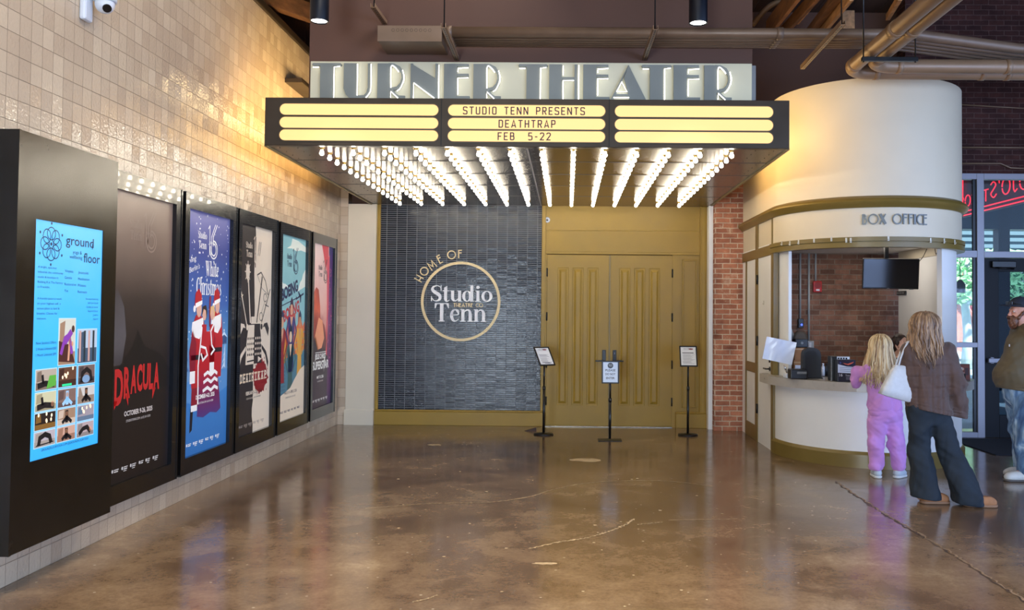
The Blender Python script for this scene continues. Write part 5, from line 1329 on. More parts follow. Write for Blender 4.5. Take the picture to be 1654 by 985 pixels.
p = onZ(857, 696, 0); dw = MB(); dw.prism([(-.08, 0), (.08, 0), (.08, .045), (.06, .045)], (p.x, p.y+.025, 0), (1, 0, 0), (0, 0, 1), .045)
tag(dw.build('door_stop', M('brown_rubber', (64, 44, 34), .7)), 'small brown wedge door stop on the floor left of the tilted notice stand', 'door stop')

# ================================================================== wall lettering on the dark tiles
YT = 12.40
cxr, czr, rr = -1.525, 1.763, .570
rg = MB(); rg.strip(*ring(cxr, czr, rr-.019, rr-.019, .038, 72)[1:3], (0, YT+.002, 0), (1, 0, 0), (0, 0, 1), .022, True)
gm = M('pale_gold_letters', (232, 204, 146), .4, .0); wm = M('white_sign_letters', (240, 236, 230), .45)
ws = empty('wall_logo', (cxr, YT, czr), 'round gold ring with white serif lettering mounted on the dark tiled panel', 'wall sign')
rg.build('ring', gm, ws)
def serif_fit(s, px0, px1, pyb, h):
    a, b = onY(px0, pyb, YT), onY(px1, pyb, YT); mb = MB(); sx = (b.x-a.x)/word_w(SERIF, s, h, .03)
    sx = (b.x-a.x)/(h*(sum(SERIF[c][0]+.03 for c in s)-.03))
    word(mb, SERIF, s, a.x, a.z, h, (0, YT+.002, 0), (1, 0, 0), (0, 0, 1), .02, sx, .03); return mb
serif_fit('Studio', 695, 796, 486.5, .232).build('lettering', wm, ws)
serif_fit('Tenn', 701.5, 786, 519, .262).build('lettering', wm, ws)
mb = MB(); a, b = onY(732.5, 495.5, YT), onY(780, 495.5, YT); g = deco(.16); h_ = .052; s = 'THEATRE CO'
word(mb, g, s, a.x, a.z, h_, (0, YT+.002, 0), (1, 0, 0), (0, 0, 1), .016, (b.x-a.x)/(h_*(sum(g[c][0]+.14 for c in s)-.14)), .14)
mb.build('lettering', gm, ws)
mb = MB(); g = deco(.13)
hx = [('H', 677, 449.5), ('O', 685.5, 438), ('M', 698, 428.5), ('E', 710.5, 418.5), ('O', 729.5, 411.5), ('F', 743.5, 410.5)]
for c, px, py in hx:
    q = onY(px, py, YT); w, pc = g[c]; h_ = .118
    a_ = math.atan2(q.z-czr, q.x-cxr)-PI/2; cs, sn = math.cos(a_), math.sin(a_)
    put(mb, pc, lambda x, y: (q.x+cs*(x-w/2)*h_-sn*(y-.5)*h_, q.z+sn*(x-w/2)*h_+cs*(y-.5)*h_), (0, YT+.002, 0), (1, 0, 0), (0, 0, 1), .018)
mb.build('lettering', gm, ws)

# ================================================================== things on and behind the counter
CZ = .907
def at(px, py): return onZ(px, py, CZ+.001)
# white sheet on a little stand at the left end
c4 = [onY(x, y, 9.88) for x, y in ((1231.5, 579), (1279, 589.5), (1286.5, 553), (1239, 543.5))]
ss = empty('sheet_holder', (2.52, 9.95, CZ), 'tilted blank white sheet on a small chrome holder at the left end of the counter', 'sign holder')
n_ = 12; vs = []
for j in range(n_+1):
    for i in range(n_+1):
        u_, v_ = i/n_, j/n_; p = (c4[0]*(1-u_)+c4[1]*u_)*(1-v_)+(c4[3]*(1-u_)+c4[2]*u_)*v_
        vs.append(p+Vector((0, .010*math.sin(u_*9+v_*2)*(.3+v_)*.8-.016*math.exp(-((u_-.33-.08*v_)/.03)**2)+.006*math.sin(u_*23-v_*14)*v_, 0)))
mb = MB(); mb.smooth(); mb.mesh(vs, [(j*(n_+1)+i, j*(n_+1)+i+1, (j+1)*(n_+1)+i+1, (j+1)*(n_+1)+i) for j in range(n_) for i in range(n_)])
mb.mesh([p+Vector((0, .004, 0)) for p in vs], [((j+1)*(n_+1)+i, (j+1)*(n_+1)+i+1, j*(n_+1)+i+1, j*(n_+1)+i) for j in range(n_) for i in range(n_)])
mb.build('sheet', M('white_plastic_sheet', (222, 228, 244), .25), ss)
ch = M('chrome', (210, 212, 216), .12, 1.)
MB().tube([(2.52, 9.95, CZ+.02), (2.50, 9.92, CZ+.07), (2.47, 9.90, CZ+.13)], .010, 8).box(2.485, 2.575, 9.91, 10.0, CZ, CZ+.02, .006).build('holder', ch, ss)
mb = MB().box(2.50, 2.545, 9.885, 9.889, CZ+.05, CZ+.09)
# white tray
a = at(1266, 610); mb = MB().box(2.455, 2.60, 9.76, 9.89, CZ+.001, CZ+.045, .006); mb.box(2.47, 2.585, 9.775, 9.875, CZ+.044, CZ+.048)
tag(mb.build('card_tray', MT['paper']), 'low white card tray on the counter below the tilted sheet', 'tray')
# black receipt printer
a = at(1277, 612.5); b = at(1302, 612); w = b.x-a.x; pe = empty('receipt_printer', ((a.x+b.x)/2, a.y+.06, CZ), 'small black receipt printer on the counter left of the card terminal', 'printer')
MB().box(a.x, b.x, a.y, a.y+.14, CZ+.001, CZ+.112, .012).build('body', MT['blackpl'], pe)
MB().box(a.x+.07, b.x-.012, a.y-.004, a.y+.02, CZ+.06, CZ+.085, .004).build('paper_slot', MT['grey'], pe)
# tall rounded black terminal
a = at(1297, 611); b = at(1326, 611); w = b.x-a.x; hh = .345
te = empty('card_terminal', ((a.x+b.x)/2, a.y+.05, CZ), 'tall rounded black terminal standing on the left part of the counter', 'terminal')
mb = MB(); P = [(0, 0), (w, 0), (w*.99, hh*.7)]+[(w*.5+w*.47*math.cos(R(t)), hh*.78+hh*.22*math.sin(R(t))**1.0) for t in range(0, 181, 15)]+[(w*.02, hh*.7)]
mb.prism(P, (a.x, a.y+.11, CZ), (1, 0, 0), (0, 0, 1), .10); mb.box(a.x-.01, b.x+.01, a.y-.02, a.y+.14, CZ, CZ+.015, .005)
mb.build('housing', M('charcoal_plastic', (38, 38, 40), .4), te)
mb = MB(); P = [(w*.12, hh*.10), (w*.74, hh*.10), (w*.76, hh*.8)]+[(w*.44+w*.32*math.cos(R(t)), hh*.80+hh*.10*math.sin(R(t))) for t in range(15, 166, 15)]+[(w*.10, hh*.78)]
mb.prism(P, (a.x, a.y+.012, CZ), (1, 0, 0), (0, 0, 1), .006); mb.build('dark_screen', M('dark_screen', (34, 35, 37), .3), te)
# cardboard boxes with a black device on top
cb = M('corrugated_card', (156, 108, 70), .8, var=.12, vs=14)
for k, (z0, z1, dx) in enumerate(((CZ+.001, CZ+.17, 0), (CZ+.171, CZ+.318, .01))):
    e = empty('cardboard_box', (2.80, 10.42, z0), ('lower' if k == 0 else 'upper')+' brown cardboard box stacked behind the black terminal', 'box', 'cardboard boxes behind the terminal')
    MB().box(2.70+dx, 2.885+dx, 10.36, 10.56, z0, z1, .004).build('carton', cb, e)
    MB().box(2.70+dx, 2.885+dx, 10.357, 10.3605, (z0+z1)/2+.05, (z0+z1)/2+.062).build('tape', M('packing_tape', (186, 150, 104), .3), e)
    if k == 0: MB().box(2.715, 2.815, 10.355, 10.3602, z0+.03, z0+.11).build('shipping_label', MT['paper'], e)
z0 = CZ+.319
e = empty('black_scanner', (2.80, 10.42, z0), 'black boxy device with a round lens on top of the cardboard boxes', 'device')
MB().box(2.72, 2.875, 10.375, 10.5, z0, z0+.105, .01).build('body', MT['blackpl'], e)
MB().cyl((2.80, 10.375, z0+.055), (2.80, 10.368, z0+.055), .016, n=18).build('lens', MT['grey'], e)
# bottles
for k, (px, m, lb, r_) in enumerate(((1329.5, 'paper', 'slim white bottle on the counter right of the black terminal', .02), (1335, 'blackpl', 'slim black bottle beside the white bottle on the counter', .018))):
    a = at(px, 607); e = empty('bottle', a, lb, 'bottle', 'slim bottles on the counter')
    MB().lathe([(r_, 0), (r_, .10), (r_*.5, .118), (r_*.4, .125)], a, 18).build('body', MT[m], e); MB().cyl(a+Vector((0, 0, .124)), a+Vector((0, 0, .148)), r_*.55, n=14).build('cap', MT[m], e)
# speaker-like slab and brochure box
a = at(1343, 615); b = at(1352.5, 615)
tag(MB().box(a.x, b.x-.004, a.y+.0, a.y+.14, CZ+.001, CZ+.265, .008).build('black_speaker', MT['blackpl']), 'narrow black speaker standing left of the brochure box', 'speaker')
a = at(1353, 616.5); b = at(1387, 618)
bx = empty('brochure_box', ((a.x+b.x)/2, a.y+.05, CZ), 'navy brochure box with a white band on the counter beside the child', 'brochure holder')
nb = M('navy_card', (30, 34, 46), .4)
MB().box(a.x, b.x, a.y, a.y+.10, CZ+.001, CZ+.235, .003).build('carton', nb, bx)
ar = Art((a.x, a.y-.001, CZ), (1, 0, 0), (0, 0, 1), b.x-a.x, .235)
ar.poly([(.02, .66), (.98, .60), (.98, .97), (.02, .99)], ink(34, 34, 54), 0); ar.poly([(.01, .42), (.99, .38), (.99, .68), (.5, .70), (.01, .80)], ink(206, 218, 238), 2)
for y in (.66, .58, .50): ar.line([(.1, y), (.88, y-.02)], .004, ink(110, 120, 150), 3)
ar.poly([(.30, .86), (.55, .82), (.9, .92), (.86, .86), (.6, .76), (.4, .80)], ink(206, 96, 70), 3); ar.disc(.15, .86, .05, .05, ink(60, 80, 140), 3)
ar.serif('Tenn', .56, .26, .018, ink(190, 190, 200), 3, .5, .9); ar.text('16', .18, .25, .03, ink(230, 230, 235), 3)
for k in range(5): ar.rect(.46, .88, .10+k*.028, .115+k*.028, ink(120, 122, 140), 3)
ar.done('printed_front', bx)
mb = MB().box(a.x-.03, a.x+.17, a.y+.13, a.y+.134, CZ+.001, CZ+.262)
e = empty('notice_card', (a.x+.05, a.y+.13, CZ), 'white notice card with black marks standing behind the brochure box', 'card'); mb.build('card', MT['paper'], e)
mb = MB()
for k in range(6): mb.box(a.x-.015+k*.028, a.x+.003+k*.028, a.y+.1285, a.y+.1295, CZ+.235-.01*(k % 2), CZ+.252)
mb.build('print', MT['black'], e)
tag(MB().tube(spline([(p.x, p.y, CZ+.005) for p in (at(1318, 610), at(1330, 608.5), at(1342, 609.5), at(1350, 612))], 6), .004, 6).build('cable', MT['black']), 'black cable lying on the counter by the terminal', 'cable')
# right end of the counter
def rp(th, off): t = R(th); return Vector((BX+(BA+off)*math.cos(t), BY-(BB+off)*math.sin(t), CZ))
a = rp(40, .012); e = empty('black_card_box', a, 'small black box with a white card at the right end of the counter', 'box')
mt_ = Matrix.Translation(a) @ Matrix.Rotation(R(-8), 4, 'Z')
MB().box(-.05, .04, -.05, .05, .001, .085, .005, mtx=mt_).build('body', MT['black'], e); MB().box(-.045, .02, .01, .014, .08, .15, mtx=mt_).build('card', MT['paper'], e)
a = rp(34.5, .03); e = empty('picture_card', a, 'brown framed picture card standing at the right end of the counter', 'card')
mt_ = Matrix.Translation(a) @ Matrix.Rotation(R(-14), 4, 'Z') @ Matrix.Rotation(R(-8), 4, 'X')
MB().box(-.055, .06, .0, .012, .001, .185, .003, mtx=mt_).build('frame', M('brown_card', (92, 62, 58), .5), e)
ar = Art(mt_ @ Vector((-.047, -.001, .012)), mt_.to_3x3() @ Vector((1, 0, 0)), mt_.to_3x3() @ Vector((0, 0, 1)), .1, .16)
ar.rect(0, 1, 0, 1, ink(120, 66, 60), 0); ar.rect(.1, .5, .1, .5, ink(190, 150, 140), 1); ar.rect(.55, .9, .3, .8, ink(70, 50, 60), 1); ar.disc(.3, .72, .16, .1, ink(200, 170, 150), 1); ar.done('picture', e)
# wall services inside
YB = 12.066
def pipe_w(px, y0, y1, r=.013, lb='', nm='vertical_conduit'):
    a, b = onY(px, y0, YB-.015), onY(px, y1, YB-.015)
    return tag(MB().cyl((b.x, YB-.015, min(a.z, b.z)), (b.x, YB-.015, 2.468), r, n=12).build(nm, MT['conduit']), lb, 'conduit', 'vertical conduits inside the box office')
pipe_w(1292.5, 405, 516, .014, 'leftmost metal conduit on the inner brick wall, ending at the blue lit device')
pipe_w(1306.5, 405, 553, .015, 'longest metal conduit on the inner brick wall, ending at the grey switch box')
pipe_w(1317.5, 405, 455, .013, 'short metal conduit on the inner brick wall, ending at the red alarm')
p = onY(1319, 463, YB); e = empty('fire_alarm', (p.x, YB, p.z), 'red fire alarm on the brick wall inside the box office', 'alarm')
MB().box(p.x-.06, p.x+.06, YB-.055, YB, p.z-.078, p.z+.078, .012).build('housing', M('red_alarm_plastic', (186, 34, 36), .35), e)
MB().cyl((p.x, YB-.055, p.z+.02), (p.x, YB-.06, p.z+.02), .045, n=24).build('grille', M('dark_red_plastic', (140, 24, 28), .4), e); MB().box(p.x-.025, p.x+.025, YB-.063, YB-.054, p.z-.06, p.z-.035, .004).build('strobe', MT['paper'], e)
p = onY(1292.5, 522, YB); e = empty('card_reader', (p.x, YB, p.z), 'small black reader with a blue light on the inner brick wall', 'device')
MB().box(p.x-.038, p.x+.038, YB-.045, YB, p.z-.065, p.z+.065, .008).build('housing', MT['black'], e); MB().cyl((p.x+.008, YB-.046, p.z-.02), (p.x+.008, YB-.049, p.z-.02), .014, n=14).build('blue_light', emit('blue_led', (60, 80, 255), 3.0), e)
p = onY(1307, 557.5, YB); e = empty('switch_box', (p.x, YB, p.z), 'grey metal switch box at the foot of the longest conduit', 'switch box')
MB().box(p.x-.055, p.x+.055, YB-.045, YB, p.z-.06, p.z+.06, .006).build('housing', MT['conduit'], e); MB().box(p.x-.014, p.x+.018, YB-.05, YB-.044, p.z-.04, p.z+.04, .003).build('switch_plate', MT['paper'], e)
tag(MB().tube([onY(1271, 520, YB-.03), onY(1277, 535, YB-.03), onY(1283, 549, YB-.03)], .028, 12).build('flexible_conduit', MT['conduit']), 'slanting grey flexible conduit low at the left of the inner brick wall', 'conduit')
p = onY(1291, 546, YB); tag(MB().lathe([(.10, 0), (.10, .06), (.07, .085)], (p.x, YB, p.z), 24, Matrix.Rotation(R(90), 4, 'X')).build('round_cover', M('grey_brown_cover', (96, 88, 80), .6)), 'round grey cover on the inner brick wall above the black device', 'cover')
# television
tc = onY(1438.5, 442, 10.6); tv = empty('television', tc, 'black flat television hanging inside the ticket window', 'television')
mt_ = Matrix.Translation(tc) @ Matrix.Rotation(R(-6), 4, 'Z') @ Matrix.Rotation(R(6), 4, 'X') @ Matrix.Rotation(R(.6), 4, 'Y')
MB().box(-.33, .33, -.015, .02, -.185, .185, .006, mtx=mt_).build('housing', MT['black'], tv)
MB().box(-.318, .318, -.0165, -.0145, -.165, .175, mtx=mt_).build('screen', M('dark_tv_screen', (12, 13, 22), .15), tv)
MB().box(-.04, -.01, -.0175, -.014, -.181, -.174, mtx=mt_).box(.22, .27, -.0175, -.01, -.19, -.18, mtx=mt_).build('badge', MT['grey'], tv)
MB().box(-.04, .01, .02, .06, -.1, .1, mtx=mt_).box(tc.x-.06, tc.x-.015, 10.62, 10.66, tc.z, 2.469).build('ceiling_mount', MT['black'], tv)
tag(MB().tube(spline([tc+Vector((.30, 0.02, .1)), onY(1490, 416, 10.7), onY(1497, 402, 10.75)], 5), .004, 6).build('cable', MT['black']), 'thin black cable rising from the right of the television', 'cable')
tag(MB().tube(spline([onY(1510, 401, 10.2), onY(1512, 411, 10.2), onY(1515, 402, 10.2)], 6), .004, 6).build('cable', MT['black']), 'short looped black cable at the top of the right jamb', 'cable')
a, b = onX(1450, 473.5, 4.455), onX(1464, 473.5, 4.455)
e = empty('outlet_plate', (4.45, (a.y+b.y)/2, a.z), 'black outlet plate on the pale inner wall below the television', 'outlet'); MB().box(4.44, 4.457, b.y, a.y, a.z-.025, a.z+.025, .003).build('plate', MT['black'], e)
mb = MB()
for k in range(3): y_ = b.y+(a.y-b.y)*(.2+.3*k); mb.box(4.437, 4.441, y_-.02, y_+.05, a.z-.012, a.z+.012)
mb.build('sockets', MT['grey'], e)
# ================================================================== people: implicit surfaces meshed once per body or garment
def sdf(prims, lo, hi, h, k=.03, clip=(), disp=None, cut=()):
    lo, hi = np.array(lo, float), np.array(hi, float); n = np.ceil((hi-lo)/h).astype(int)+1
    ax_ = [lo[i]+h*np.arange(n[i]) for i in range(3)]
    X, Y, Z = [a.astype(np.float32) for a in np.meshgrid(*ax_, indexing='ij')]
    def one(p):
        kind = p[0]
        if kind == 'c':
            a, b, ra, rb = np.array(p[1], float), np.array(p[2], float), p[3], p[4]; s = np.array(p[5] if len(p) > 5 else (1, 1, 1), float)
            a, b = a/s, b/s; d = b-a; L = max(d@d, 1e-9)
            x, y, z = X/s[0]-a[0], Y/s[1]-a[1], Z/s[2]-a[2]
            t = np.clip((x*d[0]+y*d[1]+z*d[2])/L, 0, 1)
            return (np.sqrt((x-t*d[0])**2+(y-t*d[1])**2+(z-t*d[2])**2)-(ra+t*(rb-ra)))*s.min()
        c, r = np.array(p[1], float), np.array(p[2], float)
        x, y, z = X-c[0], Y-c[1], Z-c[2]
        if len(p) > 3:   # rotation matrix
            m = np.array(p[3]); x, y, z = [m[0, i]*x+m[1, i]*y+m[2, i]*z for i in range(3)]
        if kind == 'e':
            k0 = np.sqrt((x/r[0])**2+(y/r[1])**2+(z/r[2])**2); k1 = np.sqrt((x/r[0]**2)**2+(y/r[1]**2)**2+(z/r[2]**2)**2)+1e-9
            return k0*(k0-1)/k1
        q = [np.abs(v)-rr for v, rr in zip((x, y, z), r-.015)]
        return np.sqrt(sum(np.maximum(v, 0)**2 for v in q))+np.minimum(np.maximum(np.maximum(q[0], q[1]), q[2]), 0)-.015
    D = None
    for p in prims:
        kk = k
        if isinstance(p[0], float): kk, p = p[0], p[1]
        d = one(p)
        if D is None: D = d
        else:
            hh = np.maximum(kk-np.abs(D-d), 0)/kk; D = np.minimum(D, d)-hh*hh*kk*.25
    if disp is not None: D = D+disp(X, Y, Z)
    for p in cut:
        D = np.maximum(D, -one(p))
    for pt, nv in clip:
        nv = np.array(nv, float)/np.linalg.norm(nv); D = np.maximum(D, (X-pt[0])*nv[0]+(Y-pt[1])*nv[1]+(Z-pt[2])*nv[2])
    return D, lo
def nets(D, lo, h):
    s = D < 0; nx, ny, nz = D.shape
    acc = np.zeros((nx-1, ny-1, nz-1, 3), np.float32); cnt = np.zeros((nx-1, ny-1, nz-1), np.float32)
    sl = (slice(0, -1), slice(1, None))
    for a in range(3):
        o = [i for i in range(3) if i != a]
        for u in (0, 1):
            for v in (0, 1):
                i0, i1 = [None]*3, [None]*3
                i0[a], i1[a] = sl[0], sl[1]; i0[o[0]] = i1[o[0]] = sl[u]; i0[o[1]] = i1[o[1]] = sl[v]
                A, B = D[tuple(i0)], D[tuple(i1)]; m = (A < 0) != (B < 0)
                t = np.where(m, A/np.where(m, A-B, 1), 0)
                acc[..., a] += t; acc[..., o[0]] += m*u; acc[..., o[1]] += m*v; cnt += m
    mk = cnt > 0; idx = -np.ones(mk.shape, np.int64); idx[mk] = np.arange(mk.sum())
    ii = np.argwhere(mk); V = (ii+acc[mk]/cnt[mk][:, None])*h+lo
    Fs = []
    for a in range(3):
        b, c = (a+1) % 3, (a+2) % 3
        def S_(arr, da, db, dc):
            q = [None]*3; q[a], q[b], q[c] = da, db, dc; return arr[tuple(q)]
        mid = slice(1, -1)
        A = S_(s, slice(0, -1), mid, mid); B = S_(s, slice(1, None), mid, mid)
        f = lambda db, dc: S_(idx, slice(None), db, dc)
        p, q = slice(0, -1), slice(1, None)
        c00, c10, c11, c01 = f(p, p), f(q, p), f(q, q), f(p, q)
        for m, od in ((A & ~B, (c00, c10, c11, c01)), (~A & B, (c00, c01, c11, c10))):
            if m.any(): Fs.append(np.stack([o[m] for o in od], 1))
    return V, np.concatenate(Fs)
def sdf_obj(name, prims, lo, hi, h, mat, parent, k=.03, clip=(), disp=None, cut=(), smooth=2):
    D, l = sdf(prims, lo, hi, h, k, clip, disp, cut); V, Fc = nets(D, l, h)
    for _ in range(smooth):   # light relaxation keeps folds, removes stair steps
        A = np.zeros_like(V); c = np.zeros(len(V))
        for i in range(4):
            np.add.at(A, Fc[:, i], V[Fc[:, (i+1) % 4]]+V[Fc[:, (i-1) % 4]]); np.add.at(c, Fc[:, i], 2)
        V = V*.5+.5*A/np.maximum(c, 1)[:, None]
    me = bpy.data.meshes.new(name); me.from_pydata(V.tolist(), [], Fc.tolist()); me.update()
    me.polygons.foreach_set('use_smooth', [True]*len(me.polygons))
    me.materials.append(mat); o = bpy.data.objects.new(name, me); COL.objects.link(o); o.parent = parent
    return o
def waves(seed, amp, freq, n=7, zs=1.):
    r = np.random.default_rng(seed); K = r.normal(size=(n, 3))*freq; K[:, 2] *= zs; ph = r.uniform(0, 6.28, n)
    return lambda X, Y, Z: sum(np.sin(K[i, 0]*X+K[i, 1]*Y+K[i, 2]*Z+ph[i]+1.5*np.sin(K[(i+1) % n, 0]*.6*Z+K[i, 1]*.5*X))**3 for i in range(n))*(amp/n**.5)
def vadd(a, b, t=1.): return tuple(np.array(a, float)+t*np.array(b, float))
def unit(v): v = np.array(v, float); return v/np.linalg.norm(v)
def hand(w, d, n, s=1., curl=.5, side=1):
    """five-fingered hand: wrist w, finger direction d, palm normal n; side picks the thumb side"""
    d, n = unit(d), unit(n); t = unit(np.cross(d, n))*side; w = np.array(w, float); P = []
    for o in (-.026, -.009, .009, .026): P.append((.012, ('c', w+.012*s*d+t*o*.7*s, w+.078*s*d+t*o*s, .0135*s, .0115*s)))
    for o, L in ((.028, .072), (.0095, .082), (-.009, .076), (-.027, .058)):
        b = w+.082*s*d+t*o*s; dd = d.copy(); 
        for j, (f, r) in enumerate(((.45, .0088), (.32, .0080), (.23, .0070))):
            a_ = curl*(.5 if j == 0 else .8); dd = unit(dd*math.cos(a_)+n*math.sin(a_)); e = b+dd*L*f*s
            P.append((.006, ('c', b, e, r*s, r*.92*s))); b = e
    b = w+.025*s*d+t*.024*s; dd = unit(d*.55+t*.75+n*.25)
    for L, r in ((.042, .0125), (.032, .010), (.025, .0085)):
        e = b+dd*L*s; P.append((.008, ('c', b, e, r*s, r*.9*s))); b = e; dd = unit(dd+d*.35+n*.15*curl)
    return P
def rotz(a): c, s = math.cos(a), math.sin(a); return np.array(((c, -s, 0), (s, c, 0), (0, 0, 1)))
def head_prims(c, s, face, tilt=0.):
    """head with face: c = head centre, s = head height/.23, face = angle of the looking direction"""
    m = rotz(face+PI/2)   # local -Y looks out
    ct, stt = math.cos(tilt), math.sin(tilt); m = m @ np.array(((1, 0, 0), (0, ct, -stt), (0, stt, ct)))
    g_ = lambda x, y, z: np.array(c)+m @ (np.array((x, y, z))*s)
    E_ = lambda x, y, z, a, b, c_: ('e', g_(x, y, z), np.array((a, b, c_))*s, m)
    return [E_(0, .012, .03, .075, .094, .088), (.03, E_(0, -.028, -.05, .056, .062, .062)), (.02, E_(0, -.066, -.088, .028, .022, .020)),
            (.012, ('c', g_(0, -.092, .012), g_(0, -.112, -.030), .009*s, .013*s)), (.01, E_(.013, -.098, -.036, .010, .010, .008)), (.01, E_(-.013, -.098, -.036, .010, .010, .008)),
            (.02, E_(0, -.084, .022, .05, .016, .012)), (.012, E_(0, -.092, -.057, .024, .011, .006)), (.012, E_(0, -.090, -.067, .021, .012, .007)),
            (.012, E_(.076, .012, -.01, .010, .020, .032)), (.012, E_(-.076, .012, -.01, .010, .020, .032)),
            (.01, E_(.034, -.076, .004, .014, .012, .010)), (.01, E_(-.034, -.076, .004, .014, .012, .010)),
            (.03, ('c', g_(0, .03, -.06), g_(0, .045, -.15), .054*s, .060*s))]
def eyes(parent, c, s, face):
    m = rotz(face+PI/2)
    for x in (-.033, .033):
        g_ = lambda a, b, z: Vector(np.array(c)+m @ (np.array((a, b, z))*s))
        mb = MB(); mb.mat(0).ball(g_(x, -.079, .006), .0105*s); mb.mat(1).ball(g_(x, -.087, .006), .0050*s)
        ob = mb.build('eye', [MT['eyew'], MT['eyed']], None); ob.parent = parent
MT['eyew'] = M('eye_white', (220, 216, 210), .2); MT['eyed'] = M('eye_iris', (50, 36, 28), .2)
def strands(name, parent, mats, cen, rad, ztop, zend, prof, azim, n, r0, wav, seed, freq=11.):
    """hair in wavy locks hung over the head; prof(t, az) -> (radial x, radial y, z)"""
    rn = random.Random(seed); mb = MB()
    for k in range(n):
        a0 = azim[0]+(azim[1]-azim[0])*(k+rn.random())/n; lay = rn.uniform(.84, 1.10); sp = rn.uniform(.8, 1.2); ze = rn.uniform(-.06, .07)
        ph = math.floor(a0*3.2)*2.1+rn.uniform(-.5, .5); pts, rr = [], []   # neighbouring locks wave together
        for j in range(21):
            t = j/20; x, y, z = prof(t, a0)
            g_ = max(0, t-.25)/.75; w = wav*g_*math.sin(ph+sp*t*freq); w2 = wav*g_*math.cos(ph+sp*t*freq)
            aa = a0+w*5+.12*(rn.random()-.5)*t
            q = lay+w2*3.2
            pts.append((cen[0]+x*q*math.cos(aa), cen[1]+y*q*math.sin(aa), z+ze*t))
            rr.append(r0*(.5+.9*math.sin(PI*min(1, t+.12)))*(1-.8*max(0, t-.7)/.3)+.0012)
        mb.mat(rn.choices(range(len(mats)), [5, 4, 2][:len(mats)])[0]); mb.tube(pts, rr, 6)
    o = mb.build(name, mats, None); o.parent = parent; return o
def hairmat(name, dark, light_, sc=30.):
    m, nt, b = newmat(name)
    tc = nd(nt, 'ShaderNodeTexCoord').outputs['Object']; mp = nd(nt, 'ShaderNodeMapping', {0: tc, 3: (1, 1, .16)}).outputs[0]
    n = nd(nt, 'ShaderNodeTexNoise', {'Vector': mp, 'Scale': sc, 'Detail': 4.0}).outputs[0]
    nt.links.new(ramp(nt, n, (.35, dark), (.65, light_)), b.inputs['Base Color']); b.inputs['Roughness'].default_value = .42
    n2 = nd(nt, 'ShaderNodeTexNoise', {'Vector': mp, 'Scale': sc*5, 'Detail': 2.0}).outputs[0]
    nt.links.new(nd(nt, 'ShaderNodeBump', {'Strength': .5, 'Distance': .004, 'Height': n2}).outputs[0], b.inputs['Normal']); return m
def shoe(parent, name, mat, sole, ank, toe, L=.26, h=.075, w=.042, up=.07):
    """foot along ank->toe on the floor"""
    a = np.array((ank[0], ank[1], 0)); d = unit((toe[0]-ank[0], toe[1]-ank[1], 0)); b = a-d*.06; e = b+d*L
    pr = [('c', (*(b+d*.045)[:2], .045), (*(e-d*.05)[:2], .040), w, w*.95, (1, 1, .85)), ('c', (*(b+d*.05)[:2], .06), (*(b+d*.06)[:2], .06+up), w*.95, w*.85), (.05, ('c', (*(b+d*.09)[:2], h), (*(e-d*.09)[:2], .055), w*.7, w*.7))]
    lo = np.minimum(b, e)-.08; hi = np.maximum(b, e)+.08
    o = sdf_obj(name, pr, (lo[0], lo[1], -.02), (hi[0], hi[1], .06+up+.06), .007, mat, parent, .02, clip=[((0, 0, .012), (0, 0, -1)), ((0, 0, .06+up), (0, 0, 1))], smooth=1)
    so = sdf_obj('sole', [('c', (*(b+d*.045)[:2], .02), (*(e-d*.05)[:2], .02), w*1.12, w*1.08)], (lo[0], lo[1], -.05), (hi[0], hi[1], .08), .006, sole, o, .02, clip=[((0, 0, .001), (0, 0, -1)), ((0, 0, .024), (0, 0, 1))], smooth=0)
    return o
def limb(P, *js):   # chain of (point, radius)
    for (a, ra), (b, rb) in zip(js[:-1], js[1:]): P.append((.03, ('c', a, b, ra, rb)))

# ---------------------------------------------------------------- woman in the brown quilted jacket
wo = empty('person', (3.15, 7.6, 0), 'person with long wavy hair in brown quilted jacket and flared jeans, seen from behind', 'person')
hc = (-.05, .0, 1.525)
P = head_prims(hc, .98, R(75))
P += [('c', (-.01, 0, .88), (-.03, .01, 1.2), .13, .125, (1, .75, 1)), (.05, ('c', (-.17, 0, 1.30), (.13, 0, 1.30), .06, .06)), (.04, ('c', (-.04, .01, 1.3), (-.05, .01, 1.42), .055, .05))]
limb(P, ((-.15, 0, 1.29), .05), ((-.18, .08, 1.04), .042), ((-.16, .28, 1.05), .030)); limb(P, ((.15, 0, 1.28), .05), ((.215, -.03, 1.02), .042), ((.235, .02, .97), .030))
limb(P, ((-.08, 0, .87), .085), ((-.075, .0, .46), .06), ((-.02, -.02, .09), .042), ((-.04, .07, .035), .035)); limb(P, ((.06, 0, .87), .085), ((.17, .0, .47), .06), ((.30, -.10, .09), .042), ((.40, -.13, .035), .033))
P += hand((-.16, .28, 1.05), (.1, 1, .1), (0, 0, -1), .95, .6, 1)+hand((.235, .02, .97), (.1, .0, -1), (-1, 0, 0), .8, .9, -1)
bodyw = sdf_obj('body', P, (-.36, -.24, -.01), (.48, .44, 1.70), .0085, MT['skin'], wo, .03); 
eyes(bodyw, hc, .98, R(75))
jm_ = M('brown_quilted_cloth', (86, 64, 56), .75, var=.14, vs=10, bump=.25, bs=160, sheen=.15)
def quilt(X, Y, Z):
    b = (X < .17)
    d = waves(3, .012, 14, 7, .6)(X, Y, Z)
    for z in (1.19, 1.10, 1.00, .92): d = d+b*.006*np.exp(-((Z-z-.05*(X+.02))/.007)**2)
    for x in (-.13, -.03, .06): d = d+b*.006*np.exp(-((X-x-.12*(Z-1)*.2)/.006)**2)
    d = d+.003*np.cos((Z-.8+.2*X)*250)*np.exp(-((Z-.835+.2*X)/.028)**2)
    return d
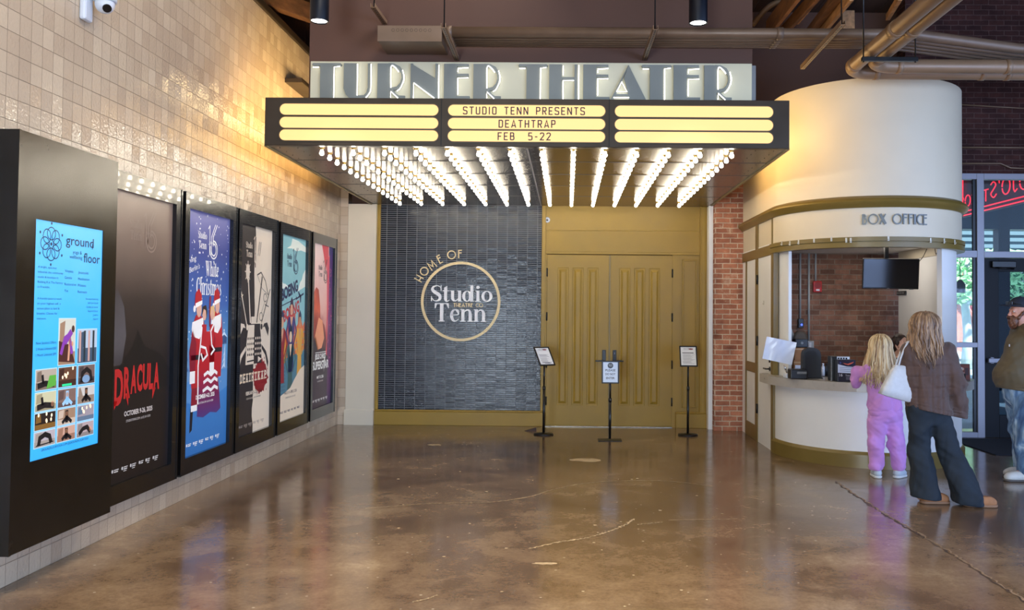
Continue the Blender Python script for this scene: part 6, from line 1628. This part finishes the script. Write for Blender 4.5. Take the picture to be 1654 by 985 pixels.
jp = [('c', (.0, .0, .76), (-.03, .01, 1.18), .20, .19, (.98, .82, 1)), (.06, ('c', (-.15, .005, 1.305), (.12, .005, 1.30), .085, .088)), (.05, ('c', (-.04, .01, 1.32), (-.05, .0, 1.425), .085, .068)),
      (.05, ('c', (-.15, 0, 1.28), (-.185, .08, 1.05), .085, .080)), (.04, ('c', (-.185, .08, 1.05), (-.16, .25, 1.04), .076, .058)),
      (.05, ('c', (.145, 0, 1.28), (.215, -.035, 1.03), .092, .090)), (.035, ('c', (.215, -.035, 1.03), (.268, .015, .745), .092, .072))]
sdf_obj('quilted_jacket', jp, (-.40, -.26, .68), (.42, .38, 1.52), .007, jm_, wo, .03, clip=[((0, 0, .79), (-.2, 0, -1)), ((0, 0, 1.445), (0, 0, 1))], disp=quilt)
dn = M('dark_denim', (26, 36, 46), .8, var=.3, vs=7, bump=.2, bs=220)
fold = waves(9, .012, 16, 7, .9)
jn = [('c', (-.01, 0, .90), (-.01, 0, .80), .145, .155, (1, .74, 1)), (.05, ('c', (-.085, 0, .80), (-.085, .005, .46), .105, .082)), (.03, ('c', (-.085, .005, .46), (-.035, -.02, .055), .082, .125, (1, 1.0, 1))),
      (.05, ('c', (.07, 0, .80), (.165, -.01, .47), .105, .085)), (.03, ('c', (.165, -.01, .47), (.295, -.10, .045), .085, .13, (1, 1.0, 1)))]
sdf_obj('flared_jeans', jn, (-.24, -.30, .0), (.48, .24, .98), .0075, dn, wo, .03, clip=[((-.03, 0, .045), (-.1, 0, -1)), ((.28, 0, .035), (.15, 0, -1)), ((0, 0, .90), (0, 0, 1))][:1]+[((0, 0, .90), (0, 0, 1))], disp=fold)
tan = M('tan_suede', (172, 118, 78), .8, var=.15, vs=20, bump=.2, bs=120); tso = M('pale_tan_sole', (150, 112, 84), .7)
shoe(wo, 'slipper', tan, tso, (-.02, -.02), (.06, -.02), .25, .06, .046, .03); shoe(wo, 'slipper', tan, tso, (.31, -.12), (.60, -.15), .27, .065, .048, .03)
hm = hairmat('honey_brown_hair', rgb(76, 54, 42), rgb(166, 132, 100))
def hprof(t, a):
    back = .5+.5*math.cos(a-R(255)); 
    if t < .35:
        u_ = t/.35*PI*.55; return .112*math.sin(u_)+.004, .122*math.sin(u_)+.004, 1.525+.128*math.cos(u_)
    q = (t-.35)/.65; return .108+.075*q-.07*q*q, .118+.03*q-.02*q*q, 1.505-(.20+.10*back)*q
sdf_obj('hair', [('e', (hc[0], -.005, 1.54), (.098, .108, .112)), (.05, ('c', (hc[0], -.04, 1.50), (hc[0]-.01, -.055, 1.33), .095, .085, (1.15, .8, 1)))], (-.25, -.2, 1.2), (.15, .16, 1.68), .008, hm, wo, .04, disp=waves(4, .010, 38, 6, .5), clip=[((hc[0], .055, 1.5), (-.1, 1, -.1))])
hm2 = hairmat('light_brown_hair', rgb(128, 98, 74), rgb(188, 154, 120)); hm3 = hairmat('dark_root_hair', rgb(92, 66, 48), rgb(140, 106, 80))
hl = strands('hair_locks', wo, [hm, hm2, hm3], (hc[0]+.012, -.012), None, 1.65, 1.24, hprof, (R(150), R(392)), 300, .0056, .036, 5, 9.)
# white tote bag on her shoulder (held, so a thing of its own)
tb_ = empty('tote_bag', (2.86, 7.62, .93), 'white leather tote bag hanging from the shoulder of the person in brown', 'bag')
bm_ = M('white_pebbled_leather', (206, 208, 212), .5, var=.05, vs=30, bump=.2, bs=240)
mb = MB(); 
bot = [(-.155, -.055), (.135, -.055), (.135, .055), (-.155, .055)]; top = [(-.045, -.035), (.10, -.035), (.10, .035), (-.045, .035)]
vs = [(2.885+x*1.12, 7.59+y, .935-.30*(x+.155)) for x, y in bot]+[(2.895+x, 7.59+y, 1.195-.12*(x+.045)) for x, y in top]
mb.mesh(vs, [(0, 1, 2, 3), (0, 1, 5, 4), (1, 2, 6, 5), (2, 3, 7, 6), (3, 0, 4, 7), (4, 5, 6, 7)])
bmesh.ops.subdivide_edges(mb.bm, edges=mb.bm.edges[:], cuts=3, use_grid_fill=True); bmesh.ops.smooth_vert(mb.bm, verts=mb.bm.verts[:], factor=.35, use_axis_x=True, use_axis_y=True, use_axis_z=True)
for f in mb.bm.faces: f.smooth = True
mb.build('bag_body', bm_, tb_)
for yy in (-.03, .035):
    mb = MB(); pts = spline([(2.875, 7.59+yy, 1.185), (2.90, 7.585+yy*.8, 1.27), (2.94, 7.58+yy*.6, 1.36), (2.985, 7.59, 1.40), (3.0, 7.60, 1.36), (2.985, 7.59+yy, 1.19)], 6)
    mb.tube(pts, .0085, 6); mb.build('strap', bm_, tb_)
mb = MB().tube(spline([(2.975, 7.56, 1.17), (2.968, 7.545, 1.12), (2.975, 7.55, 1.08), (2.99, 7.55, 1.075)], 6), .004, 6); mb.box(2.955, 2.995, 7.545, 7.553, 1.075, 1.085); mb.build('tag_cord', MT['black'], tb_)

# ---------------------------------------------------------------- child in the lilac tracksuit
gi = empty('person', (3.19, 8.75, 0), 'child with long blonde hair in lilac sweatshirt and sweatpants leaning on the counter', 'person')
hc = (-.04, .03, 1.305)
P = head_prims(hc, .92, R(80))
P += [('c', (.0, 0, .72), (-.03, .02, 1.0), .105, .10, (1, .75, 1)), (.05, ('c', (-.15, .02, 1.07), (.10, .02, 1.07), .05, .05)), (.04, ('c', (-.04, .02, 1.08), (-.04, .03, 1.2), .045, .042))]
limb(P, ((-.15, .02, 1.07), .042), ((-.245, .14, .945), .032), ((-.16, .40, .950), .025)); limb(P, ((.10, .02, 1.07), .042), ((.17, .15, .965), .034), ((.08, .40, .945), .025))
limb(P, ((-.07, 0, .72), .07), ((-.09, 0, .39), .05), ((-.085, -.01, .08), .034), ((-.09, .08, .03), .03)); limb(P, ((.07, 0, .72), .07), ((.10, 0, .39), .05), ((.12, -.01, .08), .034), ((.18, .05, .03), .03))
P += hand((-.16, .40, .945), (.4, 1, 0), (0, 0, -1), .8, .4, -1)+hand((.08, .40, .945), (-.4, 1, 0), (0, 0, -1), .8, .4, 1)
bg_ = sdf_obj('body', P, (-.36, -.16, -.01), (.30, .52, 1.46), .008, MT['skin'], gi, .03); eyes(bg_, hc, .92, R(80))
lil = M('lilac_fleece', (204, 142, 214), .85, var=.06, vs=8, bump=.3, bs=200, sheen=.25)
fw_ = waves(21, .012, 16, 7, .9)
def sweat(X, Y, Z): return fw_(X, Y, Z)+.006*np.exp(-((Z-.665)/.007)**2)
jp = [('c', (.0, .0, .70), (-.03, .02, .98), .165, .145, (1, .78, 1)), (.06, ('c', (-.145, .02, 1.075), (.09, .02, 1.075), .07, .07)), (.04, ('c', (-.03, .02, 1.09), (-.035, .02, 1.16), .065, .055)),
      (.04, ('c', (-.15, .02, 1.07), (-.235, .11, 1.05), .062, .052)), (.03, ('c', (-.24, .115, 1.055), (-.25, .14, .925), .050, .052)), (.03, ('c', (-.25, .15, .945), (-.19, .32, .965), .048, .046)),
      (.05, ('c', (.11, .02, 1.06), (.18, .13, .985), .075, .068)), (.035, ('c', (.18, .13, .985), (.11, .33, .965), .064, .050))]
sdf_obj('sweatshirt', jp, (-.40, -.22, .55), (.32, .44, 1.24), .007, lil, gi, .03, clip=[((0, 0, .605), (0, 0, -1)), ((0, 0, 1.165), (0, 0, 1))], disp=sweat)
fp_ = waves(22, .012, 17, 7, 1.0)
pn = [('c', (0, 0, .72), (0, 0, .64), .135, .14, (1, .8, 1)), (.04, ('c', (-.075, 0, .62), (-.095, 0, .36), .092, .080)), (.03, ('c', (-.095, 0, .36), (-.085, -.01, .125), .080, .070)), (.02, ('c', (-.085, -.01, .11), (-.085, -.01, .085), .058, .048)),
      (.04, ('c', (.075, 0, .62), (.115, 0, .36), .092, .080)), (.03, ('c', (.115, 0, .36), (.13, -.01, .125), .080, .070)), (.02, ('c', (.13, -.01, .11), (.13, -.01, .085), .058, .048))]
sdf_obj('sweatpants', pn, (-.24, -.18, .04), (.26, .18, .80), .007, lil, gi, .03, clip=[((0, 0, .075), (0, 0, -1)), ((0, 0, .74), (0, 0, 1))], disp=fp_)
sh = M('pale_grey_trainer', (190, 200, 210), .5, var=.08, vs=20); so_ = M('white_rubber_sole', (220, 222, 222), .5)
shoe(gi, 'trainer', sh, so_, (-.085, -.02), (-.08, .2), .205, .065, .037, .035); shoe(gi, 'trainer', sh, so_, (.125, -.01), (.26, .10), .205, .065, .037, .035)
hg = hairmat('blonde_hair', rgb(150, 116, 76), rgb(226, 196, 148))
def gprof(t, a):
    if t < .3:
        u_ = t/.3*PI*.55; return .098*math.sin(u_)+.004, .108*math.sin(u_)+.004, 1.312+.118*math.cos(u_)
    q = (t-.3)/.7; return .100+.075*q, .104+.035*q, 1.295-(.30+.06*math.cos(a-R(255)))*q
sdf_obj('hair', [('e', (hc[0], .02, 1.32), (.088, .096, .104)), (.05, ('c', (hc[0], -.005, 1.27), (hc[0]-.02, -.085, 1.05), .085, .075, (1.3, .6, 1)))], (-.25, -.18, .94), (.18, .14, 1.45), .008, hg, gi, .04, disp=waves(14, .008, 36, 6, .4), clip=[((hc[0], .085, 1.3), (0, 1, -.1))])
hg2 = hairmat('pale_blonde_hair', rgb(206, 178, 130), rgb(238, 218, 180)); hg3 = hairmat('dark_blonde_hair', rgb(120, 90, 60), rgb(176, 140, 98))
strands('hair_locks', gi, [hg, hg2, hg3], (hc[0], .012), None, 1.42, 1.0, gprof, (R(150), R(388)), 280, .0054, .018, 15, 9.)

# ---------------------------------------------------------------- bearded man in the olive jacket, in profile
ma = empty('person', (4.50, 8.75, 0), 'bearded person in dark cap, olive hooded jacket and washed jeans, hands in pockets', 'person')
hc = (.045, .0, 1.665)
P = head_prims(hc, 1.04, PI)
P += [('c', (.07, 0, 1.0), (.09, 0, 1.32), .16, .12, (1, 1.05, 1)), (.06, ('e', (.0, 0, 1.05), (.17, .19, .17))), (.05, ('c', (.10, -.15, 1.42), (.10, .15, 1.42), .06, .06)), (.03, ('c', (.10, 0, 1.40), (.07, 0, 1.55), .06, .064))]
for s_ in (-1, 1):
    limb(P, ((.11, .18*s_, 1.40), .05), ((.18, .27*s_, 1.14), .045), ((.0, .195*s_, .955), .034))
    P += hand((.0, .195*s_, .955), (.05, -.55*s_, -1), (0, -s_, 0), 1.0, .25, -s_)
limb(P, ((.05, -.10, .95), .10), ((.03, -.11, .50), .07), ((.05, -.11, .09), .048), ((-.12, -.11, .04), .038)); limb(P, ((.07, .10, .95), .10), ((.10, .12, .50), .07), ((.16, .12, .09), .048), ((.0, .12, .04), .038))
mskin = M('ruddy_skin', (212, 152, 130), .5, var=.08, vs=14)
bm2 = sdf_obj('body', P, (-.26, -.36, -.01), (.36, .36, 1.86), .009, mskin, ma, .03); eyes(bm2, hc, 1.04, PI)
ol = M('olive_shell_cloth', (98, 86, 64), .7, var=.07, vs=7, bump=.15, bs=200)
fo = waves(31, .013, 15, 7, 1.2)
jp = [('c', (.055, 0, 1.02), (.085, 0, 1.33), .205, .170, (1, 1.08, 1)), (.05, ('e', (-.005, 0, 1.05), (.182, .205, .20))), (.06, ('c', (.03, 0, .98), (.04, 0, .91), .215, .205, (1, 1.05, 1))), (.05, ('c', (.10, -.165, 1.435), (.10, .165, 1.435), .082, .082)),
      (.04, ('c', (.10, 0, 1.47), (.12, 0, 1.535), .105, .095)), (.03, ('c', (.16, 0, 1.50), (.20, 0, 1.42), .09, .08)), (.03, ('c', (.06, -.08, 1.50), (.17, -.06, 1.46), .04, .05))]
for s_ in (-1, 1): jp += [(.05, ('c', (.11, .20*s_, 1.41), (.19, .275*s_, 1.15), .080, .072)), (.035, ('c', (.18, .285*s_, 1.14), (.02, .215*s_, .975), .078, .052))]
def ofold(X, Y, Z): return fo(X, Y, Z)+.006*np.exp(-((Z-.915)/.006)**2)
jk = sdf_obj('hooded_jacket', jp, (-.30, -.42, .80), (.42, .42, 1.62), .0075, ol, ma, .03, clip=[((0, 0, .885), (-.12, 0, -1)), ((.08, 0, 1.565), (-.35, 0, 1))], disp=ofold)
mb = MB().box(-.118, -.112, -.10, -.085, 1.32, 1.345, .002); ob = mb.build('chest_tag', MT['paper'], None); ob.parent = jk
def denim_w():
    m, nt, b = newmat('washed_denim'); tc = nd(nt, 'ShaderNodeTexCoord').outputs['Object']
    mp = nd(nt, 'ShaderNodeMapping', {0: tc, 3: (1, 1, .45)}).outputs[0]
    n = nd(nt, 'ShaderNodeTexNoise', {'Vector': mp, 'Scale': 9.0, 'Detail': 5.0, 'Distortion': 1.4}).outputs[0]
    nt.links.new(ramp(nt, n, (.32, rgb(58, 84, 120)), (.5, rgb(104, 136, 168)), (.66, rgb(178, 200, 214))), b.inputs['Base Color']); b.inputs['Roughness'].default_value = .85; return m
fd = waves(33, .014, 17, 8, .9)
jn = [('c', (.05, 0, 1.0), (.05, 0, .88), .185, .185, (1, 1.02, 1)), (.04, ('c', (.045, -.10, .86), (.03, -.115, .50), .125, .105)), (.03, ('c', (.03, -.115, .50), (.045, -.115, .09), .105, .10)), (.04, ('c', (.07, .10, .86), (.10, .12, .50), .125, .105)), (.03, ('c', (.10, .12, .50), (.155, .12, .09), .105, .10))]
sdf_obj('washed_jeans', jn, (-.18, -.28, .0), (.32, .28, 1.06), .0075, denim_w(), ma, .03, clip=[((0, 0, .04), (0, 0, -1)), ((0, 0, 1.0), (0, 0, 1))], disp=fd)
w_ = M('off_white_trainer', (206, 204, 196), .5, var=.06, vs=20); ws_ = M('dark_trainer_sole', (90, 84, 78), .6)
shoe(ma, 'trainer', w_, ws_, (.05, -.115), (-.2, -.12), .30, .075, .050, .04); shoe(ma, 'trainer', w_, ws_, (.16, .12), (-.1, .11), .30, .075, .050, .04)
hb = hairmat('auburn_beard', rgb(70, 42, 30), rgb(124, 78, 54))
s_ = 1.04; g2 = lambda x, z: (hc[0]+x*s_, 0, hc[2]+z*s_)
sdf_obj('beard', [('e', (hc[0]-.070, 0, hc[2]-.085), (.052, .062, .058)), (.03, ('e', (hc[0]-.075, 0, hc[2]-.125), (.04, .048, .05))), (.02, ('c', (hc[0]-.05, -.062, hc[2]-.06), (hc[0]-.0, -.076, hc[2]+.01), .018, .012)), (.02, ('c', (hc[0]-.05, .062, hc[2]-.06), (hc[0]-.0, .076, hc[2]+.01), .018, .012)),
         (.015, ('c', (hc[0]-.115, -.022, hc[2]-.052), (hc[0]-.115, .022, hc[2]-.052), .012, .012))], (hc[0]-.18, -.12, hc[2]-.22), (hc[0]+.06, .12, hc[2]+.06), .005, hb, ma, .02, disp=waves(41, .004, 120, 6, .5), cut=[('e', (hc[0]-.118, 0, hc[2]-.068), (.016, .022, .006))])
sdf_obj('short_hair', [('e', (hc[0]+.03, 0, hc[2]+.015), (.088, .082, .085))], (hc[0]-.1, -.12, hc[2]-.12), (hc[0]+.16, .12, hc[2]+.14), .007, hb, ma, clip=[((hc[0]+.01, 0, hc[2]), (-1, 0, .25)), ((0, 0, hc[2]-.055), (0, 0, -1))], disp=waves(42, .003, 100, 6, 1))
cpm = M('navy_cap_cloth', (28, 34, 48), .75, var=.1, vs=20)
cap = sdf_obj('cap', [('e', (hc[0]-.005, 0, hc[2]+.058), (.112, .094, .098)), (.012, ('e', (hc[0]-.145, 0, hc[2]+.062), (.078, .070, .010)))], (hc[0]-.26, -.13, hc[2]-.03), (hc[0]+.15, .13, hc[2]+.19), .006, cpm, ma, clip=[((hc[0], 0, hc[2]+.045), (-.10, 0, -1))])
mb = MB().tube([(hc[0]-.115, -.055, hc[2]+.085), (hc[0]-.06, -.09, hc[2]+.075), (hc[0]+.04, -.100, hc[2]+.055)], .004, 6).box(hc[0]-.118, hc[0]-.108, -.062, -.006, hc[2]+.070, hc[2]+.105, .003).box(hc[0]-.118, hc[0]-.108, .006, .062, hc[2]+.070, hc[2]+.105, .003)
ob = mb.build('sunglasses', MT['black'], None); ob.parent = cap
mb = MB().ball((hc[0]-.005, 0, hc[2]+.156), .008); ob = mb.build('cap_button', cpm, None); ob.parent = cap

# ---------------------------------------------------------------- clerk seated behind the counter
cl_ = empty('person', (3.935, 10.28, 0), 'dark haired clerk behind the counter holding a hand to the face', 'person')
hc = (.0, .0, 1.275); fa = R(-48)
P = head_prims(hc, .95, fa, 0)
P += [('c', (.0, .05, .66), (.0, .04, .98), .13, .12, (1.05, .75, 1)), (.05, ('c', (-.15, .05, 1.05), (.15, .03, 1.05), .055, .055)), (.04, ('c', (0, .04, 1.05), (0, .03, 1.2), .05, .046))]
limb(P, ((-.16, .05, 1.05), .046), ((-.17, -.12, .96), .038), ((-.035, -.115, 1.185), .027)); limb(P, ((.16, .03, 1.05), .046), ((.24, -.08, .90), .038), ((.12, -.22, .935), .027))
P += hand((-.035, -.115, 1.185), (.05, .02, 1), (.6, .7, 0), .92, .18, 1)+hand((.12, -.22, .935), (-.8, -.5, 0), (0, 0, -1), .92, .4, -1)
limb(P, ((-.09, .05, .66), .085), ((-.10, -.18, .64), .065), ((-.10, -.15, .30), .05), ((-.10, -.10, .06), .04), ((-.10, -.2, .035), .035)); limb(P, ((.09, .05, .66), .085), ((.10, -.18, .64), .065), ((.10, -.15, .30), .05), ((.10, -.10, .06), .04), ((.10, -.2, .035), .035))
bc = sdf_obj('body', P, (-.30, -.34, -.01), (.34, .24, 1.42), .0065, MT['skin'], cl_, .03); eyes(bc, hc, .95, fa)
bt = M('black_knit', (24, 23, 26), .85, var=.2, vs=20)
sdf_obj('black_top', [('c', (0, .05, .68), (0, .04, .98), .155, .145, (1.05, .78, 1)), (.05, ('c', (-.15, .05, 1.055), (.15, .03, 1.055), .072, .072)), (.03, ('c', (0, .04, 1.07), (0, .035, 1.13), .062, .055)), (.04, ('c', (-.16, .05, 1.05), (-.175, -.12, .965), .062, .055)), (.03, ('c', (-.175, -.12, .965), (-.09, -.117, 1.09), .052, .042)),
        (.04, ('c', (.16, .03, 1.05), (.24, -.08, .91), .062, .055)), (.03, ('c', (.24, -.08, .91), (.15, -.19, .93), .052, .04))], (-.30, -.30, .5), (.36, .26, 1.2), .008, bt, cl_, .03, clip=[((0, 0, .62), (0, 0, -1)), ((0, 0, 1.13), (0, 0, 1))], disp=waves(51, .006, 18, 6, .8))
sdf_obj('trousers', [('c', (0, .05, .70), (0, .05, .64), .14, .14, (1.05, .85, 1)), ('c', (-.09, .04, .66), (-.10, -.18, .645), .105, .085), ('c', (-.10, -.18, .64), (-.10, -.11, .1), .082, .06), ('c', (.09, .04, .66), (.10, -.18, .645), .105, .085), ('c', (.10, -.18, .64), (.10, -.11, .1), .082, .06)], (-.3, -.32, .03), (.3, .26, .8), .010, bt, cl_, .03, clip=[((0, 0, .07), (0, 0, -1)), ((0, 0, .72), (0, 0, 1))])
hk_ = hairmat('dark_brown_hair', rgb(36, 28, 26), rgb(74, 56, 48))
fd_ = np.array((math.cos(fa), math.sin(fa), 0))
sdf_obj('hair', [('e', (hc[0]-fd_[0]*.018, hc[1]-fd_[1]*.018, hc[2]+.035), (.090, .094, .098)), (.05, ('c', (hc[0]-fd_[0]*.06, hc[1]-fd_[1]*.06, hc[2]), (hc[0]-fd_[0]*.07, hc[1]-fd_[1]*.06, hc[2]-.16), .065, .04))], (-.2, -.2, hc[2]-.26), (.2, .2, hc[2]+.16), .006, hk_, cl_, .03,
        clip=[((hc[0]+fd_[0]*.022, hc[1]+fd_[1]*.022, hc[2]+.03), (fd_[0], fd_[1], -.45))], disp=waves(52, .004, 70, 6, .4))
e = empty('stool', (3.935, 10.36, 0), 'plain stool under the clerk behind the counter', 'stool')
MB().lathe([(.17, .50), (.18, .51), (.18, .535), (.15, .545)], (3.935, 10.36, 0), 24).build('seat', MT['blackpl'], e)
for k in range(4): MB().cyl((3.935+.16*math.cos(PI/4+k*PI/2), 10.36+.16*math.sin(PI/4+k*PI/2), 0), (3.935+.11*math.cos(PI/4+k*PI/2), 10.36+.11*math.sin(PI/4+k*PI/2), .505), .014, n=10).build('leg', MT['alu'], e)
